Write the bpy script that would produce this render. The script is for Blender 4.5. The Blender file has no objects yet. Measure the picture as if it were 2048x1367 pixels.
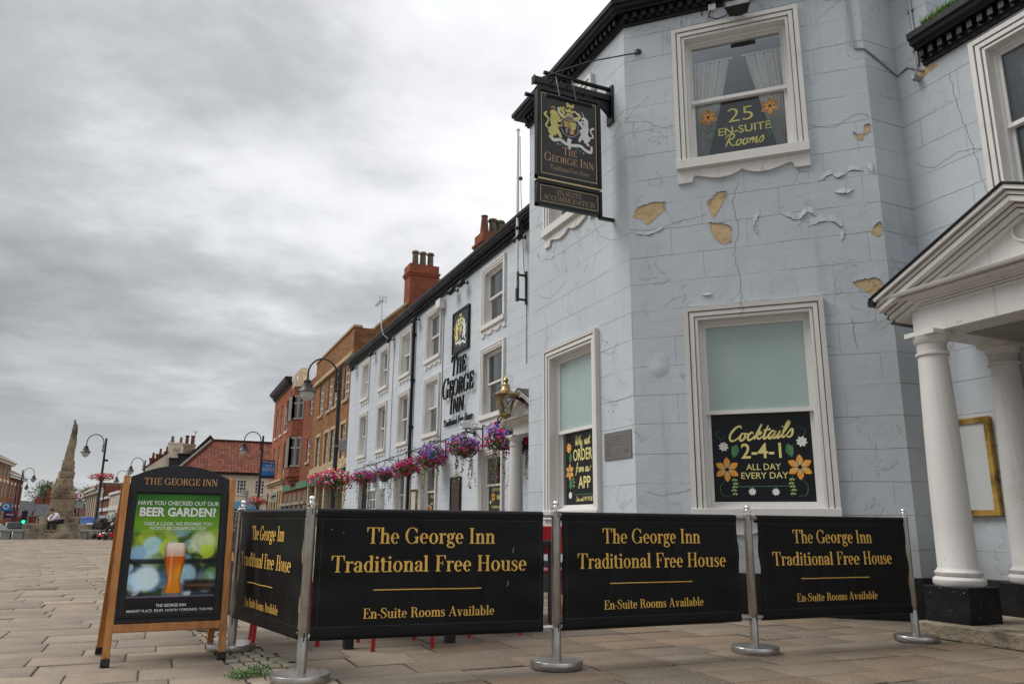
import bpy, bmesh, math, random
from mathutils import Vector, Matrix
R_ = math.radians
rnd = random.Random(7)
SC = bpy.context.scene
COL = SC.collection

# ------------------------------------------------------------------ camera
CAM_H = 0.87
def make_camera():
    cd = bpy.data.cameras.new('camera')
    cd.sensor_width = 36.0
    cd.lens = 1538.145 / 2048 * 36.0
    cd.clip_start = 0.05
    cd.clip_end = 3000
    p, r, h = R_(13.33958), R_(0.50865), R_(23.94427)
    fwd = Vector((math.sin(h) * math.cos(p), math.cos(h) * math.cos(p), math.sin(p)))
    right = Vector((math.cos(h), -math.sin(h), 0))
    up = right.cross(fwd)
    r2 = right * math.cos(r) + up * math.sin(r)
    u2 = up * math.cos(r) - right * math.sin(r)
    m = Matrix((r2, u2, -fwd)).transposed().to_4x4()
    m.translation = Vector((0, 0, CAM_H))
    o = bpy.data.objects.new('camera', cd)
    o.matrix_world = m
    COL.objects.link(o)
    SC.camera = o
make_camera()

# ------------------------------------------------------------------ sky, sun, exposure
SUN_EL, SUN_AZ = 52.0, -62.0        # azimuth clockwise from +Y: light comes over the square, from the left
def make_world():
    w = bpy.data.worlds.new('World')
    SC.world = w
    w.use_nodes = True
    nt = w.node_tree
    N, L = nt.nodes, nt.links
    N.clear()
    out = N.new('ShaderNodeOutputWorld')
    bg = N.new('ShaderNodeBackground')
    sky = N.new('ShaderNodeTexSky')
    sky.sky_type = 'NISHITA'
    sky.sun_disc = False
    sky.sun_elevation = R_(SUN_EL)
    sky.sun_rotation = R_(SUN_AZ)
    tc = N.new('ShaderNodeTexCoord')
    sep = N.new('ShaderNodeSeparateXYZ'); L.new(tc.outputs['Generated'], sep.inputs[0])
    def math_(op, a, b=None, c=None):
        n = N.new('ShaderNodeMath'); n.operation = op
        for i, v in enumerate((a, b, c)):
            if v is None: continue
            if isinstance(v, (int, float)): n.inputs[i].default_value = v
            else: L.new(v, n.inputs[i])
        return n.outputs[0]
    zc = math_('MAXIMUM', sep.outputs[2], 0.0)
    den = math_('ADD', zc, 0.16)
    px = math_('DIVIDE', sep.outputs[0], den)
    py = math_('DIVIDE', sep.outputs[1], den)
    cb = N.new('ShaderNodeCombineXYZ'); L.new(px, cb.inputs[0]); L.new(py, cb.inputs[1])
    def noise(scale, detail, rough, off, dist=0.0):
        mp = N.new('ShaderNodeMapping'); mp.inputs['Location'].default_value = off
        mp.inputs['Rotation'].default_value = (0, 0, R_(24))
        mp.inputs['Scale'].default_value = (0.9, 1.0, 1.0)
        L.new(cb.outputs[0], mp.inputs[0])
        n = N.new('ShaderNodeTexNoise'); n.inputs['Scale'].default_value = scale
        n.inputs['Detail'].default_value = detail; n.inputs['Roughness'].default_value = rough
        n.inputs['Distortion'].default_value = dist
        L.new(mp.outputs[0], n.inputs['Vector'])
        return n.outputs['Fac']
    n1 = noise(0.75, 7, 0.55, (3.1, 0.4, 0), 0.15)
    n2 = noise(2.1, 8, 0.62, (7.7, 2.0, 0), 0.1)
    mixn = math_('ADD', math_('MULTIPLY', n1, 0.62), math_('MULTIPLY', n2, 0.38))
    # brighter cloud over the roofs on the right, heavier cloud over the square
    side = math_('ADD', math_('MULTIPLY', sep.outputs[0], 0.20), math_('MULTIPLY', zc, 0.36))
    val = math_('ADD', mixn, math_('SUBTRACT', side, 0.212))
    ramp = N.new('ShaderNodeValToRGB'); L.new(val, ramp.inputs[0])
    e = ramp.color_ramp.elements
    e[0].position = 0.27; e[0].color = (0.24, 0.247, 0.257, 1)
    e[1].position = 0.64; e[1].color = (0.755, 0.762, 0.775, 1)
    m1 = e.new(0.41); m1.color = (0.38, 0.388, 0.40, 1)
    m2 = e.new(0.52); m2.color = (0.60, 0.607, 0.618, 1)
    # paler band low over the horizon
    hz = N.new('ShaderNodeMapRange'); L.new(sep.outputs[2], hz.inputs[0])
    hz.inputs[1].default_value = 0.0; hz.inputs[2].default_value = 0.16
    hz.inputs[3].default_value = 0.50; hz.inputs[4].default_value = 0.0
    mh = N.new('ShaderNodeMix'); mh.data_type = 'RGBA'
    L.new(hz.outputs[0], mh.inputs[0]); L.new(ramp.outputs[0], mh.inputs[6]); mh.inputs[7].default_value = (0.58, 0.592, 0.60, 1)
    sc = N.new('ShaderNodeVectorMath'); sc.operation = 'SCALE'; L.new(mh.outputs[2], sc.inputs[0]); sc.inputs['Scale'].default_value = 9.2
    mx = N.new('ShaderNodeMix'); mx.data_type = 'RGBA'; mx.inputs[0].default_value = 0.965
    L.new(sky.outputs[0], mx.inputs[6]); L.new(sc.outputs[0], mx.inputs[7])
    L.new(mx.outputs[2], bg.inputs[0])
    bg.inputs[1].default_value = 0.11
    L.new(bg.outputs[0], out.inputs[0])
make_world()
def make_sun():
    ld = bpy.data.lights.new('sun', 'SUN')
    ld.energy = 1.7
    ld.angle = R_(38)
    ld.color = (1.0, 0.97, 0.93)
    o = bpy.data.objects.new('sun', ld)
    el, az = R_(SUN_EL), R_(SUN_AZ)
    d = Vector((math.sin(az) * math.cos(el), math.cos(az) * math.cos(el), math.sin(el)))
    o.rotation_euler = d.to_track_quat('Z', 'Y').to_euler()
    o.location = d * 60
    COL.objects.link(o)
make_sun()
SC.view_settings.view_transform = 'Standard'
SC.view_settings.look = 'None'
SC.view_settings.gamma = 1
SC.view_settings.exposure = 0.54
SC.render.engine = 'CYCLES'
try:
    SC.cycles.use_denoising = True
    SC.cycles.max_bounces = 6
    SC.cycles.transparent_max_bounces = 8
except Exception:
    pass

# ------------------------------------------------------------------ mesh helper
class MB:
    def __init__(s):
        s.v, s.f, s.uv, s.sm = [], [], [], []
        s.m = None
    def add(s, verts, faces, uvs=None, smooth=False):
        b = len(s.v)
        if s.m is not None: verts = [s.m @ Vector(p) for p in verts]
        s.v += [tuple(p) for p in verts]
        for i, f in enumerate(faces):
            s.f.append([b + k for k in f]); s.sm.append(smooth)
            s.uv.append(uvs[i] if uvs else None)
    def quad(s, a, b, c, d, uv=None):
        s.add([a, b, c, d], [(0, 1, 2, 3)], [uv] if uv else None)
    def box(s, x0, y0, z0, x1, y1, z1):
        s.add([(x0, y0, z0), (x1, y0, z0), (x1, y1, z0), (x0, y1, z0), (x0, y0, z1), (x1, y0, z1), (x1, y1, z1), (x0, y1, z1)],
              [(0, 3, 2, 1), (4, 5, 6, 7), (0, 1, 5, 4), (1, 2, 6, 5), (2, 3, 7, 6), (3, 0, 4, 7)])
    def prism(s, poly, d0, d1, plane='xz'):
        # poly in a plane, extruded along the third axis from d0 to d1
        def P(p, d):
            return {'xz': (p[0], d, p[1]), 'xy': (p[0], p[1], d), 'yz': (d, p[0], p[1])}[plane]
        n = len(poly)
        vs = [P(p, d0) for p in poly] + [P(p, d1) for p in poly]
        fs = [tuple(range(n)), tuple(range(2 * n - 1, n - 1, -1))]
        fs += [(i, (i + 1) % n, n + (i + 1) % n, n + i) for i in range(n)]
        s.add(vs, fs)
    def lathe(s, prof, c=(0, 0, 0), n=20, cap=True, axis='z'):
        vs, fs = [], []
        for r, z in prof:
            for k in range(n):
                a = 2 * math.pi * k / n
                p = {'z': (r * math.cos(a), r * math.sin(a), z), 'y': (r * math.cos(a), z, r * math.sin(a)), 'x': (z, r * math.cos(a), r * math.sin(a))}[axis]
                vs.append((c[0] + p[0], c[1] + p[1], c[2] + p[2]))
        for i in range(len(prof) - 1):
            for k in range(n):
                k2 = (k + 1) % n
                fs.append((i * n + k, i * n + k2, (i + 1) * n + k2, (i + 1) * n + k))
        if cap:
            fs.append(tuple(range(n))); m = (len(prof) - 1) * n
            fs.append(tuple(range(m + n - 1, m - 1, -1)))
        s.add(vs, fs, smooth=True)
    def tube(s, pts, r, n=8, cap=True):
        pts = [Vector(p) for p in pts]
        rs = r if isinstance(r, (list, tuple)) else [r] * len(pts)
        vs, fs = [], []
        prev = None
        for i, p in enumerate(pts):
            t = (pts[min(i + 1, len(pts) - 1)] - pts[max(i - 1, 0)])
            t = t.normalized() if t.length > 1e-9 else Vector((0, 0, 1))
            if prev is None:
                a = Vector((0, 0, 1)) if abs(t.z) < 0.9 else Vector((1, 0, 0))
                u = t.cross(a).normalized()
            else:
                u = (prev - t * prev.dot(t)); u = u.normalized() if u.length > 1e-6 else t.orthogonal().normalized()
            prev = u
            w = t.cross(u)
            for k in range(n):
                a = 2 * math.pi * k / n
                vs.append(p + (u * math.cos(a) + w * math.sin(a)) * rs[i])
        for i in range(len(pts) - 1):
            for k in range(n):
                k2 = (k + 1) % n
                fs.append((i * n + k, i * n + k2, (i + 1) * n + k2, (i + 1) * n + k))
        if cap:
            fs.append(tuple(range(n - 1, -1, -1))); m = (len(pts) - 1) * n
            fs.append(tuple(range(m, m + n)))
        s.add(vs, fs, smooth=True)
    def ball(s, c, r, n=12, m=8, sz=1.0):
        prof = [(max(r * math.sin(math.pi * i / m), 1e-4), -r * sz * math.cos(math.pi * i / m)) for i in range(m + 1)]
        s.lathe(prof, c, n, cap=False)
    def sweep(s, path, prof, closed=False):
        # path: plan points left->right as seen from outside; prof: (out, z) pairs
        P = [Vector((p[0], p[1])) for p in path]
        rows = []
        for i, p in enumerate(P):
            def nrm(a, b):
                d = (b - a).normalized(); return Vector((d.y, -d.x))
            if i == 0: o, k = nrm(P[0], P[1]), 1
            elif i == len(P) - 1: o, k = nrm(P[-2], P[-1]), 1
            else:
                a, b = nrm(P[i - 1], p), nrm(p, P[i + 1])
                o = (a + b).normalized(); k = 1 / max(o.dot(a), 0.2)
            rows.append([(p.x + o.x * q[0] * k, p.y + o.y * q[0] * k, q[1]) for q in prof])
        n = len(prof); vs = [v for r in rows for v in r]; fs = []
        for i in range(len(P) - 1):
            for j in range(n - 1):
                fs.append((i * n + j, (i + 1) * n + j, (i + 1) * n + j + 1, i * n + j + 1))
        fs.append(tuple(range(n))); m = (len(P) - 1) * n
        fs.append(tuple(range(m + n - 1, m - 1, -1)))
        s.add(vs, fs)
    def uframe(s, x0, x1, z0, z1, w0, w1, yf, yb, bottom=False):
        # mitred band round an opening (left, head, right and, if asked, the bottom): front at yf, back at yb
        a0, a1, t0, t1 = x0 + w0, x0 + w1, z1 - w0, z1 - w1
        b0, b1 = x1 - w0, x1 - w1
        l0, l1 = (z0 + w0, z0 + w1) if bottom else (z0, z0)
        O = [(a0, l0), (a0, t0), (b0, t0), (b0, l0)]
        I = [(a1, l1), (a1, t1), (b1, t1), (b1, l1)]
        segs = [0, 1, 2] + ([3] if bottom else [])
        for k in segs:
            k2 = (k + 1) % 4
            s.quad((*O[k][:1], yf, O[k][1]), (I[k][0], yf, I[k][1]), (I[k2][0], yf, I[k2][1]), (O[k2][0], yf, O[k2][1]))
            s.quad((O[k][0], yb, O[k][1]), (O[k][0], yf, O[k][1]), (O[k2][0], yf, O[k2][1]), (O[k2][0], yb, O[k2][1]))
            s.quad((I[k][0], yf, I[k][1]), (I[k][0], yb, I[k][1]), (I[k2][0], yb, I[k2][1]), (I[k2][0], yf, I[k2][1]))
    def mesh(s, name, mat, smooth=None, fixn=True):
        me = bpy.data.meshes.new(name)
        me.from_pydata(s.v, [], s.f)
        if any(u for u in s.uv):
            ul = me.uv_layers.new(name='UVMap'); k = 0
            for i, f in enumerate(s.f):
                for j in range(len(f)):
                    ul.data[k].uv = s.uv[i][j] if s.uv[i] else (0, 0)
                    k += 1
        me.polygons.foreach_set('use_smooth', s.sm)
        me.update()
        if fixn and len(s.f) < 60000:
            bm = bmesh.new(); bm.from_mesh(me)
            bmesh.ops.recalc_face_normals(bm, faces=bm.faces)
            bm.to_mesh(me); bm.free()
        try: me.set_sharp_from_angle(angle=R_(38))
        except Exception: pass
        if mat: me.materials.append(mat)
        return me
    def build(s, name, mat, parent=None, loc=(0, 0, 0), rotz=0.0, bevel=0, fixn=True):
        return link(s.mesh(name, mat, fixn=fixn), name, parent, loc, rotz, bevel)

def link(data, name, parent=None, loc=(0, 0, 0), rotz=0.0, bevel=0):
    o = bpy.data.objects.new(name, data)
    COL.objects.link(o)
    o.location = loc; o.rotation_euler = (0, 0, rotz)
    if parent: o.parent = parent
    if bevel:
        md = o.modifiers.new('bevel', 'BEVEL'); md.width = bevel; md.segments = 2; md.limit_method = 'ANGLE'; md.angle_limit = R_(40)
    return o
def tag(o, label, cat, group=None, kind=None):
    o['label'] = label; o['category'] = cat
    if group: o['group'] = group
    if kind: o['kind'] = kind
    return o
def thing(name, label, cat, loc=(0, 0, 0), rotz=0.0, group=None):
    o = bpy.data.objects.new(name, None)
    o.empty_display_size = 0.1
    COL.objects.link(o); o.location = loc; o.rotation_euler = (0, 0, rotz)
    return tag(o, label, cat, group)
def setting(o, name=None):
    o['kind'] = 'structure'; return o
def copy_tree(o, parent=None):
    c = o.copy(); COL.objects.link(c)
    if parent: c.parent = parent
    for ch in list(o.children): copy_tree(ch, c)
    return c
WALL = -math.pi / 2      # local x runs towards the camera, local y into a wall that faces the square
# ------------------------------------------------------------------ materials
class NT:
    def __init__(s, name):
        s.mat = bpy.data.materials.new(name); s.mat.use_nodes = True
        s.nt = s.mat.node_tree; s.N = s.nt.nodes; s.L = s.nt.links
        s.N.clear()
        s.out = s.N.new('ShaderNodeOutputMaterial')
        s.b = s.N.new('ShaderNodeBsdfPrincipled'); s.L.new(s.b.outputs[0], s.out.inputs[0])
    def n(s, t, **kw):
        n = s.N.new('ShaderNode' + t)
        for k, v in kw.items(): setattr(n, k, v)
        return n
    def put(s, sock, v):
        if isinstance(v, bpy.types.NodeSocket): s.L.new(v, sock)
        elif isinstance(v, tuple) and len(v) == 3 and sock.type == 'RGBA': sock.default_value = (*v, 1)
        else: sock.default_value = v
    def math(s, op, a, b=None, c=None, clamp=False):
        n = s.n('Math', operation=op, use_clamp=clamp)
        for i, v in enumerate((a, b, c)):
            if v is not None: s.put(n.inputs[i], v)
        return n.outputs[0]
    def mix(s, f, a, b, mode='MIX'):
        n = s.n('Mix', data_type='RGBA', blend_type=mode)
        s.put(n.inputs[0], f); s.put(n.inputs[6], a); s.put(n.inputs[7], b)
        return n.outputs[2]
    def coord(s, kind='Object', scale=(1, 1, 1), loc=(0, 0, 0), rot=(0, 0, 0)):
        tc = s.n('TexCoord'); mp = s.n('Mapping')
        s.L.new(tc.outputs[kind], mp.inputs[0])
        mp.inputs['Scale'].default_value = scale; mp.inputs['Location'].default_value = loc; mp.inputs['Rotation'].default_value = rot
        return mp.outputs[0]
    def noise(s, vec, scale, detail=4, rough=0.5, dist=0, out='Fac'):
        n = s.n('TexNoise'); s.put(n.inputs['Vector'], vec)
        n.inputs['Scale'].default_value = scale; n.inputs['Detail'].default_value = detail
        n.inputs['Roughness'].default_value = rough; n.inputs['Distortion'].default_value = dist
        return n.outputs[out]
    def step(s, v, a, b, o0=0.0, o1=1.0):
        n = s.n('MapRange', interpolation_type='SMOOTHSTEP'); s.put(n.inputs[0], v)
        for i, q in enumerate((a, b, o0, o1)): n.inputs[1 + i].default_value = q
        return n.outputs[0]
    def ramp(s, v, stops):
        n = s.n('ValToRGB'); s.put(n.inputs[0], v); e = n.color_ramp.elements
        e[0].position, e[0].color = stops[0][0], (*stops[0][1], 1)
        e[1].position, e[1].color = stops[-1][0], (*stops[-1][1], 1)
        for p, c in stops[1:-1]:
            q = e.new(p); q.color = (*c, 1)
        return n.outputs[0]
    def bump(s, h, strength=0.5, dist=0.01, prev=None):
        n = s.n('Bump'); n.inputs['Strength'].default_value = strength; n.inputs['Distance'].default_value = dist
        s.put(n.inputs['Height'], h)
        if prev is not None: s.L.new(prev, n.inputs['Normal'])
        return n.outputs[0]
    def end(s, color=None, rough=None, normal=None, metal=None, spec=None, **kw):
        if color is not None: s.put(s.b.inputs['Base Color'], color)
        if rough is not None: s.put(s.b.inputs['Roughness'], rough)
        if normal is not None: s.L.new(normal, s.b.inputs['Normal'])
        if metal is not None: s.put(s.b.inputs['Metallic'], metal)
        if spec is not None: s.put(s.b.inputs['Specular IOR Level'], spec)
        return s.mat

def m_plain(name, col, rough=0.6, var=0.12, scale=6.0, metal=0.0, spec=0.5, bump=0.0, bscale=60.0):
    t = NT(name); co = t.coord()
    n = t.noise(co, scale, 5, 0.6)
    k = t.step(n, 0.3, 0.7, 1 - var, 1 + var)
    c = t.n('VectorMath', operation='SCALE'); c.inputs[0].default_value = col; t.L.new(k, c.inputs['Scale'])
    rr = t.step(n, 0.3, 0.7, max(rough - 0.08, 0.02), min(rough + 0.08, 1))
    nm = t.bump(t.noise(co, bscale, 3, 0.5), 0.4, bump) if bump else None
    return t.end(c.outputs[0], rr, nm, metal, spec)

def m_render(name, col, peel, course=0.33):
    # painted render scored into courses, with cracks, flaking layers and brush texture; UV in metres
    t = NT(name); uv = t.coord('UV')
    wob = t.noise(uv, 1.7, 3, 0.5, out='Color')
    wv = t.n('VectorMath', operation='SUBTRACT'); t.L.new(wob, wv.inputs[0]); wv.inputs[1].default_value = (0.5, 0.5, 0.5)
    ws = t.n('VectorMath', operation='SCALE'); t.L.new(wv.outputs[0], ws.inputs[0]); ws.inputs['Scale'].default_value = 0.035
    wa = t.n('VectorMath', operation='ADD'); t.L.new(uv, wa.inputs[0]); t.L.new(ws.outputs[0], wa.inputs[1])
    br = t.n('TexBrick'); t.L.new(wa.outputs[0], br.inputs['Vector'])
    br.offset = 0.43; br.inputs['Scale'].default_value = 1.0
    br.inputs['Brick Width'].default_value = 0.86; br.inputs['Row Height'].default_value = course
    br.inputs['Mortar Size'].default_value = 0.0042; br.inputs['Mortar Smooth'].default_value = 0.35
    br.inputs['Color1'].default_value = (0.45, 0.45, 0.45, 1); br.inputs['Color2'].default_value = (0.55, 0.55, 0.55, 1)
    br.inputs['Mortar'].default_value = (0, 0, 0, 1)
    gate = t.step(t.noise(uv, 1.35, 3, 0.6), 0.38, 0.60)
    sx = t.n('SeparateXYZ'); t.L.new(wa.outputs[0], sx.inputs[0])
    fz = t.math('ABSOLUTE', t.math('SUBTRACT', t.math('FRACT', t.math('ADD', t.math('DIVIDE', sx.outputs[1], course), 0.5)), 0.5))
    gh = t.math('ADD', t.math('MULTIPLY', t.step(t.noise(t.coord('UV', (0.9, 3.1, 1)), 1.3, 4, 0.65), 0.36, 0.60), 0.85), 0.10)
    hl = t.math('MULTIPLY', t.step(fz, 0.004, 0.013, 1.0, 0.0), gh)
    joint = t.math('MAXIMUM', hl, t.math('MULTIPLY', t.math('MULTIPLY', br.outputs['Fac'], gate), 0.38))
    # wandering cracks: borders of large distorted cells, only here and there
    vo = t.n('TexVoronoi', feature='DISTANCE_TO_EDGE'); vo.inputs['Scale'].default_value = 0.62
    wob2 = t.noise(uv, 2.6, 6, 0.62, out='Color')
    w2 = t.n('VectorMath', operation='MULTIPLY_ADD'); t.L.new(wob2, w2.inputs[0]); w2.inputs[1].default_value = (0.5, 0.5, 0.5); t.L.new(uv, w2.inputs[2])
    t.L.new(w2.outputs[0], vo.inputs['Vector'])
    cg = t.step(t.noise(uv, 0.9, 2, 0.5), 0.60 - 0.08 * peel, 0.70 - 0.08 * peel)
    crack = t.math('MULTIPLY', t.step(vo.outputs['Distance'], 0.0, 0.0042, 0.8, 0.0), cg)
    # flaked layers: contour of a noise field
    fl = t.noise(wa.outputs[0], 2.3, 7, 0.55, 0.6)
    fg = t.step(t.noise(uv, 0.75, 2, 0.5), 0.50 - 0.05 * peel, 0.62 - 0.05 * peel)
    layer = t.math('MULTIPLY', t.step(fl, 0.555, 0.562), fg)
    edge = t.math('MULTIPLY', t.step(t.math('ABSOLUTE', t.math('SUBTRACT', fl, 0.556)), 0.0, 0.006, 1.0, 0.0), fg)
    edge = t.math('MULTIPLY', edge, 0.45 * peel)
    dark = t.math('MAXIMUM', t.math('MAXIMUM', t.math('MULTIPLY', joint, 0.8), t.math('MULTIPLY', crack, 0.30)), edge)
    tone = t.noise(uv, 0.55, 5, 0.6)
    fine = t.noise(t.coord('UV', (9, 30, 1)), 1.0, 4, 0.6)
    base = t.mix(t.step(tone, 0.3, 0.7), tuple(c * 0.93 for c in col), tuple(min(c * 1.06, 0.95) for c in col))
    base = t.mix(t.math('MULTIPLY', layer, 0.35), base, tuple(c * 0.9 for c in col))
    # rain streaks
    st = t.noise(t.coord('UV', (5, 0.35, 1)), 1.0, 5, 0.65)
    base = t.mix(t.step(st, 0.54, 0.78, 0.0, 0.42), base, (0.33, 0.33, 0.31))
    sv = t.n('SeparateXYZ'); t.L.new(uv, sv.inputs[0])
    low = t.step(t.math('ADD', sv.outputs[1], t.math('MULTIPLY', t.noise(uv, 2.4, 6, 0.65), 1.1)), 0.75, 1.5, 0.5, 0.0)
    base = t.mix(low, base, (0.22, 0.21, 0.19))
    pt = t.noise(uv, 0.35, 2, 0.5); base = t.mix(t.step(pt, 0.56, 0.58, 0, 0.22), base, tuple(min(1, c * 1.12) for c in col))
    spots = t.step(t.noise(uv, 38, 2, 0.5), 0.73, 0.77, 0, 0.55)
    base = t.mix(t.math('MULTIPLY', spots, t.step(t.noise(uv, 1.1, 2), 0.45, 0.6)), base, (0.12, 0.115, 0.105))
    colr = t.mix(t.math('MULTIPLY', dark, 0.78), base, (0.10, 0.10, 0.10))
    h = t.math('ADD', t.math('MULTIPLY', t.math('MAXIMUM', joint, crack), -1.3), t.math('MULTIPLY', layer, -0.45 * peel))
    h = t.math('ADD', h, t.math('MULTIPLY', fine, 0.16))
    h = t.math('ADD', h, t.math('MULTIPLY', t.noise(uv, 3.2, 6, 0.65), 1.2))
    return t.end(colr, 0.62, t.bump(h, 0.85, 0.010), spec=0.35)

def m_white(name, col=(0.70, 0.685, 0.66), dirt=0.7, scale=3.0):
    t = NT(name); co = t.coord()
    a = t.noise(co, scale, 6, 0.65); b = t.noise(co, scale * 9, 4, 0.6)
    c = t.mix(t.step(a, 0.52, 0.78, 0, 0.45 * dirt), col, (0.36, 0.33, 0.30))
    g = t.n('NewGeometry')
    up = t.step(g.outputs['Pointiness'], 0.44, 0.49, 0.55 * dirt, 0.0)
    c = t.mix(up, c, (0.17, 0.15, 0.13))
    sp = t.step(t.noise(co, 19, 5, 0.65), 0.64, 0.67, 0, 0.6 * dirt)
    c = t.mix(t.math('MULTIPLY', sp, t.step(t.noise(co, 1.9, 3), 0.53, 0.64)), c, (0.36, 0.30, 0.24))
    dr = t.noise(t.coord('Object', (16, 16, 0.8)), 1.0, 4, 0.6); c = t.mix(t.step(dr, 0.55, 0.78, 0, 0.40 * dirt), c, (0.30, 0.275, 0.25))
    return t.end(c, t.step(b, 0.3, 0.7, 0.38, 0.6), t.bump(b, 0.35, 0.004), spec=0.4)

def m_brick(name, c1, c2, mort, bw=0.225, bh=0.075, soot=0.35, axis='uv'):
    t = NT(name); uv = t.coord('UV')
    br = t.n('TexBrick'); t.L.new(uv, br.inputs['Vector']); br.inputs['Scale'].default_value = 1
    br.inputs['Brick Width'].default_value = bw; br.inputs['Row Height'].default_value = bh
    br.inputs['Mortar Size'].default_value = 0.007; br.inputs['Bias'].default_value = -0.1
    t.put(br.inputs['Color1'], c1); t.put(br.inputs['Color2'], c2); t.put(br.inputs['Mortar'], mort)
    n = t.noise(uv, 0.7, 6, 0.65); n2 = t.noise(t.coord('UV', (3.5, 9, 1)), 1, 4, 0.7)
    c = t.mix(t.step(n, 0.42, 0.75, 0, soot), br.outputs['Color'], (0.06, 0.045, 0.04))
    c = t.mix(t.step(n2, 0.35, 0.7, 0, 0.45), c, tuple(x * 0.6 for x in c1))
    return t.end(c, 0.85, t.bump(t.math('SUBTRACT', 1.0, br.outputs['Fac']), 0.5, 0.008), spec=0.2)

def m_tile(name, c1, c2, bw=0.2, bh=0.26, wave=True):
    t = NT(name); uv = t.coord('UV')
    br = t.n('TexBrick'); t.L.new(uv, br.inputs['Vector']); br.inputs['Scale'].default_value = 1
    br.offset = 0.0 if wave else 0.5
    br.inputs['Brick Width'].default_value = bw; br.inputs['Row Height'].default_value = bh
    br.inputs['Mortar Size'].default_value = 0.016; br.inputs['Mortar Smooth'].default_value = 0.6
    t.put(br.inputs['Color1'], c1); t.put(br.inputs['Color2'], c2); t.put(br.inputs['Mortar'], tuple(x * 0.22 for x in c1))
    n = t.noise(uv, 1.3, 6, 0.7)
    c = t.mix(t.step(n, 0.45, 0.72, 0, 0.6), br.outputs['Color'], tuple(x * 0.4 for x in c2))
    return t.end(c, 0.8, t.bump(t.math('SUBTRACT', 1.0, br.outputs['Fac']), 0.8, 0.03), spec=0.25)

def m_glass(name, tint=(0.02, 0.025, 0.03), refl=1.8):
    # clear pane: fresnel mirror over a see-through sheet
    t = NT(name); t.N.remove(t.b)
    tr = t.n('BsdfTransparent'); tr.inputs[0].default_value = (0.90, 0.92, 0.91, 1)
    gl = t.n('BsdfGlossy'); gl.inputs[0].default_value = (0.9, 0.95, 1, 1); gl.inputs['Roughness'].default_value = 0.03
    fr = t.n('Fresnel'); fr.inputs['IOR'].default_value = 1.7
    nz = t.bump(t.noise(t.coord(), 2.2, 2), 0.05, 0.05); t.L.new(nz, gl.inputs['Normal'])
    mx = t.n('MixShader'); t.L.new(t.math('MULTIPLY', fr.outputs[0], refl, clamp=True), mx.inputs[0])
    t.L.new(tr.outputs[0], mx.inputs[1]); t.L.new(gl.outputs[0], mx.inputs[2]); t.L.new(mx.outputs[0], t.out.inputs[0])
    return t.mat

def m_wood(name, c1, c2):
    t = NT(name); co = t.coord('Object', (14, 14, 1.1))
    n = t.noise(co, 1.6, 6, 0.6, 1.2); n2 = t.noise(t.coord('Object', (60, 60, 3)), 1.0, 3, 0.6)
    c = t.mix(t.step(n, 0.3, 0.7), c1, c2); c = t.mix(t.step(n2, 0.5, 0.8, 0, 0.4), c, tuple(x * 0.5 for x in c1))
    return t.end(c, 0.38, t.bump(n2, 0.3, 0.002), spec=0.5)

def m_steel(name):
    t = NT(name); co = t.coord('Object', (140, 140, 2.0))
    n = t.noise(co, 1.0, 3, 0.6); n2 = t.noise(t.coord(), 9, 4, 0.6)
    c = t.mix(t.step(n2, 0.35, 0.75), (0.50, 0.485, 0.465), (0.34, 0.325, 0.305))
    return t.end(c, t.step(n, 0.2, 0.8, 0.24, 0.42), t.bump(n, 0.15, 0.001), metal=1.0)

def m_attr(name, rough=0.5, spec=0.5, bump=0.0, bscale=40, var=0.0):
    t = NT(name); a = t.n('Attribute', attribute_name='col')
    c = a.outputs['Color']; co = t.coord()
    if var: 
        n = t.noise(co, 5, 6, 0.65)
        c = t.mix(t.step(n, 0.35, 0.75, 0, var), c, (0.10, 0.085, 0.07))
        sg = t.step(t.noise(co, 11, 2, 0.5), 0.715, 0.735, 0, 0.55); c = t.mix(sg, c, (0.06, 0.052, 0.046))
        bl = t.noise(co, 0.55, 5, 0.6); c = t.mix(t.step(bl, 0.45, 0.72, 0, 0.42), c, (0.085, 0.07, 0.056))
        n3 = t.noise(co, 60, 3, 0.7)
        c = t.mix(t.step(n3, 0.45, 0.75, 0, var), c, (0.45, 0.42, 0.38))
    nm = t.bump(t.noise(co, bscale, 5, 0.65), 0.6, bump) if bump else None
    return t.end(c, rough, nm, spec=spec)

def m_stone(name, c1, c2, c3, scale=2.0, bump=0.02):
    t = NT(name); co = t.coord()
    n = t.noise(co, scale, 8, 0.68); n2 = t.noise(co, scale * 4, 6, 0.7)
    c = t.ramp(n, [(0.32, c3), (0.45, c2), (0.62, c1)])
    c = t.mix(t.step(n2, 0.52, 0.7, 0, 0.65), c, c3)
    return t.end(c, 0.9, t.bump(t.math('ADD', n2, n), 0.8, bump), spec=0.2)

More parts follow.
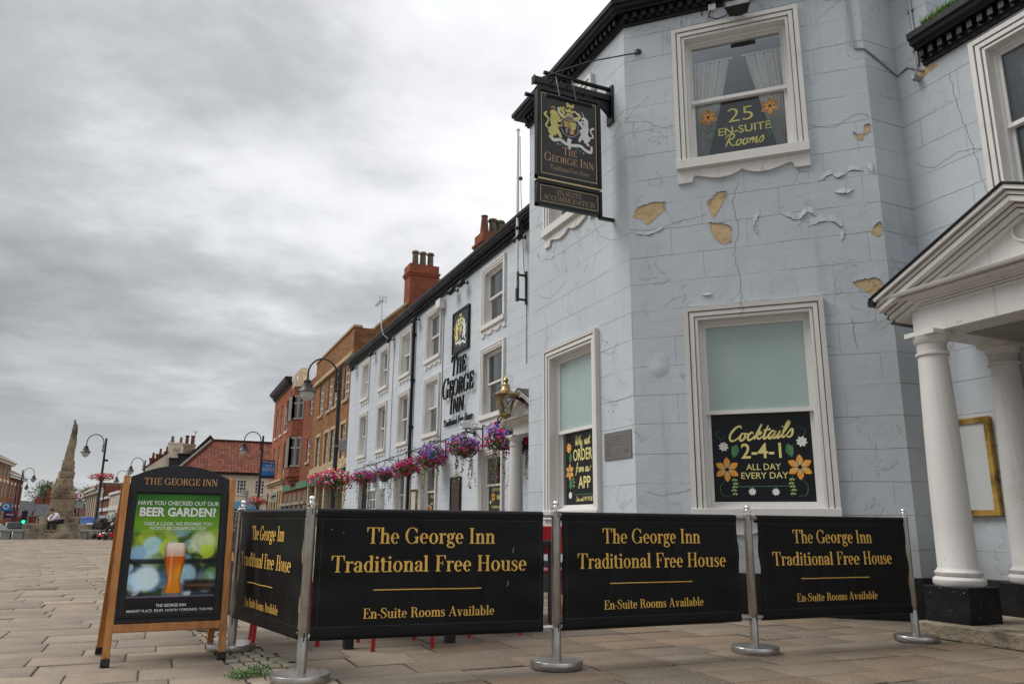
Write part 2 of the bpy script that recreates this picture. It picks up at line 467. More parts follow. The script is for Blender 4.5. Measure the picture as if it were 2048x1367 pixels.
M = {}
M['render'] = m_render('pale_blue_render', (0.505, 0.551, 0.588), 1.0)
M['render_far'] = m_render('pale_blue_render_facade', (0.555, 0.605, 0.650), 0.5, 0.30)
M['white'] = m_white('white_painted_trim')
M['white_clean'] = m_white('white_gloss', (0.74, 0.73, 0.71), 0.35)
M['porch_white'] = m_white('porch_white', (0.645, 0.63, 0.605), 1.0, 2.2)
M['black_gloss'] = m_plain('black_gloss_paint', (0.008, 0.008, 0.009), 0.36, 0.3, spec=0.30)
M['black_matt'] = m_plain('black_matt_paint', (0.016, 0.016, 0.018), 0.62, 0.3)
def m_plinth():
    t = NT('black_plinth_paint'); co = t.coord()
    a = t.noise(co, 42, 3, 0.6); b = t.noise(co, 2.5, 4, 0.6); d = t.noise(co, 6, 5, 0.65)
    c = t.mix(t.step(d, 0.45, 0.75, 0, 0.5), (0.007, 0.007, 0.008), (0.03, 0.028, 0.026))
    c = t.mix(t.math('MULTIPLY', t.step(a, 0.69, 0.72), t.step(b, 0.45, 0.58)), c, (0.42, 0.41, 0.39))
    return t.end(c, 0.5, t.bump(d, 0.4, 0.006), spec=0.25)
M['plinth'] = m_plinth()
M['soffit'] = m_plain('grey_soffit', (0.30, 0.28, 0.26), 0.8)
M['glass'] = m_glass('window_glass')
M['glass_far'] = m_plain('dark_pane', (0.045, 0.052, 0.058), 0.08, 0.6, 0.8, spec=0.9)
M['room'] = m_plain('dark_room', (0.055, 0.055, 0.058), 0.9)
M['curtain'] = m_plain('white_curtain_cloth', (0.80, 0.79, 0.76), 0.9, 0.06)
M['net'] = m_plain('grey_green_net_curtain', (0.42, 0.47, 0.45), 0.9, 0.15)
def m_frost():
    t = NT('frosted_pane'); co = t.coord()
    a = t.noise(co, 0.9, 3, 0.5); s_ = t.noise(t.coord('Object', (7, 7, 5)), 1.0, 6, 0.72)
    c = t.mix(t.step(a, 0.3, 0.7), (0.33, 0.44, 0.42), (0.40, 0.50, 0.475)); c = t.mix(t.math('MULTIPLY', t.step(s_, 0.58, 0.70, 0, 0.6), t.step(t.noise(co, 1.9, 2), 0.48, 0.6)), c, (0.62, 0.70, 0.68))  # pale flecks are reflections painted into the pane colour
    return t.end(c, t.step(s_, 0.3, 0.7, 0.08, 0.22), t.bump(t.noise(co, 1.6, 2), 0.08, 0.03), spec=0.9)
M['frost'] = m_frost()
M['sign_black'] = m_plain('black_sign_board', (0.006, 0.007, 0.009), 0.30, 0.25, spec=0.30)
M['sign_char'] = m_plain('charcoal_sign_panel', (0.028, 0.027, 0.029), 0.45, 0.15, spec=0.4)
M['gold'] = m_plain('gold_lettering', (0.80, 0.49, 0.105), 0.55, 0.10)
M['bronze_l'] = m_plain('antique_gold_lettering', (0.60, 0.39, 0.19), 0.5, 0.1)
M['goldline'] = m_plain('pale_gold_line', (0.60, 0.50, 0.26), 0.5, 0.1)
M['yellow'] = m_plain('soft_yellow_paint', (0.80, 0.71, 0.27), 0.6, 0.05)
M['orange'] = m_plain('orange_paint', (0.80, 0.36, 0.055), 0.6, 0.15, 30)
M['leafgreen'] = m_plain('green_paint', (0.05, 0.20, 0.085), 0.6, 0.1)
M['palegreen'] = m_plain('pale_green_paint', (0.36, 0.50, 0.16), 0.6, 0.1)
M['white_p'] = m_plain('white_paint', (0.80, 0.80, 0.78), 0.6, 0.05)
M['red_p'] = m_plain('red_paint', (0.50, 0.05, 0.03), 0.6, 0.1)
M['blue_p'] = m_plain('blue_paint', (0.04, 0.07, 0.24), 0.6, 0.1)
M['crest_y'] = m_plain('heraldic_yellow', (0.72, 0.66, 0.22), 0.6, 0.2, 40)
M['fabric'] = None
M['steel'] = m_steel('brushed_steel')
M['chrome'] = m_plain('polished_steel', (0.75, 0.75, 0.75), 0.08, 0.02, metal=1.0)
M['tan'] = m_stone('bare_plaster', (0.68, 0.51, 0.30), (0.60, 0.445, 0.255), (0.26, 0.18, 0.10), 11, 0.012)
M['crack'] = m_plain('crack_and_curl_shade', (0.10, 0.10, 0.10), 0.9)
M['groove_dark'] = m_plain('dark_moulding_strip', (0.16, 0.135, 0.115), 0.9, 0.5, 4)  # dark brown strips laid in the grooves between mouldings
M['flap'] = m_plain('paint_flap', (0.47, 0.525, 0.57), 0.6)
M['flake_rim_shade'] = m_plain('flake_rim_shade', (0.25, 0.24, 0.22), 0.9)
M['brass'] = m_plain('brass', (0.46, 0.28, 0.075), 0.20, 0.6, 5, metal=1.0)
M['brass2'] = m_plain('polished_brass_lantern', (0.36, 0.25, 0.11), 0.36, 0.6, 12, metal=1.0)
M['dim_yellow'] = m_plain('dimmed_yellow_lettering', (0.50, 0.47, 0.15), 0.6)  # yellow dulled in the colour, as lettering seen behind glass
M['dim_orange'] = m_plain('dimmed_orange_petals', (0.42, 0.22, 0.06), 0.6, 0.3, 30)  # orange dulled in the colour, as petals seen behind glass
M['paper'] = m_plain('pale_notice_sheet', (0.56, 0.58, 0.57), 0.35, 0.06, 2)
M['plaque'] = m_plain('brushed_plaque', (0.22, 0.195, 0.18), 0.4, 0.15, 3, metal=0.5)
M['wood'] = m_wood('varnished_wood', (0.34, 0.125, 0.022), (0.50, 0.21, 0.045))
M['rubber'] = m_plain('black_rubber', (0.02, 0.02, 0.02), 0.8)
M['red_metal'] = m_plain('red_chair_paint', (0.52, 0.012, 0.02), 0.35, 0.1)
M['rattan'] = m_plain('black_rattan', (0.02, 0.02, 0.022), 0.55, 0.4, 90, bump=0.01, bscale=150)
M['iron'] = m_plain('black_iron', (0.014, 0.014, 0.016), 0.45, 0.3)
M['lampglass'] = m_plain('clear_lamp_bowl', (0.55, 0.56, 0.55), 0.15, 0.1, spec=0.8)
M['alu'] = m_plain('grey_metal_lamp', (0.32, 0.33, 0.34), 0.4, 0.15, metal=0.6)
M['brick_brown'] = m_brick('brown_brick', (0.35, 0.155, 0.056), (0.17, 0.072, 0.03), (0.26, 0.19, 0.12), 0.34, 0.11, 0.5)
M['brick_red'] = m_brick('red_brick', (0.32, 0.092, 0.045), (0.15, 0.048, 0.028), (0.22, 0.14, 0.10), 0.34, 0.11, 0.5)
M['brick_orange'] = m_brick('orange_brick', (0.43, 0.135, 0.055), (0.28, 0.08, 0.035), (0.30, 0.18, 0.12), 0.34, 0.11, 0.2)
M['brick_chim'] = m_brick('chimney_brick', (0.36, 0.085, 0.035), (0.20, 0.05, 0.025), (0.26, 0.17, 0.12), soot=0.45)
M['sandstone'] = m_stone('buff_stone', (0.52, 0.41, 0.26), (0.44, 0.34, 0.21), (0.24, 0.18, 0.11), 1.6, 0.01)
M['oldstone'] = m_stone('weathered_stone', (0.46, 0.36, 0.24), (0.255, 0.205, 0.145), (0.045, 0.04, 0.035), 1.25, 0.10)
M['stepstone'] = m_stone('step_stone', (0.46, 0.39, 0.28), (0.25, 0.21, 0.16), (0.05, 0.045, 0.036), 1.9, 0.05)
M['granite'] = m_stone('grey_granite', (0.30, 0.30, 0.29), (0.24, 0.24, 0.23), (0.14, 0.135, 0.13), 5, 0.004)
M['pantile'] = m_tile('red_pantiles', (0.26, 0.085, 0.046), (0.14, 0.045, 0.03), 0.27, 0.36)
M['browntile'] = m_tile('brown_tiles', (0.16, 0.085, 0.055), (0.11, 0.06, 0.042), 0.3, 0.3)
M['slate'] = m_tile('grey_slate', (0.105, 0.11, 0.12), (0.075, 0.08, 0.088), 0.3, 0.22, False)
M['cream'] = m_plain('cream_render', (0.70, 0.62, 0.48), 0.8, 0.06, 1)
M['darkwood'] = m_plain('dark_trim', (0.05, 0.042, 0.038), 0.6)
M['green_fascia'] = m_plain('green_fascia', (0.065, 0.19, 0.105), 0.45, 0.1)
M['pot'] = m_stone('chimney_pot_clay', (0.20, 0.155, 0.105), (0.14, 0.11, 0.08), (0.05, 0.045, 0.04), 4, 0.006)
M['pot_red'] = m_stone('red_chimney_pot', (0.22, 0.09, 0.06), (0.16, 0.07, 0.05), (0.08, 0.045, 0.04), 4, 0.006)
M['plastic_white'] = m_plain('white_plastic', (0.72, 0.71, 0.68), 0.45, 0.06)
M['blue_sign'] = m_plain('bright_blue_sign', (0.012, 0.24, 0.68), 0.35, 0.05)
M['navy_sign'] = m_plain('navy_sign', (0.015, 0.035, 0.14), 0.35, 0.05)
M['skyblue'] = m_plain('pale_blue_fascia', (0.13, 0.40, 0.62), 0.4, 0.05)
M['skin'] = m_plain('skin', (0.50, 0.27, 0.18), 0.5, 0.06)
M['shirt'] = m_plain('white_shirt_cloth', (0.74, 0.75, 0.80), 0.85, 0.06)
M['trousers'] = m_plain('black_trousers', (0.012, 0.012, 0.014), 0.8, 0.2)
M['hair'] = m_plain('dark_brown_hair', (0.035, 0.018, 0.012), 0.7, 0.3, 60)
M['grey_hair'] = m_plain('pale_hair', (0.50, 0.40, 0.30), 0.7, 0.2, 60)
M['dark_coat'] = m_plain('dark_green_coat', (0.035, 0.045, 0.035), 0.8, 0.3)
M['car_white'] = m_plain('white_car_paint', (0.76, 0.77, 0.78), 0.2, 0.03)
M['car_dark'] = m_plain('dark_car_paint', (0.012, 0.013, 0.016), 0.3, 0.1, spec=0.25)
M['car_glass'] = m_plain('car_glass', (0.012, 0.014, 0.016), 0.2, 0.2, spec=0.25)
M['bus_blue'] = m_plain('blue_bus_paint', (0.03, 0.09, 0.30), 0.3, 0.2)
M['asphalt'] = m_plain('asphalt', (0.055, 0.055, 0.057), 0.9, 0.2, 3, bump=0.01)
M['bark'] = m_plain('bark', (0.10, 0.075, 0.05), 0.9, 0.3)
M['leaf'] = m_attr('leaves', 0.6, 0.3)
M['petal'] = m_attr('petals', 0.6, 0.3)
M['print'] = m_attr('printed_poster', 0.35, 0.2)
M['slab'] = m_attr('paving_slabs', 0.76, 0.22, 0.014, 34, 0.36)
M['grass'] = m_plain('grass_blades', (0.16, 0.34, 0.03), 0.7, 0.5, 30)
# ------------------------------------------------------------------ lettering
class Glyphs:
    """High-contrast serif drawn from stems, bowls and serifs; cap height 1."""
    def __init__(s, T=0.15, t=0.045, sf=0.07, xh=0.66):
        s.T, s.t, s.sf, s.xh = T, t, sf, xh
        s.P = []
    def R(s, x0, y0, x1, y1): s.P.append([[(x0, y0), (x1, y0), (x1, y1), (x0, y1)]])
    def poly(s, *p): s.P.append([list(p)])
    def serif(s, x, y, up, w=None, l=True, r=True):
        w = w or s.T; h = s.t; d = 1 if up else -1
        a = x - w / 2 - (s.sf if l else 0); b = x + w / 2 + (s.sf if r else 0)
        y0, y1 = (y, y + h) if up else (y - h, y)
        s.R(a, y0, b, y1)
        k = 0.55 * s.sf
        ya = y1 if up else y0
        s.poly((x - w / 2 - (k if l else 0), ya), (x + w / 2 + (k if r else 0), ya), (x + w / 2, ya + d * k), (x - w / 2, ya + d * k))
    def stem(s, x, y0, y1, w=None, b='lr', t='lr'):
        w = w or s.T
        s.R(x - w / 2, y0, x + w / 2, y1)
        if b: s.serif(x, y0, True, w, 'l' in b, 'r' in b)
        if t == 'f': s.poly((x - w / 2 - s.sf, y1 - s.t * 1.2), (x - w / 2, y1 - s.t * 2.2), (x + w * 0.1, y1), (x - w / 2 - s.sf, y1 - s.t * 0.4))
        elif t: s.serif(x, y1, False, w, 'l' in t, 'r' in t)
    def ring(s, cx, cy, rx, ry, a0=0, a1=360, T=None, t=None, n=28):
        T = T or s.T; t = t or s.t; q = []
        for i in range(n):
            A, B = (math.radians(a0 + (a1 - a0) * k / n) for k in (i, i + 1))
            f = lambda a, o: (cx + (rx - (T if o else 0)) * math.cos(a), cy + (ry - (t if o else 0)) * math.sin(a))
            q.append([f(A, 0), f(B, 0), f(B, 1), f(A, 1)])
        s.P.append(q)
    def dot(s, x, y, r): s.P.append([[(x + r * math.cos(k * math.pi / 6), y + r * math.sin(k * math.pi / 6)) for k in range(12)]])
    def diag(s, x0, y0, x1, y1, w): s.poly((x0 - w / 2, y0), (x0 + w / 2, y0), (x1 + w / 2, y1), (x1 - w / 2, y1))
    def stroke(s, pts, ws):
        pts = smooth2(pts, 5); n = len(pts); q = []
        W = [ws[min(int(i / (n - 1) * (len(ws) - 1)), len(ws) - 2)] * (1 - (i / (n - 1) * (len(ws) - 1)) % 1) + ws[min(int(i / (n - 1) * (len(ws) - 1)) + 1, len(ws) - 1)] * ((i / (n - 1) * (len(ws) - 1)) % 1) for i in range(n)]
        L, Rr = [], []
        for i in range(n):
            a, b = pts[max(i - 1, 0)], pts[min(i + 1, n - 1)]
            dx, dy = b[0] - a[0], b[1] - a[1]; d = math.hypot(dx, dy) or 1
            nx, ny = -dy / d * W[i] / 2, dx / d * W[i] / 2
            L.append((pts[i][0] + nx, pts[i][1] + ny)); Rr.append((pts[i][0] - nx, pts[i][1] - ny))
        for i in range(n - 1): q.append([Rr[i], Rr[i + 1], L[i + 1], L[i]])
        s.P.append(q)
    def arch(s, x1, x2, top):          # from a stem at x1 over to a stem at x2
        cx = (x1 + x2 + s.T / 2 - s.T / 2) / 2; rx = (x2 + s.T / 2 - (x1 - s.T * 0.1)) / 2
        s.ring(x2 + s.T / 2 - rx, top - 0.19, rx, 0.20, 0, 165)
    def glyph(s, ch):
        s.P = []; T, t, sf, xh = s.T, s.t, s.sf, s.xh
        if ch == ' ': return [], 0.30
        if ch == '-': s.R(0.03, 0.30, 0.27, 0.30 + t * 1.7); return s.P, 0.30
        if ch == 'I': s.stem(0.2, 0, 1); w = 0.40
        elif ch == 'H': s.stem(0.2, 0, 1); s.stem(0.66, 0, 1); s.R(0.2, 0.49, 0.66, 0.49 + t); w = 0.86
        elif ch == 'T':
            s.stem(0.37, 0, 1 - t, t=''); s.R(0.02, 1 - t, 0.72, 1)
            s.poly((0.02, 1), (0.02, 0.70), (0.05, 0.70), (0.14, 1)); s.poly((0.72, 1), (0.60, 1), (0.69, 0.70), (0.72, 0.70)); w = 0.74
        elif ch in 'EF':
            s.stem(0.2, 0, 1, b='lr' if ch == 'F' else 'l', t='l'); s.R(0.2, 1 - t, 0.62, 1); s.poly((0.62, 1), (0.51, 1), (0.59, 0.72), (0.62, 0.72))
            s.R(0.2, 0.50, 0.47, 0.50 + t); s.poly((0.47, 0.37), (0.47, 0.68), (0.44, 0.66), (0.44, 0.39))
            if ch == 'E': s.R(0.2, 0, 0.63, t); s.poly((0.63, 0), (0.65, 0.30), (0.62, 0.30), (0.52, 0))
            w = 0.68 if ch == 'E' else 0.64
        elif ch in 'GC':
            s.ring(0.42, 0.5, 0.39, 0.515, 38, 322 if ch == 'C' else 318); s.poly((0.72, 0.99), (0.72, 0.66), (0.69, 0.66), (0.62, 0.84))
            if ch == 'G': s.stem(0.70, 0.03, 0.44, b='', t='lr'); w = 0.86
            else: s.poly((0.72, 0.18), (0.74, 0.30), (0.71, 0.30), (0.64, 0.14)); w = 0.78
        elif ch == 'O': s.ring(0.43, 0.5, 0.40, 0.515); w = 0.86
        elif ch == 'D': s.stem(0.2, 0, 1, b='l', t='l'); s.ring(0.30, 0.5, 0.46, 0.5, -90, 90); s.R(0.2, 0, 0.3, t); s.R(0.2, 1 - t, 0.3, 1); w = 0.82
        elif ch == 'S':
            s.stroke([(0.53, 0.77), (0.47, 0.95), (0.30, 0.985), (0.13, 0.88), (0.12, 0.70), (0.30, 0.545), (0.47, 0.40), (0.50, 0.20), (0.36, 0.035), (0.18, 0.03), (0.06, 0.24)],
                     [t, t, t, T * .8, T, T * 1.05, T, T * .8, t, t, t]); s.poly((0.55, 0.99), (0.55, 0.68), (0.52, 0.68), (0.47, 0.86)); s.poly((0.05, 0.01), (0.05, 0.34), (0.08, 0.34), (0.13, 0.14)); w = 0.62
        elif ch == 'R':
            s.stem(0.2, 0, 1, t='l'); s.ring(0.34, 0.755, 0.29, 0.245, -90, 90); s.R(0.2, 1 - t, 0.34, 1); s.R(0.2, 0.51, 0.36, 0.51 + t)
            s.stroke([(0.36, 0.53), (0.50, 0.44), (0.56, 0.25), (0.62, 0.05), (0.76, 0.03)], [t, T, T, T * .8, t]); w = 0.78
        elif ch == 'N': s.stem(0.15, 0, 1, t * 1.2, t='l'); s.stem(0.68, 0, 1, t * 1.2, b=''); s.diag(0.66, 0, 0.19, 1, T * 1.15); w = 0.84
        elif ch == 'M': s.stem(0.14, 0, 1, t * 1.2, t='l'); s.stem(0.86, 0, 1, t='r'); s.diag(0.49, 0, 0.19, 1, T * 1.1); s.diag(0.49, 0, 0.83, 1, t * 1.4); w = 1.04
        elif ch == 'A': s.diag(0.12, 0, 0.42, 1, t * 1.3); s.diag(0.66, 0, 0.38, 1, T * 1.1); s.R(0.22, 0.31, 0.58, 0.31 + t); s.serif(0.12, 0, True, t); s.serif(0.66, 0, True, T); w = 0.82
        elif ch == 'U': s.stem(0.18, 0.3, 1, b=''); s.stem(0.68, 0.3, 1, t * 1.2, b=''); s.ring(0.398, 0.3, 0.30, 0.315, 180, 360, T * .9); w = 0.84
        elif ch in 'nhm':
            s.stem(0.16, 0, 1 if ch == 'h' else xh, t='f'); s.arch(0.16, 0.47, xh); s.stem(0.47, 0, xh - 0.17, t='')
            if ch == 'm': s.arch(0.47, 0.78, xh); s.stem(0.78, 0, xh - 0.17, t=''); w = 0.93
            else: w = 0.62
        elif ch == 'r': s.stem(0.16, 0, xh, t='f'); s.stroke([(0.2, xh - .2), (0.27, xh - .06), (0.36, xh - .02)], [t, t, t]); s.dot(0.385, xh - 0.075, T * .52); w = 0.45
        elif ch == 'u': s.stem(0.15, 0.17, xh, b='', t='f'); s.ring(0.315, 0.19, 0.24, 0.20, 195, 345, T * .95); s.stem(0.47, 0, xh, b='r', t='f'); w = 0.62
        elif ch == 'i': s.stem(0.16, 0, xh, t='f'); s.dot(0.15, 0.87, T * .58); w = 0.32
        elif ch == 'l': s.stem(0.16, 0, 1, t='f'); w = 0.32
        elif ch == 'e': s.ring(0.27, xh / 2, 0.24, xh / 2 + .012, 0, 318); s.R(0.13, xh / 2 - t * .2, 0.49, xh / 2 + t * .8); w = 0.53
        elif ch == 'o': s.ring(0.29, xh / 2, 0.26, xh / 2 + .012); w = 0.58
        elif ch == 'b': s.stem(0.15, 0, 1, b='', t='f'); s.ring(0.305, xh / 2, 0.245, xh / 2 + .012); w = 0.59
        elif ch == 'd': s.stem(0.45, 0, 1, b='r', t='f'); s.ring(0.285, xh / 2, 0.245, xh / 2 + .012); w = 0.60
        elif ch == 'a':
            s.stem(0.39, 0.02, xh - 0.16, b='r', t=''); s.ring(0.25, xh - 0.2, 0.215, 0.21, 0, 160); s.dot(0.115, xh - 0.17, T * .5); s.ring(0.235, 0.18, 0.20, 0.19, 60, 345); w = 0.53
        elif ch == 'g':
            s.ring(0.26, 0.45, 0.205, 0.215); s.ring(0.28, -0.10, 0.25, 0.165, 0, 360, T * .7, t * 1.5)
            s.stroke([(0.14, 0.27), (0.10, 0.15), (0.24, 0.08), (0.42, 0.04)], [t, T * .7, T, T * .8]); s.stroke([(0.40, 0.58), (0.46, 0.66)], [t, t]); s.dot(0.49, 0.64, T * .42); w = 0.54
        elif ch == 's':
            s.stroke([(0.36, 0.50), (0.30, 0.63), (0.18, 0.635), (0.09, 0.54), (0.14, 0.42), (0.29, 0.30), (0.36, 0.17), (0.28, 0.03), (0.14, 0.02), (0.06, 0.17)], [t, t, t, T * .7, T * .9, T, T * .8, T * .5, t, t])
            s.poly((0.38, 0.65), (0.38, 0.45), (0.355, 0.45), (0.32, 0.57)); s.poly((0.05, 0.01), (0.05, 0.21), (0.075, 0.21), (0.11, 0.09)); w = 0.44
        elif ch == 't': s.R(0.17 - T / 2, 0.1, 0.17 + T / 2, 0.86); s.poly((0.17 - T / 2, 0.86), (0.03, xh), (0.17 - T / 2, xh)); s.R(0.03, xh - t, 0.36, xh); s.ring(0.28, 0.14, 0.28 - 0.17 + T / 2, 0.155, 180, 320, T * .9); w = 0.39
        elif ch == 'v': s.diag(0.29, 0, 0.13, xh, T * 1.05); s.diag(0.29, 0, 0.46, xh, t * 1.3); s.serif(0.13, xh, False, T); s.serif(0.46, xh, False, t); w = 0.58
        else: w = 0.5
        return s.P, w

def smooth2(pts, k):
    if len(pts) < 3: return list(pts)
    out = []
    for i in range(len(pts) - 1):
        p0, p1, p2, p3 = pts[max(i - 1, 0)], pts[i], pts[i + 1], pts[min(i + 2, len(pts) - 1)]
        for j in range(k):
            u = j / k
            out.append(tuple(0.5 * ((2 * p1[a]) + (-p0[a] + p2[a]) * u + (2 * p0[a] - 5 * p1[a] + 4 * p2[a] - p3[a]) * u * u + (-p0[a] + 3 * p1[a] - 3 * p2[a] + p3[a]) * u ** 3) for a in range(2)))
    out.append(pts[-1])
    return out

G_BODONI = Glyphs(0.142, 0.045, 0.07, 0.66)
G_ROMAN = Glyphs(0.105, 0.045, 0.055, 0.62)
G_THIN = Glyphs(0.075, 0.03, 0.05, 0.62)

def serif_text(mb, txt, x0, x1, y, cap, g=G_BODONI, yb=0.0, shear=0.0, small=False, depth=0.0, slope=0.0, space=0.0):
    """lay txt between x0 and x1 on a baseline y; the letters face local -y at depth yb"""
    lay, x = [], 0.0
    first = True
    for ch in txt:
        k = 1.0
        if small and not first and ch != ' ': k = 0.78
        P, w = g.glyph(ch)
        lay.append((P, x, k)); x += (w + space) * k
        first = (ch == ' ')
    sx = (x1 - x0) / x
    for P, ox, k in lay:
        for i, quads in enumerate(P):
            d = yb - 0.00012 * i - 0.0001
            for q in quads:
                pts = []
                for px, py in q:
                    X = x0 + (ox + (px + shear * py) * k) * sx; Z = y + py * cap * k + slope * (X - x0)
                    pts.append((X, Z))
                if depth:
                    mb.prism(pts, d - depth, d)
                else:
                    mb.add([(p[0], d, p[1]) for p in pts], [tuple(range(len(pts)))])
    return mb

_tc = {}
def sans(mb, txt, x0, x1, z, cap, yb=0.0, bold=0.0, shear=0.0, depth=0.0, M4=None):
    """plain lettering from the built-in face, fitted between x0 and x1 with the given capital height"""
    key = (txt, bold, shear)
    if key not in _tc:
        cu = bpy.data.curves.new('lettering', 'FONT'); cu.body = txt; cu.size = 1.0; cu.offset = bold; cu.shear = shear
        cu.resolution_u = 3
        ob = bpy.data.objects.new('lettering', cu); COL.objects.link(ob)
        dg = bpy.context.evaluated_depsgraph_get(); dg.update()
        me = bpy.data.meshes.new_from_object(ob.evaluated_get(dg))
        V = [(v.co.x, v.co.y) for v in me.vertices]; F = [tuple(p.vertices) for p in me.polygons]
        bpy.data.meshes.remove(me); bpy.data.objects.remove(ob); bpy.data.curves.remove(cu)
        _tc[key] = (V, F)
    V, F = _tc[key]
    if not V: return mb
    a, b = min(v[0] for v in V), max(v[0] for v in V)
    capu = 0.70
    sx, sz = (x1 - x0) / (b - a), cap / capu
    mb.add([(x0 + (v[0] - a) * sx, yb, z + v[1] * sz) for v in V], F)
    return mb

SCRIPT = {   # single-stroke handwriting, x-height .5, capitals 1
 'C': ([[(0.62, 0.80), (0.50, 0.97), (0.26, 0.80), (0.10, 0.40), (0.20, 0.05), (0.42, 0.06), (0.62, 0.28)]], 0.56),
 'R': ([[(0.22, 0.0), (0.30, 0.45), (0.40, 0.95)], [(0.10, 0.72), (0.30, 0.98), (0.62, 0.95), (0.60, 0.66), (0.36, 0.52), (0.50, 0.25), (0.66, 0.02), (0.84, 0.10)]], 0.80),
 'W': ([[(0.06, 0.90), (0.16, 0.95), (0.12, 0.40), (0.18, 0.02), (0.36, 0.50), (0.46, 0.85), (0.42, 0.30), (0.50, 0.02), (0.70, 0.50), (0.80, 0.98)]], 0.78),
 'S': ([[(0.52, 0.85), (0.38, 0.97), (0.22, 0.80), (0.32, 0.55), (0.38, 0.25), (0.22, 0.02), (0.04, 0.14)]], 0.50),
 'o': ([[(0.30, 0.46), (0.14, 0.44), (0.08, 0.16), (0.20, 0.0), (0.34, 0.18), (0.32, 0.44), (0.46, 0.40)]], 0.40),
 'c': ([[(0.34, 0.40), (0.22, 0.48), (0.08, 0.24), (0.16, 0.01), (0.30, 0.05), (0.44, 0.26)]], 0.36),
 'k': ([[(0.08, 0.0), (0.22, 0.60), (0.30, 0.98)], [(0.12, 0.22), (0.28, 0.46), (0.36, 0.40), (0.18, 0.24), (0.32, 0.02), (0.46, 0.18)]], 0.42),
 't': ([[(0.24, 0.86), (0.12, 0.20), (0.20, 0.0), (0.36, 0.22)], [(0.04, 0.56), (0.40, 0.60)]], 0.30),
 'a': ([[(0.36, 0.42), (0.20, 0.48), (0.06, 0.18), (0.16, 0.0), (0.30, 0.20), (0.38, 0.46), (0.32, 0.08), (0.40, 0.0), (0.50, 0.18)]], 0.44),
 'i': ([[(0.16, 0.46), (0.08, 0.08), (0.16, 0.0), (0.30, 0.22)], [(0.22, 0.68), (0.24, 0.73)]], 0.24),
 'l': ([[(0.04, 0.12), (0.26, 0.70), (0.28, 0.98), (0.18, 0.90), (0.08, 0.20), (0.14, 0.0), (0.30, 0.18)]], 0.26),
 's': ([[(0.02, 0.12), (0.22, 0.52), (0.30, 0.20), (0.20, 0.0), (0.06, 0.06)]], 0.34),
 'm': ([[(0.06, 0.0), (0.14, 0.46)], [(0.10, 0.20), (0.28, 0.48), (0.28, 0.02)], [(0.30, 0.20), (0.50, 0.48), (0.48, 0.08), (0.56, 0.0), (0.66, 0.18)]], 0.62),
 'n': ([[(0.06, 0.0), (0.14, 0.46)], [(0.10, 0.20), (0.32, 0.48), (0.30, 0.08), (0.38, 0.0), (0.48, 0.18)]], 0.44),
 'h': ([[(0.06, 0.0), (0.20, 0.62), (0.28, 0.98)], [(0.10, 0.20), (0.32, 0.48), (0.30, 0.08), (0.38, 0.0), (0.48, 0.18)]], 0.44),
 'y': ([[(0.10, 0.46), (0.08, 0.12), (0.22, 0.06), (0.36, 0.46), (0.26, -0.20), (0.10, -0.34), (0.04, -0.18), (0.40, 0.14)]], 0.42),
 'f': ([[(0.40, 0.84), (0.30, 0.96), (0.20, 0.50), (0.10, -0.28), (0.02, -0.30)], [(0.04, 0.42), (0.34, 0.48)]], 0.34),
 'r': ([[(0.06, 0.0), (0.14, 0.46), (0.12, 0.22), (0.26, 0.46), (0.36, 0.42)]], 0.32),
 'u': ([[(0.12, 0.46), (0.06, 0.10), (0.18, 0.0), (0.34, 0.44), (0.30, 0.06), (0.38, 0.0), (0.48, 0.18)]], 0.44),
 'e': ([[(0.08, 0.22), (0.30, 0.34), (0.22, 0.48), (0.08, 0.24), (0.18, 0.0), (0.40, 0.18)]], 0.36),
 ' ': ([], 0.28),
}
def script_text(mb, txt, x0, x1, z, cap, yb=0.0, w=0.09, shear=0.18, slope=0.0):
    x = 0; lay = []
    for ch in txt:
        S, a = SCRIPT[ch]; lay.append((S, x)); x += a
    sx = (x1 - x0) / x; g = Glyphs(); i = 0
    for S, ox in lay:
        for st in S:
            pts = [((ox + p[0] + shear * p[1]) * sx, p[1] * cap) for p in st]
            g.P = []; g.stroke(pts, [w * cap * .55, w * cap * 1.15, w * cap, w * cap * .6]); i += 1
            for q in g.P[0]:
                mb.add([(x0 + p[0], yb - 0.0001 * (i % 7), z + p[1] + slope * p[0]) for p in q], [(0, 1, 2, 3)])
    return mb

def flat(mb, poly, yb):
    mb.add([(p[0], yb, p[1]) for p in poly], [tuple(range(len(poly)))])
def petal_poly(cx, cz, ang, r0, r1, w):
    pts = []
    for u, k in ((0, .15), (.3, .8), (.55, 1), (.8, .62), (1, 0), (.8, -.62), (.55, -1), (.3, -.8), (0, -.15)):
        r = r0 + (r1 - r0) * u
        pts.append((cx + r * math.cos(ang) - k * w * math.sin(ang), cz + r * math.sin(ang) + k * w * math.cos(ang)))
    return pts
def ribbon(mb, pts, w, yb):
    g = Glyphs(); g.P = []; g.stroke(pts, [w * .5, w, w * .4])
    for q in g.P[0]: mb.add([(p[0], yb, p[1]) for p in q], [(0, 1, 2, 3)])
# ------------------------------------------------------------------ ground
def col_mesh(mb, cols, name, mat, parent=None, loc=(0, 0, 0), rotz=0.0):
    me = mb.mesh(name, mat, fixn=False)
    a = me.color_attributes.new('col', 'FLOAT_COLOR', 'CORNER')
    k = 0
    buf = []
    for i, f in enumerate(mb.f):
        buf += [*cols[i], 1.0] * len(f)
    a.data.foreach_set('color', buf)
    return link(me, name, parent, loc, rotz)

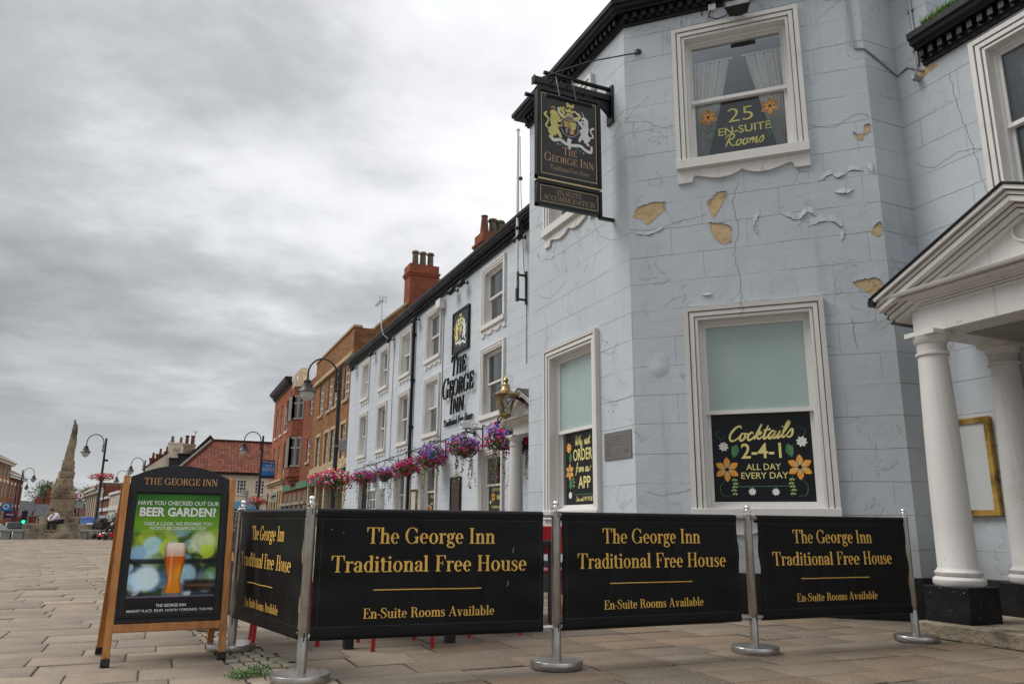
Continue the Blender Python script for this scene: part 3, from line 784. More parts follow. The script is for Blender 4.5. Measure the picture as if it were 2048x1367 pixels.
def make_ground():
    g = MB()
    prof = [(-60, -0.014), (50.5, -0.014), (56.5, -0.76), (1500, -0.76)]      # the street beyond the square lies lower
    for (a, za), (b, zb) in zip(prof, prof[1:]): g.quad((-900, a, za), (900, a, za), (900, b, zb), (-900, b, zb))
    t = NT('far_ground'); co = t.coord()
    n = t.noise(co, 0.08, 4, 0.6); n2 = t.noise(co, 14, 4, 0.6)
    mm = t.end(t.mix(t.step(n, 0.3, 0.7), (0.21, 0.185, 0.155), (0.13, 0.12, 0.105)), 0.85, t.bump(n2, 0.3, 0.01), spec=0.25)
    setting(g.build('ground', mm))
    r = random.Random(3)
    mb, cols = MB(), []
    # the square is laid in courses across the view; a drain of small setts runs along by the barrier
    def drain(y):
        u = (y - 4.8) / (7.4 - 4.8)
        return 0.55 + (0.30 - 0.55) * u, 0.98 + (0.48 - 0.98) * u
    def slab(x0, x1, y0, y1, gap=0.007, tone=None):
        base = tone or r.choice([(0.335, 0.265, 0.195), (0.315, 0.25, 0.187), (0.35, 0.28, 0.205), (0.295, 0.24, 0.183), (0.32, 0.248, 0.175), (0.275, 0.226, 0.175)])
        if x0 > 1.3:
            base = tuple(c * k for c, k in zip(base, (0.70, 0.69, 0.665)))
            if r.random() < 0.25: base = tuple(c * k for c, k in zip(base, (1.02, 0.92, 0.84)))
        k = r.uniform(0.82, 0.99); c = tuple(q * k for q in base)
        h = r.uniform(-0.004, 0.003); tx, ty = r.uniform(-.006, .006), r.uniform(-.006, .006)
        e = 0.007 if x1 - x0 > .2 else 0.004
        a, b, cc, d = x0 + gap / 2, x1 - gap / 2, y0 + gap / 2, y1 - gap / 2
        if b - a < 0.03 or d - cc < 0.03: return
        j = lambda: r.uniform(-0.003, 0.003)
        o = [(a + j(), cc + j()), (b + j(), cc + j()), (b + j(), d + j()), (a + j(), d + j())]
        i = [(o[0][0] + e, o[0][1] + e), (o[1][0] - e, o[1][1] + e), (o[2][0] - e, o[2][1] - e), (o[3][0] + e, o[3][1] - e)]
        z = lambda p: h + tx * (p[0] - a) + ty * (p[1] - cc)
        V = [(p[0], p[1], z(p)) for p in i] + [(p[0], p[1], z(p) - 0.005) for p in o] + [(p[0], p[1], -0.013) for p in o]
        F = [(0, 1, 2, 3)] + [(4 + q, 4 + (q + 1) % 4, (q + 1) % 4, q) for q in range(4)] + [(8 + q, 8 + (q + 1) % 4, 4 + (q + 1) % 4, 4 + q) for q in range(4)]
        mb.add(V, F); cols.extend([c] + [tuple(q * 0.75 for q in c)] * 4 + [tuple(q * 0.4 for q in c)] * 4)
    y = 2.2
    while y < 48:
        d = r.choice([0.27, 0.30, 0.33, 0.36, 0.42]); y1 = y + d
        xl, xr = -0.42 * y - 3.0, 9.0
        dl, dr = drain((y + y1) / 2)
        has = 2.5 < y < 9.5
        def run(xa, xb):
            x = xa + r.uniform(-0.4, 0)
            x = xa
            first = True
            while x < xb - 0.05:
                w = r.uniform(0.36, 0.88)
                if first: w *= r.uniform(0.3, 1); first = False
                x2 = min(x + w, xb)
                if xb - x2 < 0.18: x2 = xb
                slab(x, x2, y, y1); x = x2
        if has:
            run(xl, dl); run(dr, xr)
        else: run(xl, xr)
        y = y1
    # drain setts, four to a row
    yy = 2.5
    while yy < 9.5:
        d = r.uniform(0.11, 0.15)
        a, b = drain(yy + d / 2)
        n = 4; w = (b - a) / n
        for k in range(n):
            t = r.choice([(0.33, 0.285, 0.215), (0.30, 0.265, 0.215), (0.36, 0.31, 0.23)])
            slab(a + k * w, a + (k + 1) * w, yy, yy + d, 0.009, t)
        yy += d
    o = col_mesh(mb, cols, 'paving', M['slab']); setting(o)
    rd = MB(); rd.quad((-60, 57, -0.75), (3, 57, -0.75), (-40, 420, -0.75), (-120, 420, -0.75))
    setting(rd.build('road', M['asphalt']))
make_ground()

# ------------------------------------------------------------------ walls and windows
def wall(mb, L, z0, z1, holes, reveal=0.06, so=0.0, y=0.0):
    xs = sorted({0, L, *[h[0] for h in holes], *[h[1] for h in holes]}); zs = sorted({z0, z1, *[h[2] for h in holes], *[h[3] for h in holes]})
    for i in range(len(xs) - 1):
        for j in range(len(zs) - 1):
            a, b, c, d = xs[i], xs[i + 1], zs[j], zs[j + 1]
            m = ((a + b) / 2, (c + d) / 2)
            if any(h[0] < m[0] < h[1] and h[2] < m[1] < h[3] for h in holes): continue
            mb.quad((a, y, c), (b, y, c), (b, y, d), (a, y, d), [(a + so, c), (b + so, c), (b + so, d), (a + so, d)])
    for a, b, c, d in holes:
        r = y + reveal
        mb.quad((a, y, c), (a, y, d), (a, r, d), (a, r, c), [(a, c), (a, d), (a + .16, d), (a + .16, c)])
        mb.quad((b, y, c), (b, r, c), (b, r, d), (b, y, d), [(b, c), (b + .16, c), (b + .16, d), (b, d)])
        mb.quad((a, y, d), (b, y, d), (b, r, d), (a, r, d), [(a, d), (b, d), (b, d + .16), (a, d + .16)])
        mb.quad((a, y, c), (a, r, c), (b, r, c), (b, y, c), [(a, c), (a, c - .16), (b, c - .16), (b, c)])

def T2(ox, oy, rot): return Matrix.Translation((ox, oy, 0)) @ Matrix.Rotation(rot, 4, 'Z')
BAYX, MAINX, WINGX = 4.81, 7.0, 7.25
P_FAR, P_L, P_R, P_IN = (7.0, 10.2), (4.81, 10.2), (4.81, 7.39), (6.7545, 5.4455)
F_LEFT = (BAYX, 10.2, WALL)              # bay front: s 0..2.81
F_CH = (BAYX, 7.39, -math.pi / 4)        # canted corner: s 0..2.75
F_RET = (6.7545, 5.4455, 0.0)
F_WING = (WINGX, 5.4455, WALL)
F_MAIN = (MAINX, 33.05, WALL)            # s = 33.05 - y
BAY_TOP, MAIN_TOP, WING_TOP = 7.14, 7.46, 5.92

BAY_WIN = dict(low=(1.055, 3.14), up=(5.10, 6.70))
bay_holes = lambda c: [(c - .61, c + .61, 1.03, 3.16), (c - .61, c + .61, 5.06, 6.75)]
LC = 1.325           # window centre along the bay front
CC = 1.350           # and along the canted corner
MAIN_COLS = [16.87, 21.56, 24.50, 27.30, 30.15]
MAIN_W = [1.50, 1.47, 1.34, 1.28, 1.30]
inn = thing('inn_building', 'pale blue-grey painted inn with white sash windows, black eaves and a peeling canted corner bay', 'inn', (7.0, 10.2, 0))
def to_inn(p): return (p[0] - 7.0, p[1] - 10.2, p[2] if len(p) > 2 else 0)

def inn_walls():
    mb = MB()
    mb.m = T2(P_L[0] - 7.0 + 2.19, 0, math.pi); wall(mb, 2.19, 0, BAY_TOP, [], so=40)
    mb.m = T2(BAYX - 7.0, 0, WALL); wall(mb, 2.81, 0, BAY_TOP, bay_holes(LC), so=3.2)
    mb.m = T2(BAYX - 7.0, 7.39 - 10.2, -math.pi / 4); wall(mb, 2.75, 0, BAY_TOP, bay_holes(CC), so=6.01)
    mb.m = T2(6.7545 - 7.0, 5.4455 - 10.2, 0); wall(mb, 0.4955, 0, BAY_TOP, [], so=8.76)
    mb.m = T2(WINGX - 7.0, 5.4455 - 10.2, WALL)
    wall(mb, 10, 0, WING_TOP, [(1.02, 2.28, 3.90, 5.65), (1.62, 2.62, 0.12, 2.45)], so=9.25)
    # taller block standing up behind the wing's gutter
    mb.m = T2(WINGX - 7.0, 5.4455 - 10.2, WALL); wall(mb, 0.455, WING_TOP, 7.6, [], so=9.25)
    mb.m = T2(WINGX - 7.0, 4.99 - 10.2, 0); wall(mb, 2.0, WING_TOP, 7.6, [], so=14)
    mb.m = None
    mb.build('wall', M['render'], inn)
    mb = MB(); mb.m = T2(0, 33.05 - 10.2, WALL)
    H = []
    for y, w in zip(MAIN_COLS, MAIN_W):
        s = 33.05 - y; a = w / 2 - .14
        H += [(s - a, s + a, 5.68, 7.11), (s - a, s + a, 3.41, 5.01)]
        if y < 26: H.append((s - a, s + a, 1.02, 2.50))
    H.append((33.05 - 30.30, 33.05 - 28.85, 0.0, 2.42))      # carriage door
    H.append((33.05 - 14.0 , 33.05 - 12.9, 0.12, 2.3))
    wall(mb, 22.85, 0, MAIN_TOP, H)
    # the gable end over the neighbour
    mb.m = None
    mb.build('facade_wall', M['render_far'], inn)
    # plinth
    p = MB()
    path = [to_inn(q) for q in ((7.0, 10.2), P_L, P_R, P_IN, (7.25, 5.4455), (7.25, 3.9))]
    p.sweep([q[:2] for q in path], [(0.0, 0.0), (0.018, 0.0), (0.018, 0.385), (0.012, 0.400), (0.0, 0.403)])
    p.sweep([(0, 33.05 - 10.2), (0, 30.35 - 10.2)], [(0, 0), (0.018, 0), (0.018, 0.39), (0, 0.4)])
    p.sweep([(0, 28.8 - 10.2), (0, 14.1 - 10.2)], [(0, 0), (0.018, 0), (0.018, 0.39), (0, 0.4)])
    p.build('plinth', M['plinth'], inn)

def cornice(name, path, z, k=1.0, dent=0.15, parent=None, ends=True):
    c = MB()
    prof = [(0, 0), (.05, 0), (.055, .05), (.09, .06), (.09, .21), (.20, .215), (.215, .25), (.29, .27), (.30, .33), (.34, .345), (.345, .44), (.31, .46), (0.0, .47)]
    c.sweep(path, [(a * k, z + b * k) for a, b in prof])
    # dentil blocks
    for i in range(len(path) - 1):
        a, b = Vector(path[i]), Vector(path[i + 1]); d = b - a; L = d.length
        rot = math.atan2(d.y, d.x); n = max(int(L / (dent * k)), 1)
        c.m = T2(a.x, a.y, rot)
        for q in range(n):
            x = (q + 0.25) * L / n
            c.box(x, -0.165 * k, z + .085 * k, x + 0.5 * L / n, -0.08 * k, z + .195 * k)
        c.m = None
    return c.build(name, M['black_gloss'], parent or inn)
def inn_cornices():
    cornice('cornice', [to_inn(q)[:2] for q in ((7.0, 10.2), P_L, P_R, P_IN, (7.2495, 5.4455))], BAY_TOP - 0.05, 0.66, 0.17)
    cornice('cornice', [(0, 33.10 - 10.2), (0, 0.004)], MAIN_TOP - 0.06, 0.80, 0.16)
    cornice('cornice', [(WINGX - 7.0, 5.09 - 10.2), (WINGX - 7.0, -2 - 10.2)], WING_TOP - 0.07, 0.74, 0.15)
def inn_roofs():
    r = MB()
    a, b = -10.2 + 10.2, 33.05 - 10.2
    z = MAIN_TOP + 0.30
    def q(pts): r.quad(*pts, uv=[(0, 0), (b - a, 0), (b - a, 5), (0, 5)])
    q([(0.0, b, z), (0.0, a, z), (4.2, a, z + 2.4), (4.2, b, z + 2.4)])
    q([(8.4, a, z), (8.4, b, z), (4.2, b, z + 2.4), (4.2, a, z + 2.4)])
    r.add([(0, b, z - .5), (8.4, b, z - .5), (8.4, b, z), (4.2, b, z + 2.4), (0, b, z)], [(0, 1, 2, 3, 4)])
    # bay and wing roofs, low behind their gutters
    zb = BAY_TOP + 0.36
    P = [to_inn(p)[:2] for p in ((7.25, 10.2), P_L, P_R, P_IN, (7.25, 5.4455))]
    r.add([(p[0], p[1], zb) for p in P] + [(0.25, -2.4, zb + 0.75)], [(0, 1, 5), (1, 2, 5), (2, 3, 5), (3, 4, 5), (4, 0, 5)])
    zw = WING_TOP + 0.24
    r.quad((0.25, 4.99 - 10.2, zw), (0.25, -2 - 10.2, zw), (4.5, -2 - 10.2, zw + 2.4), (4.5, 4.99 - 10.2, zw + 2.4), uv=[(0, 0), (7, 0), (7, 5), (0, 5)])
    r.quad((0.25, 0, 7.55), (0.25, -5.21, 7.55), (8.4, -5.21, 7.75), (8.4, 0, 7.75), uv=[(0, 0), (7, 0), (7, 5), (0, 5)])
    rf = r.build('roof', M['slate'], inn)
    def chim(x, y, w, d, z0, z1, pots):
        c = MB()
        def bx(e, a, b):
            X0, X1, Y0, Y1 = x - w / 2 - e, x + w / 2 + e, y - d / 2 - e, y + d / 2 + e
            for (p, q_) in (((X0, Y0), (X1, Y0)), ((X1, Y0), (X1, Y1)), ((X1, Y1), (X0, Y1)), ((X0, Y1), (X0, Y0))):
                l = math.hypot(q_[0] - p[0], q_[1] - p[1])
                c.quad((*p, a), (*q_, a), (*q_, b), (*p, b), uv=[(0, a), (l, a), (l, b), (0, b)])
            c.quad((X0, Y0, b), (X1, Y0, b), (X1, Y1, b), (X0, Y1, b), uv=[(0, 0), (.1, 0), (.1, .05), (0, .05)])
            c.quad((X0, Y0, a), (X0, Y1, a), (X1, Y1, a), (X1, Y0, a), uv=[(0, 0), (.1, 0), (.1, .05), (0, .05)])
        bx(0, z0, z1 - .50); bx(0.05, z1 - .50, z1 - .42); bx(0.10, z1 - .42, z1 - .34); bx(0.02, z1 - .34, z1)
        ch = c.build('chimney', M['brick_chim'], rf)
        return ch
    return rf, chim
inn_walls(); inn_cornices(); inn_roof, inn_chim = inn_roofs()

def sash_window(frame, s, z0, z1, w, name='window', apron='carved', frost=False, curtain='net', mat='white', big=False, low_open=False):
    """window in a wall frame (ox, oy, rot): moulded surround, sill, carved apron, two sashes, panes and what hangs behind.
    z0 is the top of the sill, z1 the top of the surround, w the width over the surround."""
    ox, oy, rot = frame
    mr = Matrix.Rotation(rot, 4, 'Z'); p = mr @ Vector((s, 0, 0))
    loc = to_inn((ox + p.x, oy + p.y, 0))
    h = w / 2; a = 0.148 if big else 0.16
    f = MB()
    f.uframe(-h, h, z0, z1, 0, .05, -.062, 0.02); f.uframe(-h, h, z0, z1, .05, .062, -.040, 0.0); f.uframe(-h, h, z0, z1, .062, .108, -.050, 0.0)
    f.uframe(-h, h, z0, z1, .108, .12, -.026, 0.0); f.uframe(-h, h, z0, z1, .12, a, -.034, 0.19)
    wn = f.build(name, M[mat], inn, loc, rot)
    if big:
        gr = MB(); gr.uframe(-h, h, z0, z1, .047, .064, -.0425, 0.0); gr.uframe(-h, h, z0, z1, .1075, .113, -.0295, 0.0); gr.build('moulding_groove', M['groove_dark'], wn)
    i = h - a; zt = z1 - a
    sl = MB()
    if apron == 'plain':
        sl.box(-i - .002, -.05, z0 - .055, i + .002, .14, z0)
    else:
        sl.box(-h - .005, -.085, z0 - .115, h + .005, .14, z0); sl.box(-h - .002, -.07, z0 - .125, h + .002, 0.0, z0 - .116)
    sl.build('sill', M[mat], wn, bevel=0.006)
    if apron == 'carved':
        zb = z0 - .126; D = .155 * (w / 1.48)
        half = [(-h, zb), (-h, zb - D), (-h + .15 * w / 1.48, zb - D)]
        k = w / 1.48
        curve = [(-h + .17 * k, zb - D * .95), (-h + .185 * k, zb - D * .62), (-h + .22 * k, zb - D * .52), (-h + .33 * k, zb - D * .72), (-h + .47 * k, zb - D * .93), (-h + .60 * k, zb - D * .86), (-h + .69 * k, zb - D * .66), (-h + .735 * k, zb - D * .50)]
        left = half[1:] + smooth2(curve, 4)
        right = [(-q[0], q[1]) for q in reversed(left)]
        poly = [(-h, zb)] + left + right + [(h, zb)]
        ap = MB(); top = zb
        low = left + right
        # front as vertical strips so the curved edge triangulates cleanly
        for k2 in range(len(low) - 1):
            A, B = low[k2], low[k2 + 1]
            if abs(A[0] - B[0]) > 1e-5:
                ap.quad((A[0], -.032, A[1]), (B[0], -.032, B[1]), (B[0], -.032, top), (A[0], -.032, top))
            ap.quad((A[0], 0.0, A[1]), (B[0], 0.0, B[1]), (B[0], -.032, B[1]), (A[0], -.032, A[1]))
        ap.quad((-h, 0, zb), (-h, 0, low[0][1]), (-h, -.032, low[0][1]), (-h, -.032, zb)); ap.quad((h, 0, zb), (h, -.032, zb), (h, -.032, low[-1][1]), (h, 0, low[-1][1]))
        ap.build('apron', M[mat], wn, fixn=True)
    zm = z0 + (zt - z0) * (.505 if not big else .50)
    y1, y2 = .095, .135
    fr = MB(); fr.uframe(-i, i, z0, zt, 0, .035, y1 - .02, y2 + .05, True)
    up = fr
    j = i - .035
    up.uframe(-j, j, zm - .02, zt - .035, 0, .035, y1, y1 + .04, True)
    up.uframe(-j, j, z0 + .035, zm + .02, 0, .038, y2, y2 + .04, True)
    up.box(-j, y1 - .008, zm - .022, j, y2 - .002, zm + .022)
    up.build('sash', M['white_clean' if mat == 'white' else mat], wn)
    g = MB(); q = j - .033
    if frost:
        gf = MB(); gf.quad((-q, y1 + .02, zm + .015), (q, y1 + .02, zm + .015), (q, y1 + .02, zt - .068), (-q, y1 + .02, zt - .068)); gf.build('frosted_pane', M['frost'], wn)
    else:
        g.quad((-q, y1 + .02, zm + .015), (q, y1 + .02, zm + .015), (q, y1 + .02, zt - .068), (-q, y1 + .02, zt - .068))
    g.quad((-q, y2 + .02, z0 + .07), (q, y2 + .02, z0 + .07), (q, y2 + .02, zm - .015), (-q, y2 + .02, zm - .015))
    g.build('pane', M['glass'], wn)
    rm = MB(); D = 1.1 if big else 0.75
    rm.m = None
    e = .1 if big else .02
    x0, x1, zz0, zz1 = -i - e, i + e, z0 - .02, zt + .04
    yb = .195
    rm.quad((x0, D, zz0), (x1, D, zz0), (x1, D, zz1), (x0, D, zz1)); rm.quad((x0, yb, zz0), (x0, D, zz0), (x0, D, zz1), (x0, yb, zz1))
    rm.quad((x1, yb, zz0), (x1, yb, zz1), (x1, D, zz1), (x1, D, zz0)); rm.quad((x0, yb, zz1), (x0, D, zz1), (x1, D, zz1), (x1, yb, zz1)); rm.quad((x0, yb, zz0), (x1, yb, zz0), (x1, D, zz0), (x0, D, zz0))
    rm.build('room_lining', M['room'], wn)
    if curtain == 'net':
        c = MB()
        for sd in (-1, 1):
            n = 16; wd = i * .62
            for k in range(n):
                xa, xb = sd * (i - wd * k / n), sd * (i - wd * (k + 1) / n)
                ya, yb2 = .24 + .02 * math.sin(k * 1.9), .24 + .02 * math.sin((k + 1) * 1.9)
                c.quad((xa, ya, z0), (xb, yb2, z0), (xb, yb2, zt), (xa, ya, zt))
        c.build('curtain', M['net'], wn)
    return wn

def all_windows():
    sash_window(F_CH, CC, 1.055, 3.285, 1.476, frost=True, curtain=None, big=True, apron='carved')
    sash_window(F_CH, CC, 5.10, 6.873, 1.476, curtain=None, big=True)
    sash_window(F_LEFT, LC, 1.055, 3.285, 1.476, frost=True, curtain=None, big=True)
    sash_window(F_LEFT, LC, 5.10, 6.873, 1.476, big=True)
    sash_window(F_WING, 1.65, 3.92, 5.78, 1.52, apron='plain', big=True)
    for y, w in zip(MAIN_COLS, MAIN_W):
        s = 33.05 - y
        sash_window(F_MAIN, s, 5.72, 7.25, w); sash_window(F_MAIN, s, 3.45, 5.15, w)
        if y < 26: sash_window(F_MAIN, s, 1.05, 2.64, w, apron='plain')
all_windows()
# ------------------------------------------------------------------ porches, doors, carriage door
def porch(frame, s, hw, dep, zs, zc, z1, zt, apex, colx, step):
    ox, oy, rot = frame
    p = Matrix.Rotation(rot, 4, 'Z') @ Vector((s, 0, 0)); loc = to_inn((ox + p.x, oy + p.y, 0))
    b = hw - .23
    e = MB()
    e.box(-b, -dep + .235, zc, b, 0.0, z1)                      # architrave block, hollowed from below by a recessed soffit
    e.box(-b - .035, -dep + .235, z1, b + .035, 0, z1 + .035)
    e.box(-b - .055, -dep + .215, z1 + .037, b + .055, 0, z1 + .055)
    n = [(0.0, 0), (.05, .0), (.07, .03), (.12, .035), (.13, .06), (.19, .07), (.205, .10)]
    zc2 = z1 + .057
    prof = [(-.02 + q, zc2 + r) for q, r in n] + [(-.02, zc2 + .10)]
    path = [(-b - .055, 0.02), (-b - .055, -dep + .215), (b + .055, -dep + .215), (b + .055, 0.02)]
    e.sweep(path, prof)
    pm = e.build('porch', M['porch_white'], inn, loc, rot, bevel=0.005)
    # pediment
    pe = MB()
    t0 = zc2 + .10
    pe.prism([(-hw + .1, t0), (hw - .1, t0), (0, apex - .12)], -dep + .23, -0.01)
    run = hw; rise = apex - zt; kz = math.hypot(run, rise) / run
    for off, th, out in ((0, .032, 0.0), (.044, .026, .035), (.080, .040, .05), (.132, .024, .12), (.168, .030, .14), (.206, .022, .185)):
        o, q = off * kz, (off + th) * kz
        hx = hw - out * 0.5
        A = [(-hx, zt + (hw - hx) * rise / run - o), (0, apex - o), (hx, zt + (hw - hx) * rise / run - o), (hx, zt + (hw - hx) * rise / run - q), (0, apex - q), (-hx, zt + (hw - hx) * rise / run - q)]
        for L in ([A[0], A[1], A[4], A[5]], [A[1], A[2], A[3], A[4]]):
            pe.prism(L, -dep + out, -0.012 - off * .02)
    pe.lathe([(.001, -dep + .222), (.10, -dep + .222), (.105, -dep + .205), (.12, -dep + .205), (.125, -dep + .24)], (0, 0, t0 + (apex - t0) * .46), 24, axis='y')
    pd = pe.build('pediment', M['porch_white'], pm)
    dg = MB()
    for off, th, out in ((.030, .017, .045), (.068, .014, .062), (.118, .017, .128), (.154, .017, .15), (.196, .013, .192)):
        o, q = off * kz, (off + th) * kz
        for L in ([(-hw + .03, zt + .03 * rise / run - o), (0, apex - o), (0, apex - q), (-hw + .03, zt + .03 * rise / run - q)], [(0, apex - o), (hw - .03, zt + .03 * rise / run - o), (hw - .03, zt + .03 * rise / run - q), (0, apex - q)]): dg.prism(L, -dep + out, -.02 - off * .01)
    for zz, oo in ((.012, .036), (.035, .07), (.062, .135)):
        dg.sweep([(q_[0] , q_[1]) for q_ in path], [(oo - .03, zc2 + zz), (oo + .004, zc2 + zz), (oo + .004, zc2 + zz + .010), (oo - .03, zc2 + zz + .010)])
    dg.build('moulding_groove', M['groove_dark'], pm)
    lead = MB()
    for sg in (-1, 1):
        lead.prism([(sg * (hw + .015), zt + .002), (0, apex + .004), (0, apex + .022), (sg * (hw + .02), zt + .016)], -dep - .015, 0)
        lead.box(sg * hw - .03, -dep - .01, zt - .055, sg * hw + .03, 0, zt - .002)
    lead.build('gutter', M['black_gloss'], pm)
    for cx, cy in colx:
        c = MB(); H = zc - zs
        zb = zs + .286
        c.lathe([(.185, zb), (.20, zb + .02), (.20, zb + .05), (.183, zb + .07), (.165, zb + .078), (.178, zb + .09), (.182, zb + .11), (.165, zb + .125), (.152, zb + .15),
                 (.150, zb + .5), (.146, zb + .9), (.138, zb + 1.3), (.127, zb + 1.7), (.120, zc - .245), (.121, zc - .215), (.136, zc - .212), (.138, zc - .19), (.122, zc - .185), (.122, zc - .11), (.142, zc - .09), (.148, zc - .05), (.152, zc - .042)], (cx, cy, 0), 32)
        c.box(cx - .148, cy - .148, zc - .04, cx + .148, cy + .148, zc + .001)
        co = c.build('column', M['porch_white'], pm)
        pl = MB(); pl.box(cx - .205, cy - .19, zs, cx + .205, cy + .19, zb); pl.build('column_plinth', M['plinth'], pm, bevel=0.008)
    # underside
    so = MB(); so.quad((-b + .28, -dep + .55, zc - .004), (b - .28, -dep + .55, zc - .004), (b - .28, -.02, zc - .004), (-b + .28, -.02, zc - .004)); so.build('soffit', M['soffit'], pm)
    if step:
        st = MB(); st.box(-hw - .02 + .17, -dep - .05, 0, hw + .02 - .17, 0.0, zs); sp = st.build('step', M['stepstone'], pm, bevel=0.012)
    return pm
# near porch: centre y 3.62, its front 1.35 m out from the wing wall
porch(F_WING, 5.4455 - 3.62, 1.36, 1.35, .121, 2.575, 2.80, 2.945, 3.56, [(-.98, -1.10), (.98, -1.10), (-.98, -.13), (.98, -.13)], True)
porch(F_MAIN, 33.05 - 13.38, 0.99, 0.92, .10, 2.60, 2.76, 2.93, 3.42, [(-.66, -.66), (.66, -.66)], True)
def doors():
    for fr, s, w, zt in ((F_WING, 5.4455 - 3.3255, 1.0, 2.45), (F_MAIN, 33.05 - 13.45, 1.1, 2.3)):
        ox, oy, rot = fr; p = Matrix.Rotation(rot, 4, 'Z') @ Vector((s, 0, 0)); loc = to_inn((ox + p.x, oy + p.y, 0))
        d = MB(); d.box(-w / 2, .10, .12, w / 2, .15, zt)
        for x in (-w * .25, w * .25):
            for a, b in ((.3, .95), (1.1, 2.1)): d.uframe(x - w * .18, x + w * .18, a, b, 0, .03, .085, .10, True)
        dr = d.build('door', M['black_gloss'], inn, loc, rot)
        h = MB(); h.ball((w * .4, .07, 1.1), .035); h.build('handle', M['brass'], dr)
    # boarded carriage door at the far end of the front, with its white frame
    p = (7.0, 33.05, WALL); s0 = 33.05 - 29.575
    loc = to_inn((7.0, 29.575, 0))
    d = MB()
    for k in range(10): d.box(-.72 + k * .144, .12, .02, -.72 + (k + .94) * .144, .15, 2.40)
    dr = d.build('door', M['black_gloss'], inn, loc, WALL)
    f = MB(); f.uframe(-.86, .86, 0, 2.56, 0, .14, -.04, .12); f.build('door_frame', M['white'], dr)
    # little projecting shop window beside it
    loc = to_inn((7.0, 27.2, 0))
    b = MB(); b.box(-.62, -.30, .95, .62, 0, 1.02); b.box(-.64, -.32, 1.98, .64, 0, 2.05)
    for x in (-.6, -.2, .2, .6): b.box(x - .02, -.28, 1.02, x + .02, -.25, 1.98)
    for z in (1.02, 1.34, 1.66, 1.95): b.box(-.6, -.277, z, .6, -.253, z + .03)
    b.box(-.62, -.25, 1.02, -.58, 0, 1.98); b.box(.58, -.25, 1.02, .62, 0, 1.98)
    w = b.build('shop_window', M['white_clean'], inn, loc, WALL)
    g = MB(); g.quad((-.58, -.262, 1.05), (.58, -.262, 1.05), (.58, -.262, 1.95), (-.58, -.262, 1.95)); g.build('pane', M['glass_far'], w)
    # downpipe
    q = MB(); q.tube([(-.07, 23.45 - 10.2, .02), (-.07, 23.45 - 10.2, 7.3), (-.2, 23.45 - 10.2, 7.42)], .052, 12)
    for z in (.8, 2.3, 3.8, 5.3, 6.8): q.lathe([(.066, z), (.066, z + .08)], (-.07, 23.45 - 10.2, 0), 12); q.box(-.075, 23.45 - 10.2 - .10, z + .02, 0.001, 23.45 - 10.2 + .10, z + .06)
    q.build('downpipe', M['black_gloss'], inn)
    # service cables clipped to the wall
    def cb(pts, r, n=5): c = MB(); c.tube(pts, r, n); c.build('cable', M['alu'], inn)
    cb([(-.015, 31.5 - 10.2, 2.95), (-.015, 27.5 - 10.2, 3.02), (-.015, 22.0 - 10.2, 3.12), (-.015, 19.2 - 10.2, 3.16), (-.015, 17.0 - 10.2, 3.22)], .010, 5)
    cb([(-.012, 20.65 - 10.2, 7.3), (-.012, 20.65 - 10.2, 2.9)], .016, 5)
    cb([(-.012, 26.0 - 10.2, 7.3), (-.012, 26.05 - 10.2, 5.5), (-.012, 26.0 - 10.2, 3.0)], .010, 5)
    A = Vector(to_inn((6.7545, 5.4455, 0)))
    wp = lambda x, y, z: (x - 7.0, y - 10.2, z)
    cb([wp(6.655, 5.52, 7.2), wp(6.66, 5.515, 6.26), wp(6.68, 5.50, 6.17), wp(6.745, 5.436, 6.15), wp(7.0, 5.437, 6.04), wp(7.24, 5.437, 5.93), wp(7.242, 5.3, 5.96), wp(7.242, 5.1, 5.80)], .011, 6)
    k = MB(); k.tube([wp(7.235, 5.18, 7.5), wp(7.235, 5.17, 6.5), wp(7.235, 5.16, 6.1), wp(7.235, 5.16, 5.9)], .017, 8)
    for z in (6.1, 6.6, 7.1): k.box(.22, 5.14 - 10.2, z, .25, 5.21 - 10.2, z + .03)
    k.build('conduit', M['alu'], inn)
doors()

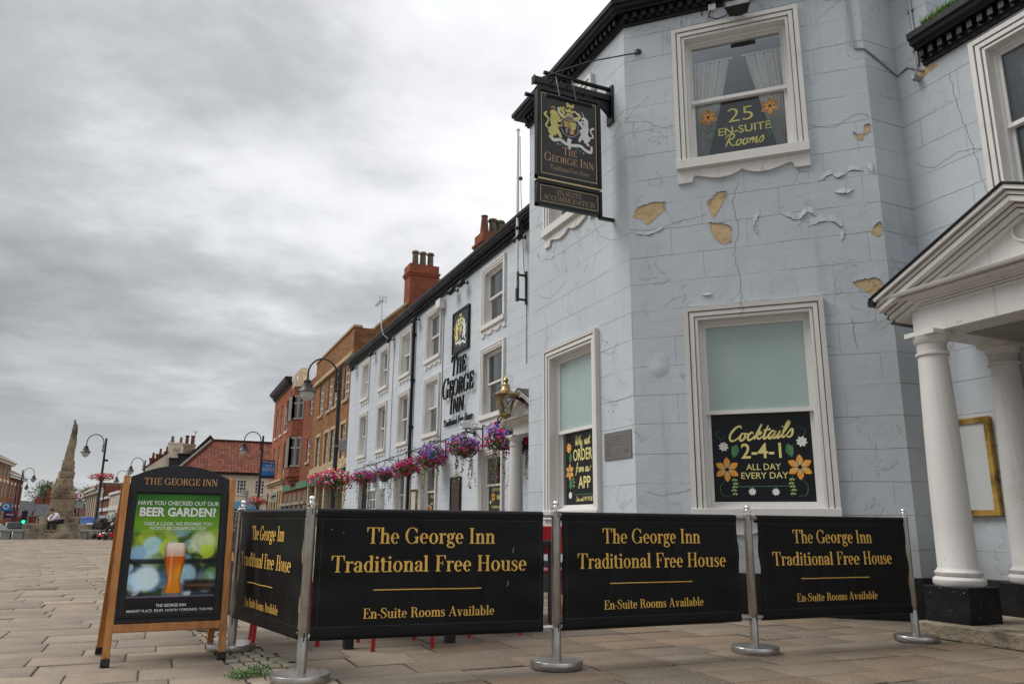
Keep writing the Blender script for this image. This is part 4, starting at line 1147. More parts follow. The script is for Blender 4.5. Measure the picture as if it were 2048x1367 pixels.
# wear: places where the paint has come away, and long cracks
def blob(cx, cz, pts, seed, j=.017):
    r = random.Random(seed); out = []
    n = len(pts)
    for i in range(n):
        a, b = pts[i], pts[(i + 1) % n]
        for k in range(6):
            u = k / 6
            out.append((cx + a[0] + (b[0] - a[0]) * u + r.uniform(-j, j), cz + a[1] + (b[1] - a[1]) * u + r.uniform(-j, j)))
    return out
def wear():
    pats = [(.25, 4.50, [(-.20, .0), (-.13, .11), (.02, .15), (.19, .13), (.19, .03), (.10, -.03), (-.02, -.13), (-.10, -.05)]),
            (1.03, 4.47, [(-.10, .09), (-.02, .13), (.02, .19), (.13, .20), (.10, .10), (.04, -.02), (-.03, -.13), (-.07, -.02)]),
            (1.06, 4.16, [(-.12, .14), (.03, .12), (.12, .05), (.12, -.13), (.02, -.14), (-.08, -.04)]),
            (2.54, 3.37, [(-.14, .05), (-.08, .07), (.10, .08), (.14, .02), (.16, -.06), (.05, -.10), (-.05, -.05)]),
            (2.68, 3.965, [(-.07, .0), (.0, .08), (.05, .11), (.055, -.04), (.0, -.06)]),
            (2.70, 5.15, [(-.035, .06), (.02, .08), (.03, -.02), (-.03, -.05)]), (2.61, 5.09, [(-.06, .06), (-.01, .02), (.05, .03), (.03, -.05), (-.02, -.04)])]
    o = to_inn((BAYX, 7.39, 0)); RZ = -math.pi / 4
    for i, (cx, cz, p) in enumerate(pats):
        poly = blob(cx, cz, p, i + 11, .010); dk, pl, fp = MB(), MB(), MB()
        mx = sum(q[0] for q in poly) / len(poly); mz = sum(q[1] for q in poly) / len(poly)
        for mb, k, y in ((dk, 1.0, -.0025), (pl, .985, -.004)):
            ring = [(mx + (q[0] - mx) * k, y, mz + (q[1] - mz) * k - (.007 if k < 1 else 0)) for q in poly]  # tan patch shifted down; the darker copy behind paints shade along its rim
            mb.add(ring, [tuple(range(len(ring)))])
        # curled paint along part of the upper rim
        n = len(poly); st = random.Random(i).randrange(n)
        for a in range(st, st + n):
            A, B = poly[a % n], poly[(a + 1) % n]
            if min(A[1], B[1]) < mz + .015: continue
            fp.quad((A[0], -.001, A[1]), (B[0], -.001, B[1]), (mx + (B[0] - mx) * .96, -.016, mz + (B[1] - mz) * .955), (mx + (A[0] - mx) * .96, -.014, mz + (A[1] - mz) * .955))
        pt = pl.build('bare_patch', M['tan'], inn, o, RZ); dk.build('patch_rim_shade', M['flake_rim_shade'], pt); fp.build('paint_flake', M['flap'], pt)
    r = random.Random(5)
    for cx, cz, w, h in ((2.40, 4.47, .20, .07), (.88, 3.44, .13, .03), (2.69, 4.72, .06, .13)):
        n = 9; fp = MB()
        top = [(cx - w / 2 + w * k / n, cz + h * r.uniform(.2, .5) * math.sin(math.pi * (k + .4) / (n + .8))) for k in range(n + 1)]
        for k in range(n):
            A, B = top[k], top[k + 1]
            la, lb = [h * .9 * math.sin(math.pi * q / n) for q in (k, k + 1)]; fp.quad((A[0], -.002, A[1]), (B[0], -.002, B[1]), (B[0], -.025 * math.sin(math.pi * (k + 1) / n) - .003, B[1] - lb - .003), (A[0], -.025 * math.sin(math.pi * k / n) - .003, A[1] - la - .003))
        fp.build('paint_flake', M['flap'], inn, o, RZ)
    bl = MB(); nb = 22; V = []
    for a in range(nb + 1):
        for b in range(nb + 1):
            x, z = -.13 + .26 * a / nb, -.13 + .42 * b / nb
            d = math.hypot(x, z) if z < 0 else abs(x) + .0 * z
            e = max(0, 1 - (d / .12) ** 2.6) if d < .12 else 0
            V.append((.30 + x, -.0005 - .011 * e * (1 if z < 0 else max(0, 1 - z / .22) ** 1.5), 2.63 + z))
    bl.add(V, [(a * (nb + 1) + b, a * (nb + 1) + b + 1, (a + 1) * (nb + 1) + b + 1, (a + 1) * (nb + 1) + b) for a in range(nb) for b in range(nb) if any(V[q][1] < -.002 for q in (a * (nb + 1) + b, a * (nb + 1) + b + 1, (a + 1) * (nb + 1) + b + 1, (a + 1) * (nb + 1) + b))], smooth=True)
    bl.build('paint_blister', M['flap'], inn, o, -math.pi / 4)
    ck = MB()
    def crack(pts, w, seed, y=-.002):
        r = random.Random(seed); P = smooth2(pts, 8); P = [(p[0] + r.uniform(-.012, .012), p[1] + r.uniform(-.008, .008)) for p in P]
        for k in range(len(P) - 1):
            A, B = P[k], P[k + 1]; d = math.hypot(B[0] - A[0], B[1] - A[1]) or 1; nx, nz = -(B[1] - A[1]) / d * w / 3.2, (B[0] - A[0]) / d * w / 3.2
            f = r.uniform(.4, 1.1)
            ck.quad((A[0] - nx * f, y, A[1] - nz * f), (B[0] - nx, y, B[1] - nz), (B[0] + nx, y, B[1] + nz), (A[0] + nx * f, y, A[1] + nz * f))
    def peel(pts, w, seed):
        pe = MB(); r = random.Random(seed); P = smooth2(pts, 9); P = [(p[0] + r.uniform(-.010, .010), p[1] + r.uniform(-.007, .007)) for p in P]; n = len(P)
        for k in range(n - 1):
            A, B = P[k], P[k + 1]; oa, ob = [(.004 + .022 * abs(math.sin(3.1 * q / n * math.pi)) * math.sin(math.pi * q / n)) for q in (k, k + 1)]
            pe.quad((A[0], -.0005, A[1] + w), (B[0], -.0005, B[1] + w), (B[0], -ob * .7, B[1]), (A[0], -oa * .7, A[1])); ck.quad((A[0], -.0012, A[1] - .002 - oa * .25), (B[0], -.0012, B[1] - .002 - ob * .25), (B[0], -.0012, B[1]), (A[0], -.0012, A[1]))  # dark strip under the curl is painted shade, built with the cracks
        pe.build('paint_curl', M['flap'], inn, o, -math.pi / 4)
    peel([(1.52, 4.33), (1.44, 4.2), (1.47, 4.08)], .10, 31); peel([(1.75, 4.28), (1.9, 4.20), (2.02, 4.27), (2.1, 4.2)], .07, 32); peel([(2.02, 4.11), (2.22, 4.14), (2.36, 4.02), (2.33, 3.88)], .09, 33); peel([(2.15, 4.62), (2.28, 4.68), (2.36, 4.63), (2.5, 4.70), (2.62, 4.66)], .06, 34); peel([(.08, 4.26), (.25, 4.24), (.42, 4.30)], .05, 35)
    crack([(1.30, 4.75), (1.22, 4.5), (1.27, 4.2), (1.20, 3.9), (1.25, 3.6), (1.24, 3.29)], .006, 1)
    crack([(1.24, 3.29), (1.26, 3.2), (1.24, 3.15)], .005, 2, -.064)
    crack([(.02, 4.33), (.3, 4.30), (.62, 4.36), (.92, 4.40)], .006, 3)
    crack([(.45, 4.52), (.55, 4.34), (.62, 4.36)], .004, 12)
    crack([(2.10, 5.32), (2.35, 5.25), (2.6, 5.36), (2.74, 5.30)], .006, 6)
    crack([(.42, 1.21), (.6, 1.26), (.3, 1.20), (.1, 1.24)], .005, 7)
    crack([(2.36, 3.02), (2.37, 2.86), (2.38, 2.7)], .007, 8)
    ck.build('crack', M['crack'], inn, o, -math.pi / 4)  # cracks together with the shade painted under the curls
    ck = MB()
    crack([(.62, 5.6), (.66, 5.2), (.74, 4.8), (.80, 4.4), (.85, 4.05)], .007, 9)
    crack([(.10, 4.80), (.3, 4.66), (.6, 4.70), (.95, 4.60)], .006, 10)
    crack([(.95, 2.3), (1.0, 1.9), (1.02, 1.5)], .006, 11)
    ck.build('crack', M['crack'], inn, to_inn((WINGX, 5.4455, 0)), WALL)
    b = MB(); p = blob(.37, 5.79, [(-.14, .0), (-.05, .05), (.12, .04), (.12, -.01), (-.1, -.05)], 77, .006)
    n = len(p); b.add([(q[0], -.003, q[1]) for q in p] + [(.36, -.003, 5.79)], [(a, (a + 1) % n, n) for a in range(n)]); b.build('bare_patch', M['tan'], inn, to_inn((WINGX, 5.4455, 0)), WALL)
    ck = MB()
    crack([(1.95, 5.0), (2.05, 4.6), (2.3, 4.4), (2.55, 4.3)], .006, 21); crack([(.3, 4.2), (.7, 4.05), (1.2, 4.15)], .005, 22)
    crack([(.5, 3.9), (.62, 3.5), (.55, 3.2)], .005, 23); crack([(2.1, 2.4), (2.4, 2.3), (2.8, 2.33)], .005, 24)
    ck.build('crack', M['crack'], inn, to_inn((BAYX, 10.2, 0)), WALL)
wear()

# ------------------------------------------------------------------ chimneys
def chimney_pots(ch, items):
    for (x, y, z, r, h, mat, kind) in items:
        p = MB()
        if kind == 'roll': p.lathe([(r, z), (r * .92, z + h * .35), (r * .86, z + h * .8), (r * 1.12, z + h * .84), (r * 1.16, z + h * .93), (r * .98, z + h), (r * .72, z + h)], (x, y, 0), 16)
        else: p.lathe([(r * 1.1, z), (r * .9, z + h * .5), (r * .74, z + h * .93), (r * .86, z + h * .95), (r * .86, z + h), (r * .6, z + h)], (x, y, 0), 16)
        p.build('chimney_pot', M[mat], ch)
def inn_chimney():
    x, y = 9.95 - 7.0, 24.4 - 10.2
    ch = inn_chim(x, y, .88, .80, 8.6, 11.06, None)
    chimney_pots(ch, [(x - .29, y - .1, 11.05, .15, .70, 'pot_red', 'taper'), (x + .04, y - .1, 11.05, .155, .62, 'pot', 'roll'), (x + .33, y - .1, 11.05, .155, .60, 'pot', 'roll')])
inn_chimney()
# ------------------------------------------------------------------ royal arms, shared by the hanging sign and the wall panel
def crest(parent, w, h, cx, cz, yb):
    """coat of arms within a box w x h centred on (cx, cz); each tincture is one piece of the emblem"""
    def P(pts): return [(cx + (p[0] - .5) * w, cz + (p[1] - .5) * h) for p in pts]
    lay = {}
    def put(mat, polys, d):
        mb = lay.setdefault(mat, MB())
        for i, q in enumerate(polys):
            q = P(q); n = len(q); mx = sum(a[0] for a in q) / n; mz = sum(a[1] for a in q) / n
            y = yb - .0004 * d - .00006 * i
            mb.add([(a[0], y, a[1]) for a in q], [tuple(range(n))])
    def band(pts, ws):
        g = Glyphs(); g.P = []; g.stroke(pts, ws); return g.P[0]
    def disc(x, y, rx, ry, n=20): return [(x + rx * math.cos(2 * math.pi * k / n), y + ry * math.sin(2 * math.pi * k / n)) for k in range(n)]
    # supporters: lion rampant on the left, unicorn on the right
    put('crest_y', band([(.30, .60), (.22, .64), (.20, .52), (.23, .40), (.20, .27)], [.10, .15, .13, .12, .05]) + band([(.20, .42), (.13, .34), (.17, .25), (.13, .20)], [.10, .08, .05, .04])
        + band([(.23, .56), (.32, .58), (.36, .62)], [.07, .05, .03]) + band([(.22, .50), (.30, .47), (.35, .50)], [.06, .045, .02]) + band([(.25, .38), (.31, .30), (.33, .24)], [.09, .06, .04]) + band([(.14, .36), (.05, .42), (.10, .55), (.03, .64), (.07, .70)], [.03, .03, .03, .05, .02])
        + [disc(.20, .70, .075, .065)] + [disc(.155, .69, .03, .02)], 1)
    put('red_p', [disc(.19, .79, .035, .02)] + [disc(.50, .84, .055, .018)], 3)
    put('goldline', band([(.15, .80), (.19, .835), (.23, .80)], [.015, .02, .015]), 4)
    put('white_p', band([(.70, .58), (.78, .62), (.80, .50), (.77, .38), (.82, .26)], [.10, .15, .13, .12, .05]) + band([(.80, .42), (.86, .34), (.82, .26), (.87, .20)], [.09, .07, .05, .04])
        + band([(.78, .56), (.70, .60), (.66, .66)], [.06, .045, .03]) + band([(.78, .50), (.70, .46), (.66, .40)], [.055, .04, .03]) + band([(.76, .38), (.70, .30), (.68, .24)], [.08, .055, .035]) + band([(.86, .36), (.95, .40), (.90, .52), (.97, .58)], [.03, .03, .03, .05])
        + band([(.80, .60), (.82, .68), (.78, .73), (.73, .71)], [.09, .075, .06, .035]) + band([(.775, .75), (.75, .82), (.735, .86)], [.02, .014, .005]), 1)
    # mantling and helm
    put('crest_y', band([(.42, .66), (.34, .70), (.30, .78), (.34, .86)], [.07, .06, .05, .02]) + band([(.40, .74), (.36, .82), (.40, .88)], [.06, .05, .02]) + band([(.58, .66), (.66, .70), (.70, .76), (.66, .82)], [.07, .06, .05, .02]), 2)
    put('white_p', band([(.40, .70), (.31, .74), (.28, .82), (.31, .84)], [.03, .03, .03, .03]) + band([(.60, .70), (.69, .74), (.62, .82), (.60, .84)], [.03, .035, .03, .02]), 3)
    put('goldline', [[(.43, .62), (.57, .62), (.58, .72), (.54, .78), (.46, .78), (.42, .72)]], 4)
    put('sign_black', [[(.455 + .022 * k, .65), (.465 + .022 * k, .65), (.465 + .022 * k, .71), (.455 + .022 * k, .71)] for k in range(5)], 5)
    put('crest_y', [[(.42, .79), (.58, .79), (.60, .86), (.55, .83), (.50, .88), (.45, .83), (.40, .86)]] + band([(.45, .89), (.49, .93), (.55, .91), (.57, .97)], [.03, .05, .05, .02]) + [disc(.46, .95, .03, .03)], 6)
    # garter ring and quartered shield
    put('blue_p', [[(0.5 + .19 * math.cos(a) * 1, .47 + .20 * math.sin(a)), (0.5 + .19 * math.cos(b), .47 + .20 * math.sin(b)), (.5 + .165 * math.cos(b), .47 + .175 * math.sin(b)), (.5 + .165 * math.cos(a), .47 + .175 * math.sin(a))] for a, b in ((2 * math.pi * k / 24, 2 * math.pi * (k + 1) / 24) for k in range(24))], 7)
    put('goldline', [disc(.5 + .158 * math.cos(2 * math.pi * k / 22), .47 + .168 * math.sin(2 * math.pi * k / 22), .014, .013, 8) for k in range(22)], 8)
    put('red_p', [[(.39, .47), (.5, .47), (.5, .60), (.38, .60)], [(.5, .47), (.5, .32), (.57, .36), (.61, .47)]], 9)
    put('crest_y', [[(.5, .47), (.61, .47), (.62, .60), (.5, .60)]] + [[(.40, .50 + .035 * k), (.49, .505 + .035 * k), (.49, .515 + .035 * k), (.40, .515 + .035 * k)] for k in range(3)] + [[(.51, .36 + .03 * k), (.58, .365 + .03 * k), (.58, .383 + .03 * k), (.51, .378 + .03 * k)] for k in range(4)] + [[(.39, .485 + .04 * k), (.49, .49 + .04 * k), (.49, .51 + .04 * k), (.39, .505 + .04 * k)] for k in range(3)], 10)
    put('blue_p', [[(.39, .47), (.43, .36), (.5, .32), (.5, .47)]], 11)
    put('leafgreen', [[(.47, .46 + .02 * k), (.54, .47 + .02 * k), (.54, .476 + .02 * k), (.47, .466 + .02 * k)] for k in range(4)], 13)
    put('goldline', band([(.45, .36), (.43, .42), (.46, .45)], [.02, .025, .02]) + band([(.52, .55), (.56, .53), (.60, .56)], [.02, .02, .02]), 12)
    # motto ribbon, roses and thistles
    put('white_p', band([(.12, .24), (.20, .17), (.32, .20), (.44, .14), (.56, .14), (.70, .16), (.80, .10), (.90, .08), (.92, .20)], [.05, .065, .06, .06, .06, .06, .06, .06, .03]) + band([(.50, .26), (.48, .16), (.50, .05)], [.08, .07, .03]) + [disc(.27, .10, .014, .012, 8), disc(.76, .03, .014, .012, 8)], 2)
    put('leafgreen', [disc(.33, .11, .03, .028, 10), disc(.36, .15, .025, .02, 10), disc(.63, .09, .03, .028, 10), disc(.70, .06, .025, .02, 10)], 3)
    for mat, mb in lay.items():
        mb.build('emblem', M[mat], parent, fixn=False)

# ------------------------------------------------------------------ hanging sign
def pub_sign():
    t = thing('hanging_sign', 'black double hanging pub sign with the royal arms, on a beam out from the bay', 'pub sign', (BAYX, 7.73, 4.5))
    X = lambda x: x - BAYX; Z = lambda z: z - 4.5
    x0, x1 = X(3.725), X(4.63)
    f = MB()
    for a, b, c, d in ((x0, x0 + .05, Z(4.95), Z(6.17)), (x1 - .05, x1, Z(4.95), Z(6.17))): f.box(a, -.04, c, b, .04, d)
    f.box(x0, -.041, Z(6.12), x1, .041, Z(6.17)); f.box(x0, -.041, Z(4.95), x1, .041, Z(5.0))
    f.box(x0, -.04, Z(4.595), x0 + .04, .04, Z(4.915)); f.box(x1 - .04, -.04, Z(4.595), x1, .04, Z(4.915)); f.box(x0, -.041, Z(4.875), x1, .041, Z(4.915)); f.box(x0, -.041, Z(4.595), x1, .041, Z(4.635))
    f.build('frame', M['black_gloss'], t, bevel=0.006)
    b = MB(); b.box(x0 + .03, -.022, Z(4.98), x1 - .03, .022, Z(6.14)); b.build('sign_panel', M['sign_char'], t)
    b2 = MB(); b2.box(x0 + .03, -.022, Z(4.62), x1 - .03, .022, Z(4.89)); b2.build('sign_panel', M['sign_char'], t)
    e = MB()
    e.uframe(x0 + .062, x1 - .062, Z(5.015), Z(6.10), 0, .008, -.0235, -.022, True); e.uframe(x0 + .052, x1 - .052, Z(4.648), Z(4.862), 0, .007, -.0235, -.022, True)
    e.box(x0 + .02, -.042, Z(4.925), x1 - .02, -.02, Z(4.945))
    e.build('gold_line', M['goldline'], t)
    h = MB(); yb = -.0232
    serif_text(h, 'THE', X(4.085), X(4.285), Z(5.312), .105, G_ROMAN, yb, small=True, slope=0)
    serif_text(h, 'GEORGE INN', X(3.83), X(4.525), Z(5.192), .112, G_ROMAN, yb, small=True)
    serif_text(h, 'Traditional Free House', X(3.905), X(4.455), Z(5.085), .064, G_THIN, yb, shear=.22)
    serif_text(h, 'EN-SUITE', X(4.0), X(4.345), Z(4.765), .064, G_THIN, yb)
    serif_text(h, 'ACCOMMODATION', X(3.82), X(4.53), Z(4.68), .066, G_THIN, yb)
    h.build('lettering', M['bronze_l'], t, fixn=False)
    crest(t, .74, .68, X(4.185), Z(5.71), -.0235)
    bm = MB()
    bm.box(X(3.69), -.035, Z(6.215), 0.0, .035, Z(6.30)); bm.box(X(3.685), -.045, Z(6.205), X(3.70), .045, Z(6.31))
    for x in (X(3.95), X(4.40)): bm.tube([(x, 0, Z(6.17)), (x, 0, Z(6.22))], .012, 6)
    bm.box(-.028, -.075, Z(5.90), 0.0, .075, Z(6.43))
    bm.prism([(-.27, Z(6.215)), (-.03, Z(6.215)), (-.03, Z(5.98))], -.012, .012)
    bm.build('bracket', M['black_gloss'], t, bevel=0.004)
    bm = MB(); bm.box(X(4.60), -.03, Z(4.562), 0.0, .03, Z(4.594)); bm.build('bracket', M['black_gloss'], t, bevel=0.004)
    lt = MB()
    for yy, a, b2, z in ((0, 3.84, 4.79, 6.395), (-.28, 3.72, 4.35, 5.90), (.32, 3.73, 4.6, 6.245)):
        lt.tube([(X(a), yy, Z(z)), (X(b2), yy, Z(z))], .028, 10)
        for x in (X(a + .2), X(b2 - .2)): lt.tube([(x, yy, Z(z)), (x, yy * .6, Z(6.26)), (x, 0, Z(6.25))], .008, 5)
    lt.build('lamp_tube', M['black_gloss'], t)
    rd = MB(); P = lambda x, y, z: (x - BAYX, y - 7.73, z - 4.5)
    rd.tube([P(3.78, 7.73, 6.30), P(4.35, 7.5, 6.55), P(4.93, 7.27, 6.70)], .0085, 6); rd.tube([P(3.8, 7.73, 6.30), P(4.4, 8.1, 6.36), P(4.80, 8.35, 6.44)], .0085, 6)
    rd.box(*P(4.905, 7.23, 6.675), *P(4.965, 7.29, 6.73))
    rd.build('stay_rod', M['iron'], t)
pub_sign()

# ------------------------------------------------------------------ lettering and boards on the long front
def on_main(y, z): return (MAINX, y, z)
def main_signs():
    t = thing('wall_lettering', 'raised black inn name in capitals down the blue-grey front beneath the crest panel', 'lettering', (MAINX, 19.2, 3.0), WALL)
    def X(y): return 19.2 - y
    G_W = Glyphs(0.085, 0.038, 0.045, 0.62)
    for nm, s, ya, yb, z, cap, sm in (('letters', 'THE', 19.74, 18.60, 4.80, .56, True), ('letters', 'GEORGE', 20.42, 18.02, 4.10, .60, True), ('letters', 'INN', 19.80, 18.66, 3.48 + .28, .50, True)):
        m = MB(); 
        if s == 'INN': z, cap = 3.76, .50
        if s == 'GEORGE': z, cap = 4.24, .58
        serif_text(m, s, X(ya), X(yb), z - 3.0, cap, G_W, -.05, .10, sm, depth=.045)
        m.build(nm, M['black_gloss'], t)
    m = MB(); serif_text(m, 'Traditional Free House', X(20.32), X(18.08), .47, .20, Glyphs(.10, .05, .04, .62), -.035, .22, depth=.02); m.build('letters', M['black_gloss'], t)
    t2 = thing('wall_lettering', 'small black capitals about rooms, half hidden by the basket under the camera', 'lettering', (MAINX, 19.15, 2.6), WALL)
    m = MB(); X2 = lambda y: 19.15 - y
    sans(m, 'EN-SUITE', X2(19.70), X2(18.55), .42, .19, -.03, .02); sans(m, 'ACCOMMODATION', X2(20.15), X2(18.1), .14, .19, -.03, .02)
    q = MB()
    m.build('letters', M['black_gloss'], t2)
    # crest panel
    c = thing('crest_panel', 'framed black panel with the royal arms fixed high on the long front', 'crest panel', (MAINX, 19.1, 5.4), WALL)
    b = MB(); b.box(-.63, -.05, .02, .60, 0, 1.18); b.build('board', M['sign_char'], c)
    f = MB(); f.uframe(-.64, .61, .01, 1.19, 0, .05, -.07, -.0, True); f.build('frame', M['black_gloss'], c)
    crest(c, 1.0, .98, -.015, .60, -.0515)
    # board of drinks
    d = thing('menu_board', 'tall narrow dark board of ales on the front between two ground floor windows', 'board', (MAINX, 19.25, 1.05), WALL)
    b = MB(); b.box(-.36, -.04, 0, .36, 0, 1.0); b.build('board', m_plain('brown_black_board', (.045, .032, .028), .4), d)
    f = MB(); f.uframe(-.38, .38, -.02, 1.02, 0, .05, -.055, 0, True); f.build('frame', M['black_gloss'], d)
    m = MB()
    for s, x0, x1, z, cap in (('TRADITIONAL', -.22, .22, .84, .045), ('REAL', -.2, .2, .66, .10), ('ALES', -.22, .22, .50, .11), ('FINE WINES', -.2, .2, .38, .05), ('BAR FOOD', -.2, .2, .24, .07), ('ROOMS', -.2, .2, .11, .07)): serif_text(m, s, x0, x1, z, cap, G_ROMAN, -.0415)
    m.build('lettering', m_plain('dull_red_lettering', (.16, .075, .06), .6), d, fixn=False)
    # menu cases
    def case(name, label, frame, s, z0, w, h, mat, pap, grp=None):
        ox, oy, rot = frame; p = Matrix.Rotation(rot, 4, 'Z') @ Vector((s, 0, 0))
        t = thing(name, label, 'menu case', (ox + p.x, oy + p.y, z0), rot)
        b = MB(); b.box(-w / 2 + .03, -.035, .03, w / 2 - .03, 0, h - .03); b.build('notice', pap, t)
        f = MB(); f.uframe(-w / 2, w / 2, 0, h, 0, .018, -.062, 0, True); f.uframe(-w / 2, w / 2, 0, h, .018, .055, -.052, -.02, True); f.build('frame', M[mat], t, bevel=0.004)
    case('menu_case', 'polished brass framed menu case with a pale sheet behind the porch column', F_WING, 5.4455 - 5.10, .99, .44, .94, 'brass', M['paper'])
    case('menu_case', 'brass framed menu case beside the black downpipe on the long front', F_MAIN, 33.05 - 22.95, 1.02, .6, .86, 'brass', M['paper'])
    # engraved plaque by the edge of the bay
    t = thing('wall_plaque', 'brushed metal plaque with engraved lines on the bay beside the app window', 'plaque', (BAYX, 7.745, 1.62), WALL)
    b = MB(); b.box(-.295, -.012, 0, .30, 0, .325); b.build('plate', M['plaque'], t, bevel=0.003)
    k = MB()
    r = random.Random(9)
    for i, (a, b2) in enumerate(((-.24, .24), (-.235, .22), (-.24, .235), (-.21, .20))):
        x = a; z = .262 - .033 * i
        while x < b2:
            w = r.uniform(.02, .055); k.box(x, -.0128, z, min(x + w, b2), -.0118, z + .009); x += w + .010
    k.lathe([(.03, -.0125), (.033, -.0125)], (0, 0, .085), 20, cap=False, axis='y'); k.uframe(-.24, -.20, .045, .125, 0, .012, -.0128, -.012, True); k.box(.14, -.0128, .07, .24, -.012, .08)
    for x in range(4): k.box(.15 + .022 * x, -.0128, .085, .16 + .022 * x, -.012, .10 + .006 * x)
    for x in (-.28, .285):
        for z in (.018, .307): k.lathe([(.006, -.0145), (.006, -.012)], (x, 0, z), 8, axis='y')
    k.build('engraving', M['crack'], t, fixn=False)
main_signs()

# ------------------------------------------------------------------ painted signs in the bay windows
def flower_art(gm0, x, z, R, n, mats, yb, a0=.5):
    gm = gm_new(); gm0.flowers.append((gm, mats))
    for k in range(n):
        an = a0 + 2 * math.pi * k / n
        flat(gm[mats[0]], petal_poly(x, z, an, R * .12, R, R * .26), yb - .0002 - .00005 * k)
        if len(mats) > 2: flat(gm[mats[2]], petal_poly(x, z, an, R * .14, R * .55, R * .10), yb - .0008)
    flat(gm[mats[1]], [(x + R * .16 * math.cos(q * math.pi / 5), z + R * .16 * math.sin(q * math.pi / 5)) for q in range(10)], yb - .0012)
def gm_new(): 
    class G(dict):
        def __missing__(s, k): s[k] = MB(); return s[k]
    g = G(); g.flowers = []
    return g
def vine(gm, pts, yb, w=.010, mat='leafgreen', leaves=True, lm='palegreen'):
    ribbon(gm[mat], pts, w, yb)
    if leaves:
        P = smooth2(pts, 4)
        for i, p in enumerate(P[2:-1:2]):
            for sg in (1, -1): flat(gm[lm], petal_poly(p[0], p[1], (-.5 if sg > 0 else math.pi + .5), 0, .032, .010), yb - .0005)
NAMES = {'dim_orange': 'petals', 'yellow': 'lettering', 'orange': 'petals', 'leafgreen': 'vine', 'palegreen': 'leaves', 'white_p': 'daisy', 'sign_black': 'flower_centre', 'goldline': 'petal_tips', 'darkwood': 'flower_centre'}
def put_art(gm, t):
    for k, mb in gm.items(): mb.build(NAMES.get(k, 'artwork'), M[k], t, fixn=False)
    for g, mats in gm.flowers:
        f = g[mats[0]].build('flower', M[mats[0]], t, fixn=False)
        g[mats[1]].build('flower_centre', M[mats[1]], f, fixn=False)
        if len(mats) > 2: g[mats[2]].build('petal_tips', M[mats[2]], f, fixn=False)
def at_frame(fr, s):
    ox, oy, rot = fr; p = Matrix.Rotation(rot, 4, 'Z') @ Vector((s, 0, 0)); return (ox + p.x, oy + p.y), rot
def window_signs():
    Y = .135 + .02 - .006         # just outside the lower pane
    xy, rot = at_frame(F_CH, CC)
    t = thing('window_sign', 'black cocktails offer board with orange flowers filling the lower sash', 'sign', (*xy, 1.1), rot)
    S = lambda s: s - CC; Z = lambda z: z - 1.1
    b = MB(); b.box(-.52, Y, Z(1.125), .52, Y + .004, Z(2.075)); b.build('board', M['sign_black'], t)
    gm = gm_new(); yb = Y - .0005
    L = MB()
    script_text(L, 'Cocktails', S(.99), S(1.675), Z(1.775), .165, yb, .135, .22, .055)
    sans(L, '2-4-1', S(1.136), S(1.552), Z(1.592), .160, yb, .012)
    sans(L, 'ALL DAY', S(1.181), S(1.537), Z(1.466), .066, yb, .006); sans(L, 'EVERY DAY', S(1.123), S(1.605), Z(1.374), .067, yb, .006)
    L.build('lettering', M['yellow'], t, fixn=False)
    for x, z in ((.978, 1.475), (1.727, 1.489)): flower_art(gm, S(x), Z(z), .135, 6, ('orange', 'sign_black', 'goldline'), yb, .52)
    for x, z, R in ((.953, 1.723, .055), (1.764, 1.758, .06), (1.229, 1.236, .042), (1.469, 1.232, .042)): flower_art(gm, S(x), Z(z), R, 8, ('white_p', 'yellow'), yb)
    for x, z, sg in ((1.055, 1.667, 1), (1.654, 1.661, -1)):
        flat(gm['leafgreen'], petal_poly(S(x) , Z(z) - .065, math.pi / 2 + .25 * -sg, 0, .15, .042), yb - .0002)
        for k in range(4): ribbon(gm['palegreen'], [(S(x), Z(z) - .04 + .025 * k), (S(x) - .02, Z(z) - .015 + .025 * k)], .004, yb - .0008); ribbon(gm['palegreen'], [(S(x), Z(z) - .04 + .025 * k), (S(x) + .02, Z(z) - .015 + .025 * k)], .004, yb - .0008)
    flat(gm['leafgreen'], [(S(1.072), Z(1.286)), (S(1.659), Z(1.290)), (S(1.659), Z(1.298)), (S(1.072), Z(1.294))], yb)
    for sg, x in ((1, .99), (-1, 1.70)):
        vine(gm, [(S(x) + sg * .05, Z(1.40)), (S(x) + sg * .07, Z(1.33)), (S(x) + sg * .05, Z(1.26)), (S(x) + sg * .07, Z(1.19))], yb, .008)
        ribbon(gm['leafgreen'], [(S(x) - sg * .02, Z(1.37)), (S(x) - sg * .09, Z(1.30)), (S(x) - sg * .07, Z(1.20)), (S(x), Z(1.19))], .007, yb)
        ribbon(gm['leafgreen'], [(S(x) - sg * .06, Z(1.90)), (S(x) - sg * .11, Z(1.87)), (S(x) - sg * .06, Z(1.80)), (S(x) - sg * .02, Z(1.84))], .006, yb)
    put_art(gm, t)
    # app sign in the window next to it
    xy, rot = at_frame(F_LEFT, LC)
    t = thing('window_sign', 'black app ordering board with a column of orange flowers in the narrow-seen bay window', 'sign', (*xy, 1.1), rot)
    b = MB(); b.box(-.44, Y, Z(1.125), .52, Y + .004, Z(2.075)); b.build('board', M['sign_black'], t)
    gm = gm_new(); L = MB()
    script_text(L, 'Why not', -.19, .20, .80, .13, yb, .13, .15)
    sans(L, 'ORDER', -.24, .26, .60, .15, yb, .012)
    script_text(L, 'from our', -.18, .22, .45, .12, yb, .13, .15)
    sans(L, 'APP', -.11, .21, .24, .15, yb, .012)
    script_text(L, 'Search', -.18, .02, .075, .06, yb, .14, .15); sans(L, "'MY PUB'", .04, .26, .075, .055, yb, .006)
    L.build('lettering', M['yellow'], t, fixn=False)
    flower_art(gm, -.36, .78, .075, 8, ('orange', 'yellow'), yb); flower_art(gm, -.34, .46, .115, 6, ('orange', 'sign_black', 'goldline'), yb, .52); flower_art(gm, -.33, .155, .05, 8, ('white_p', 'yellow'), yb)
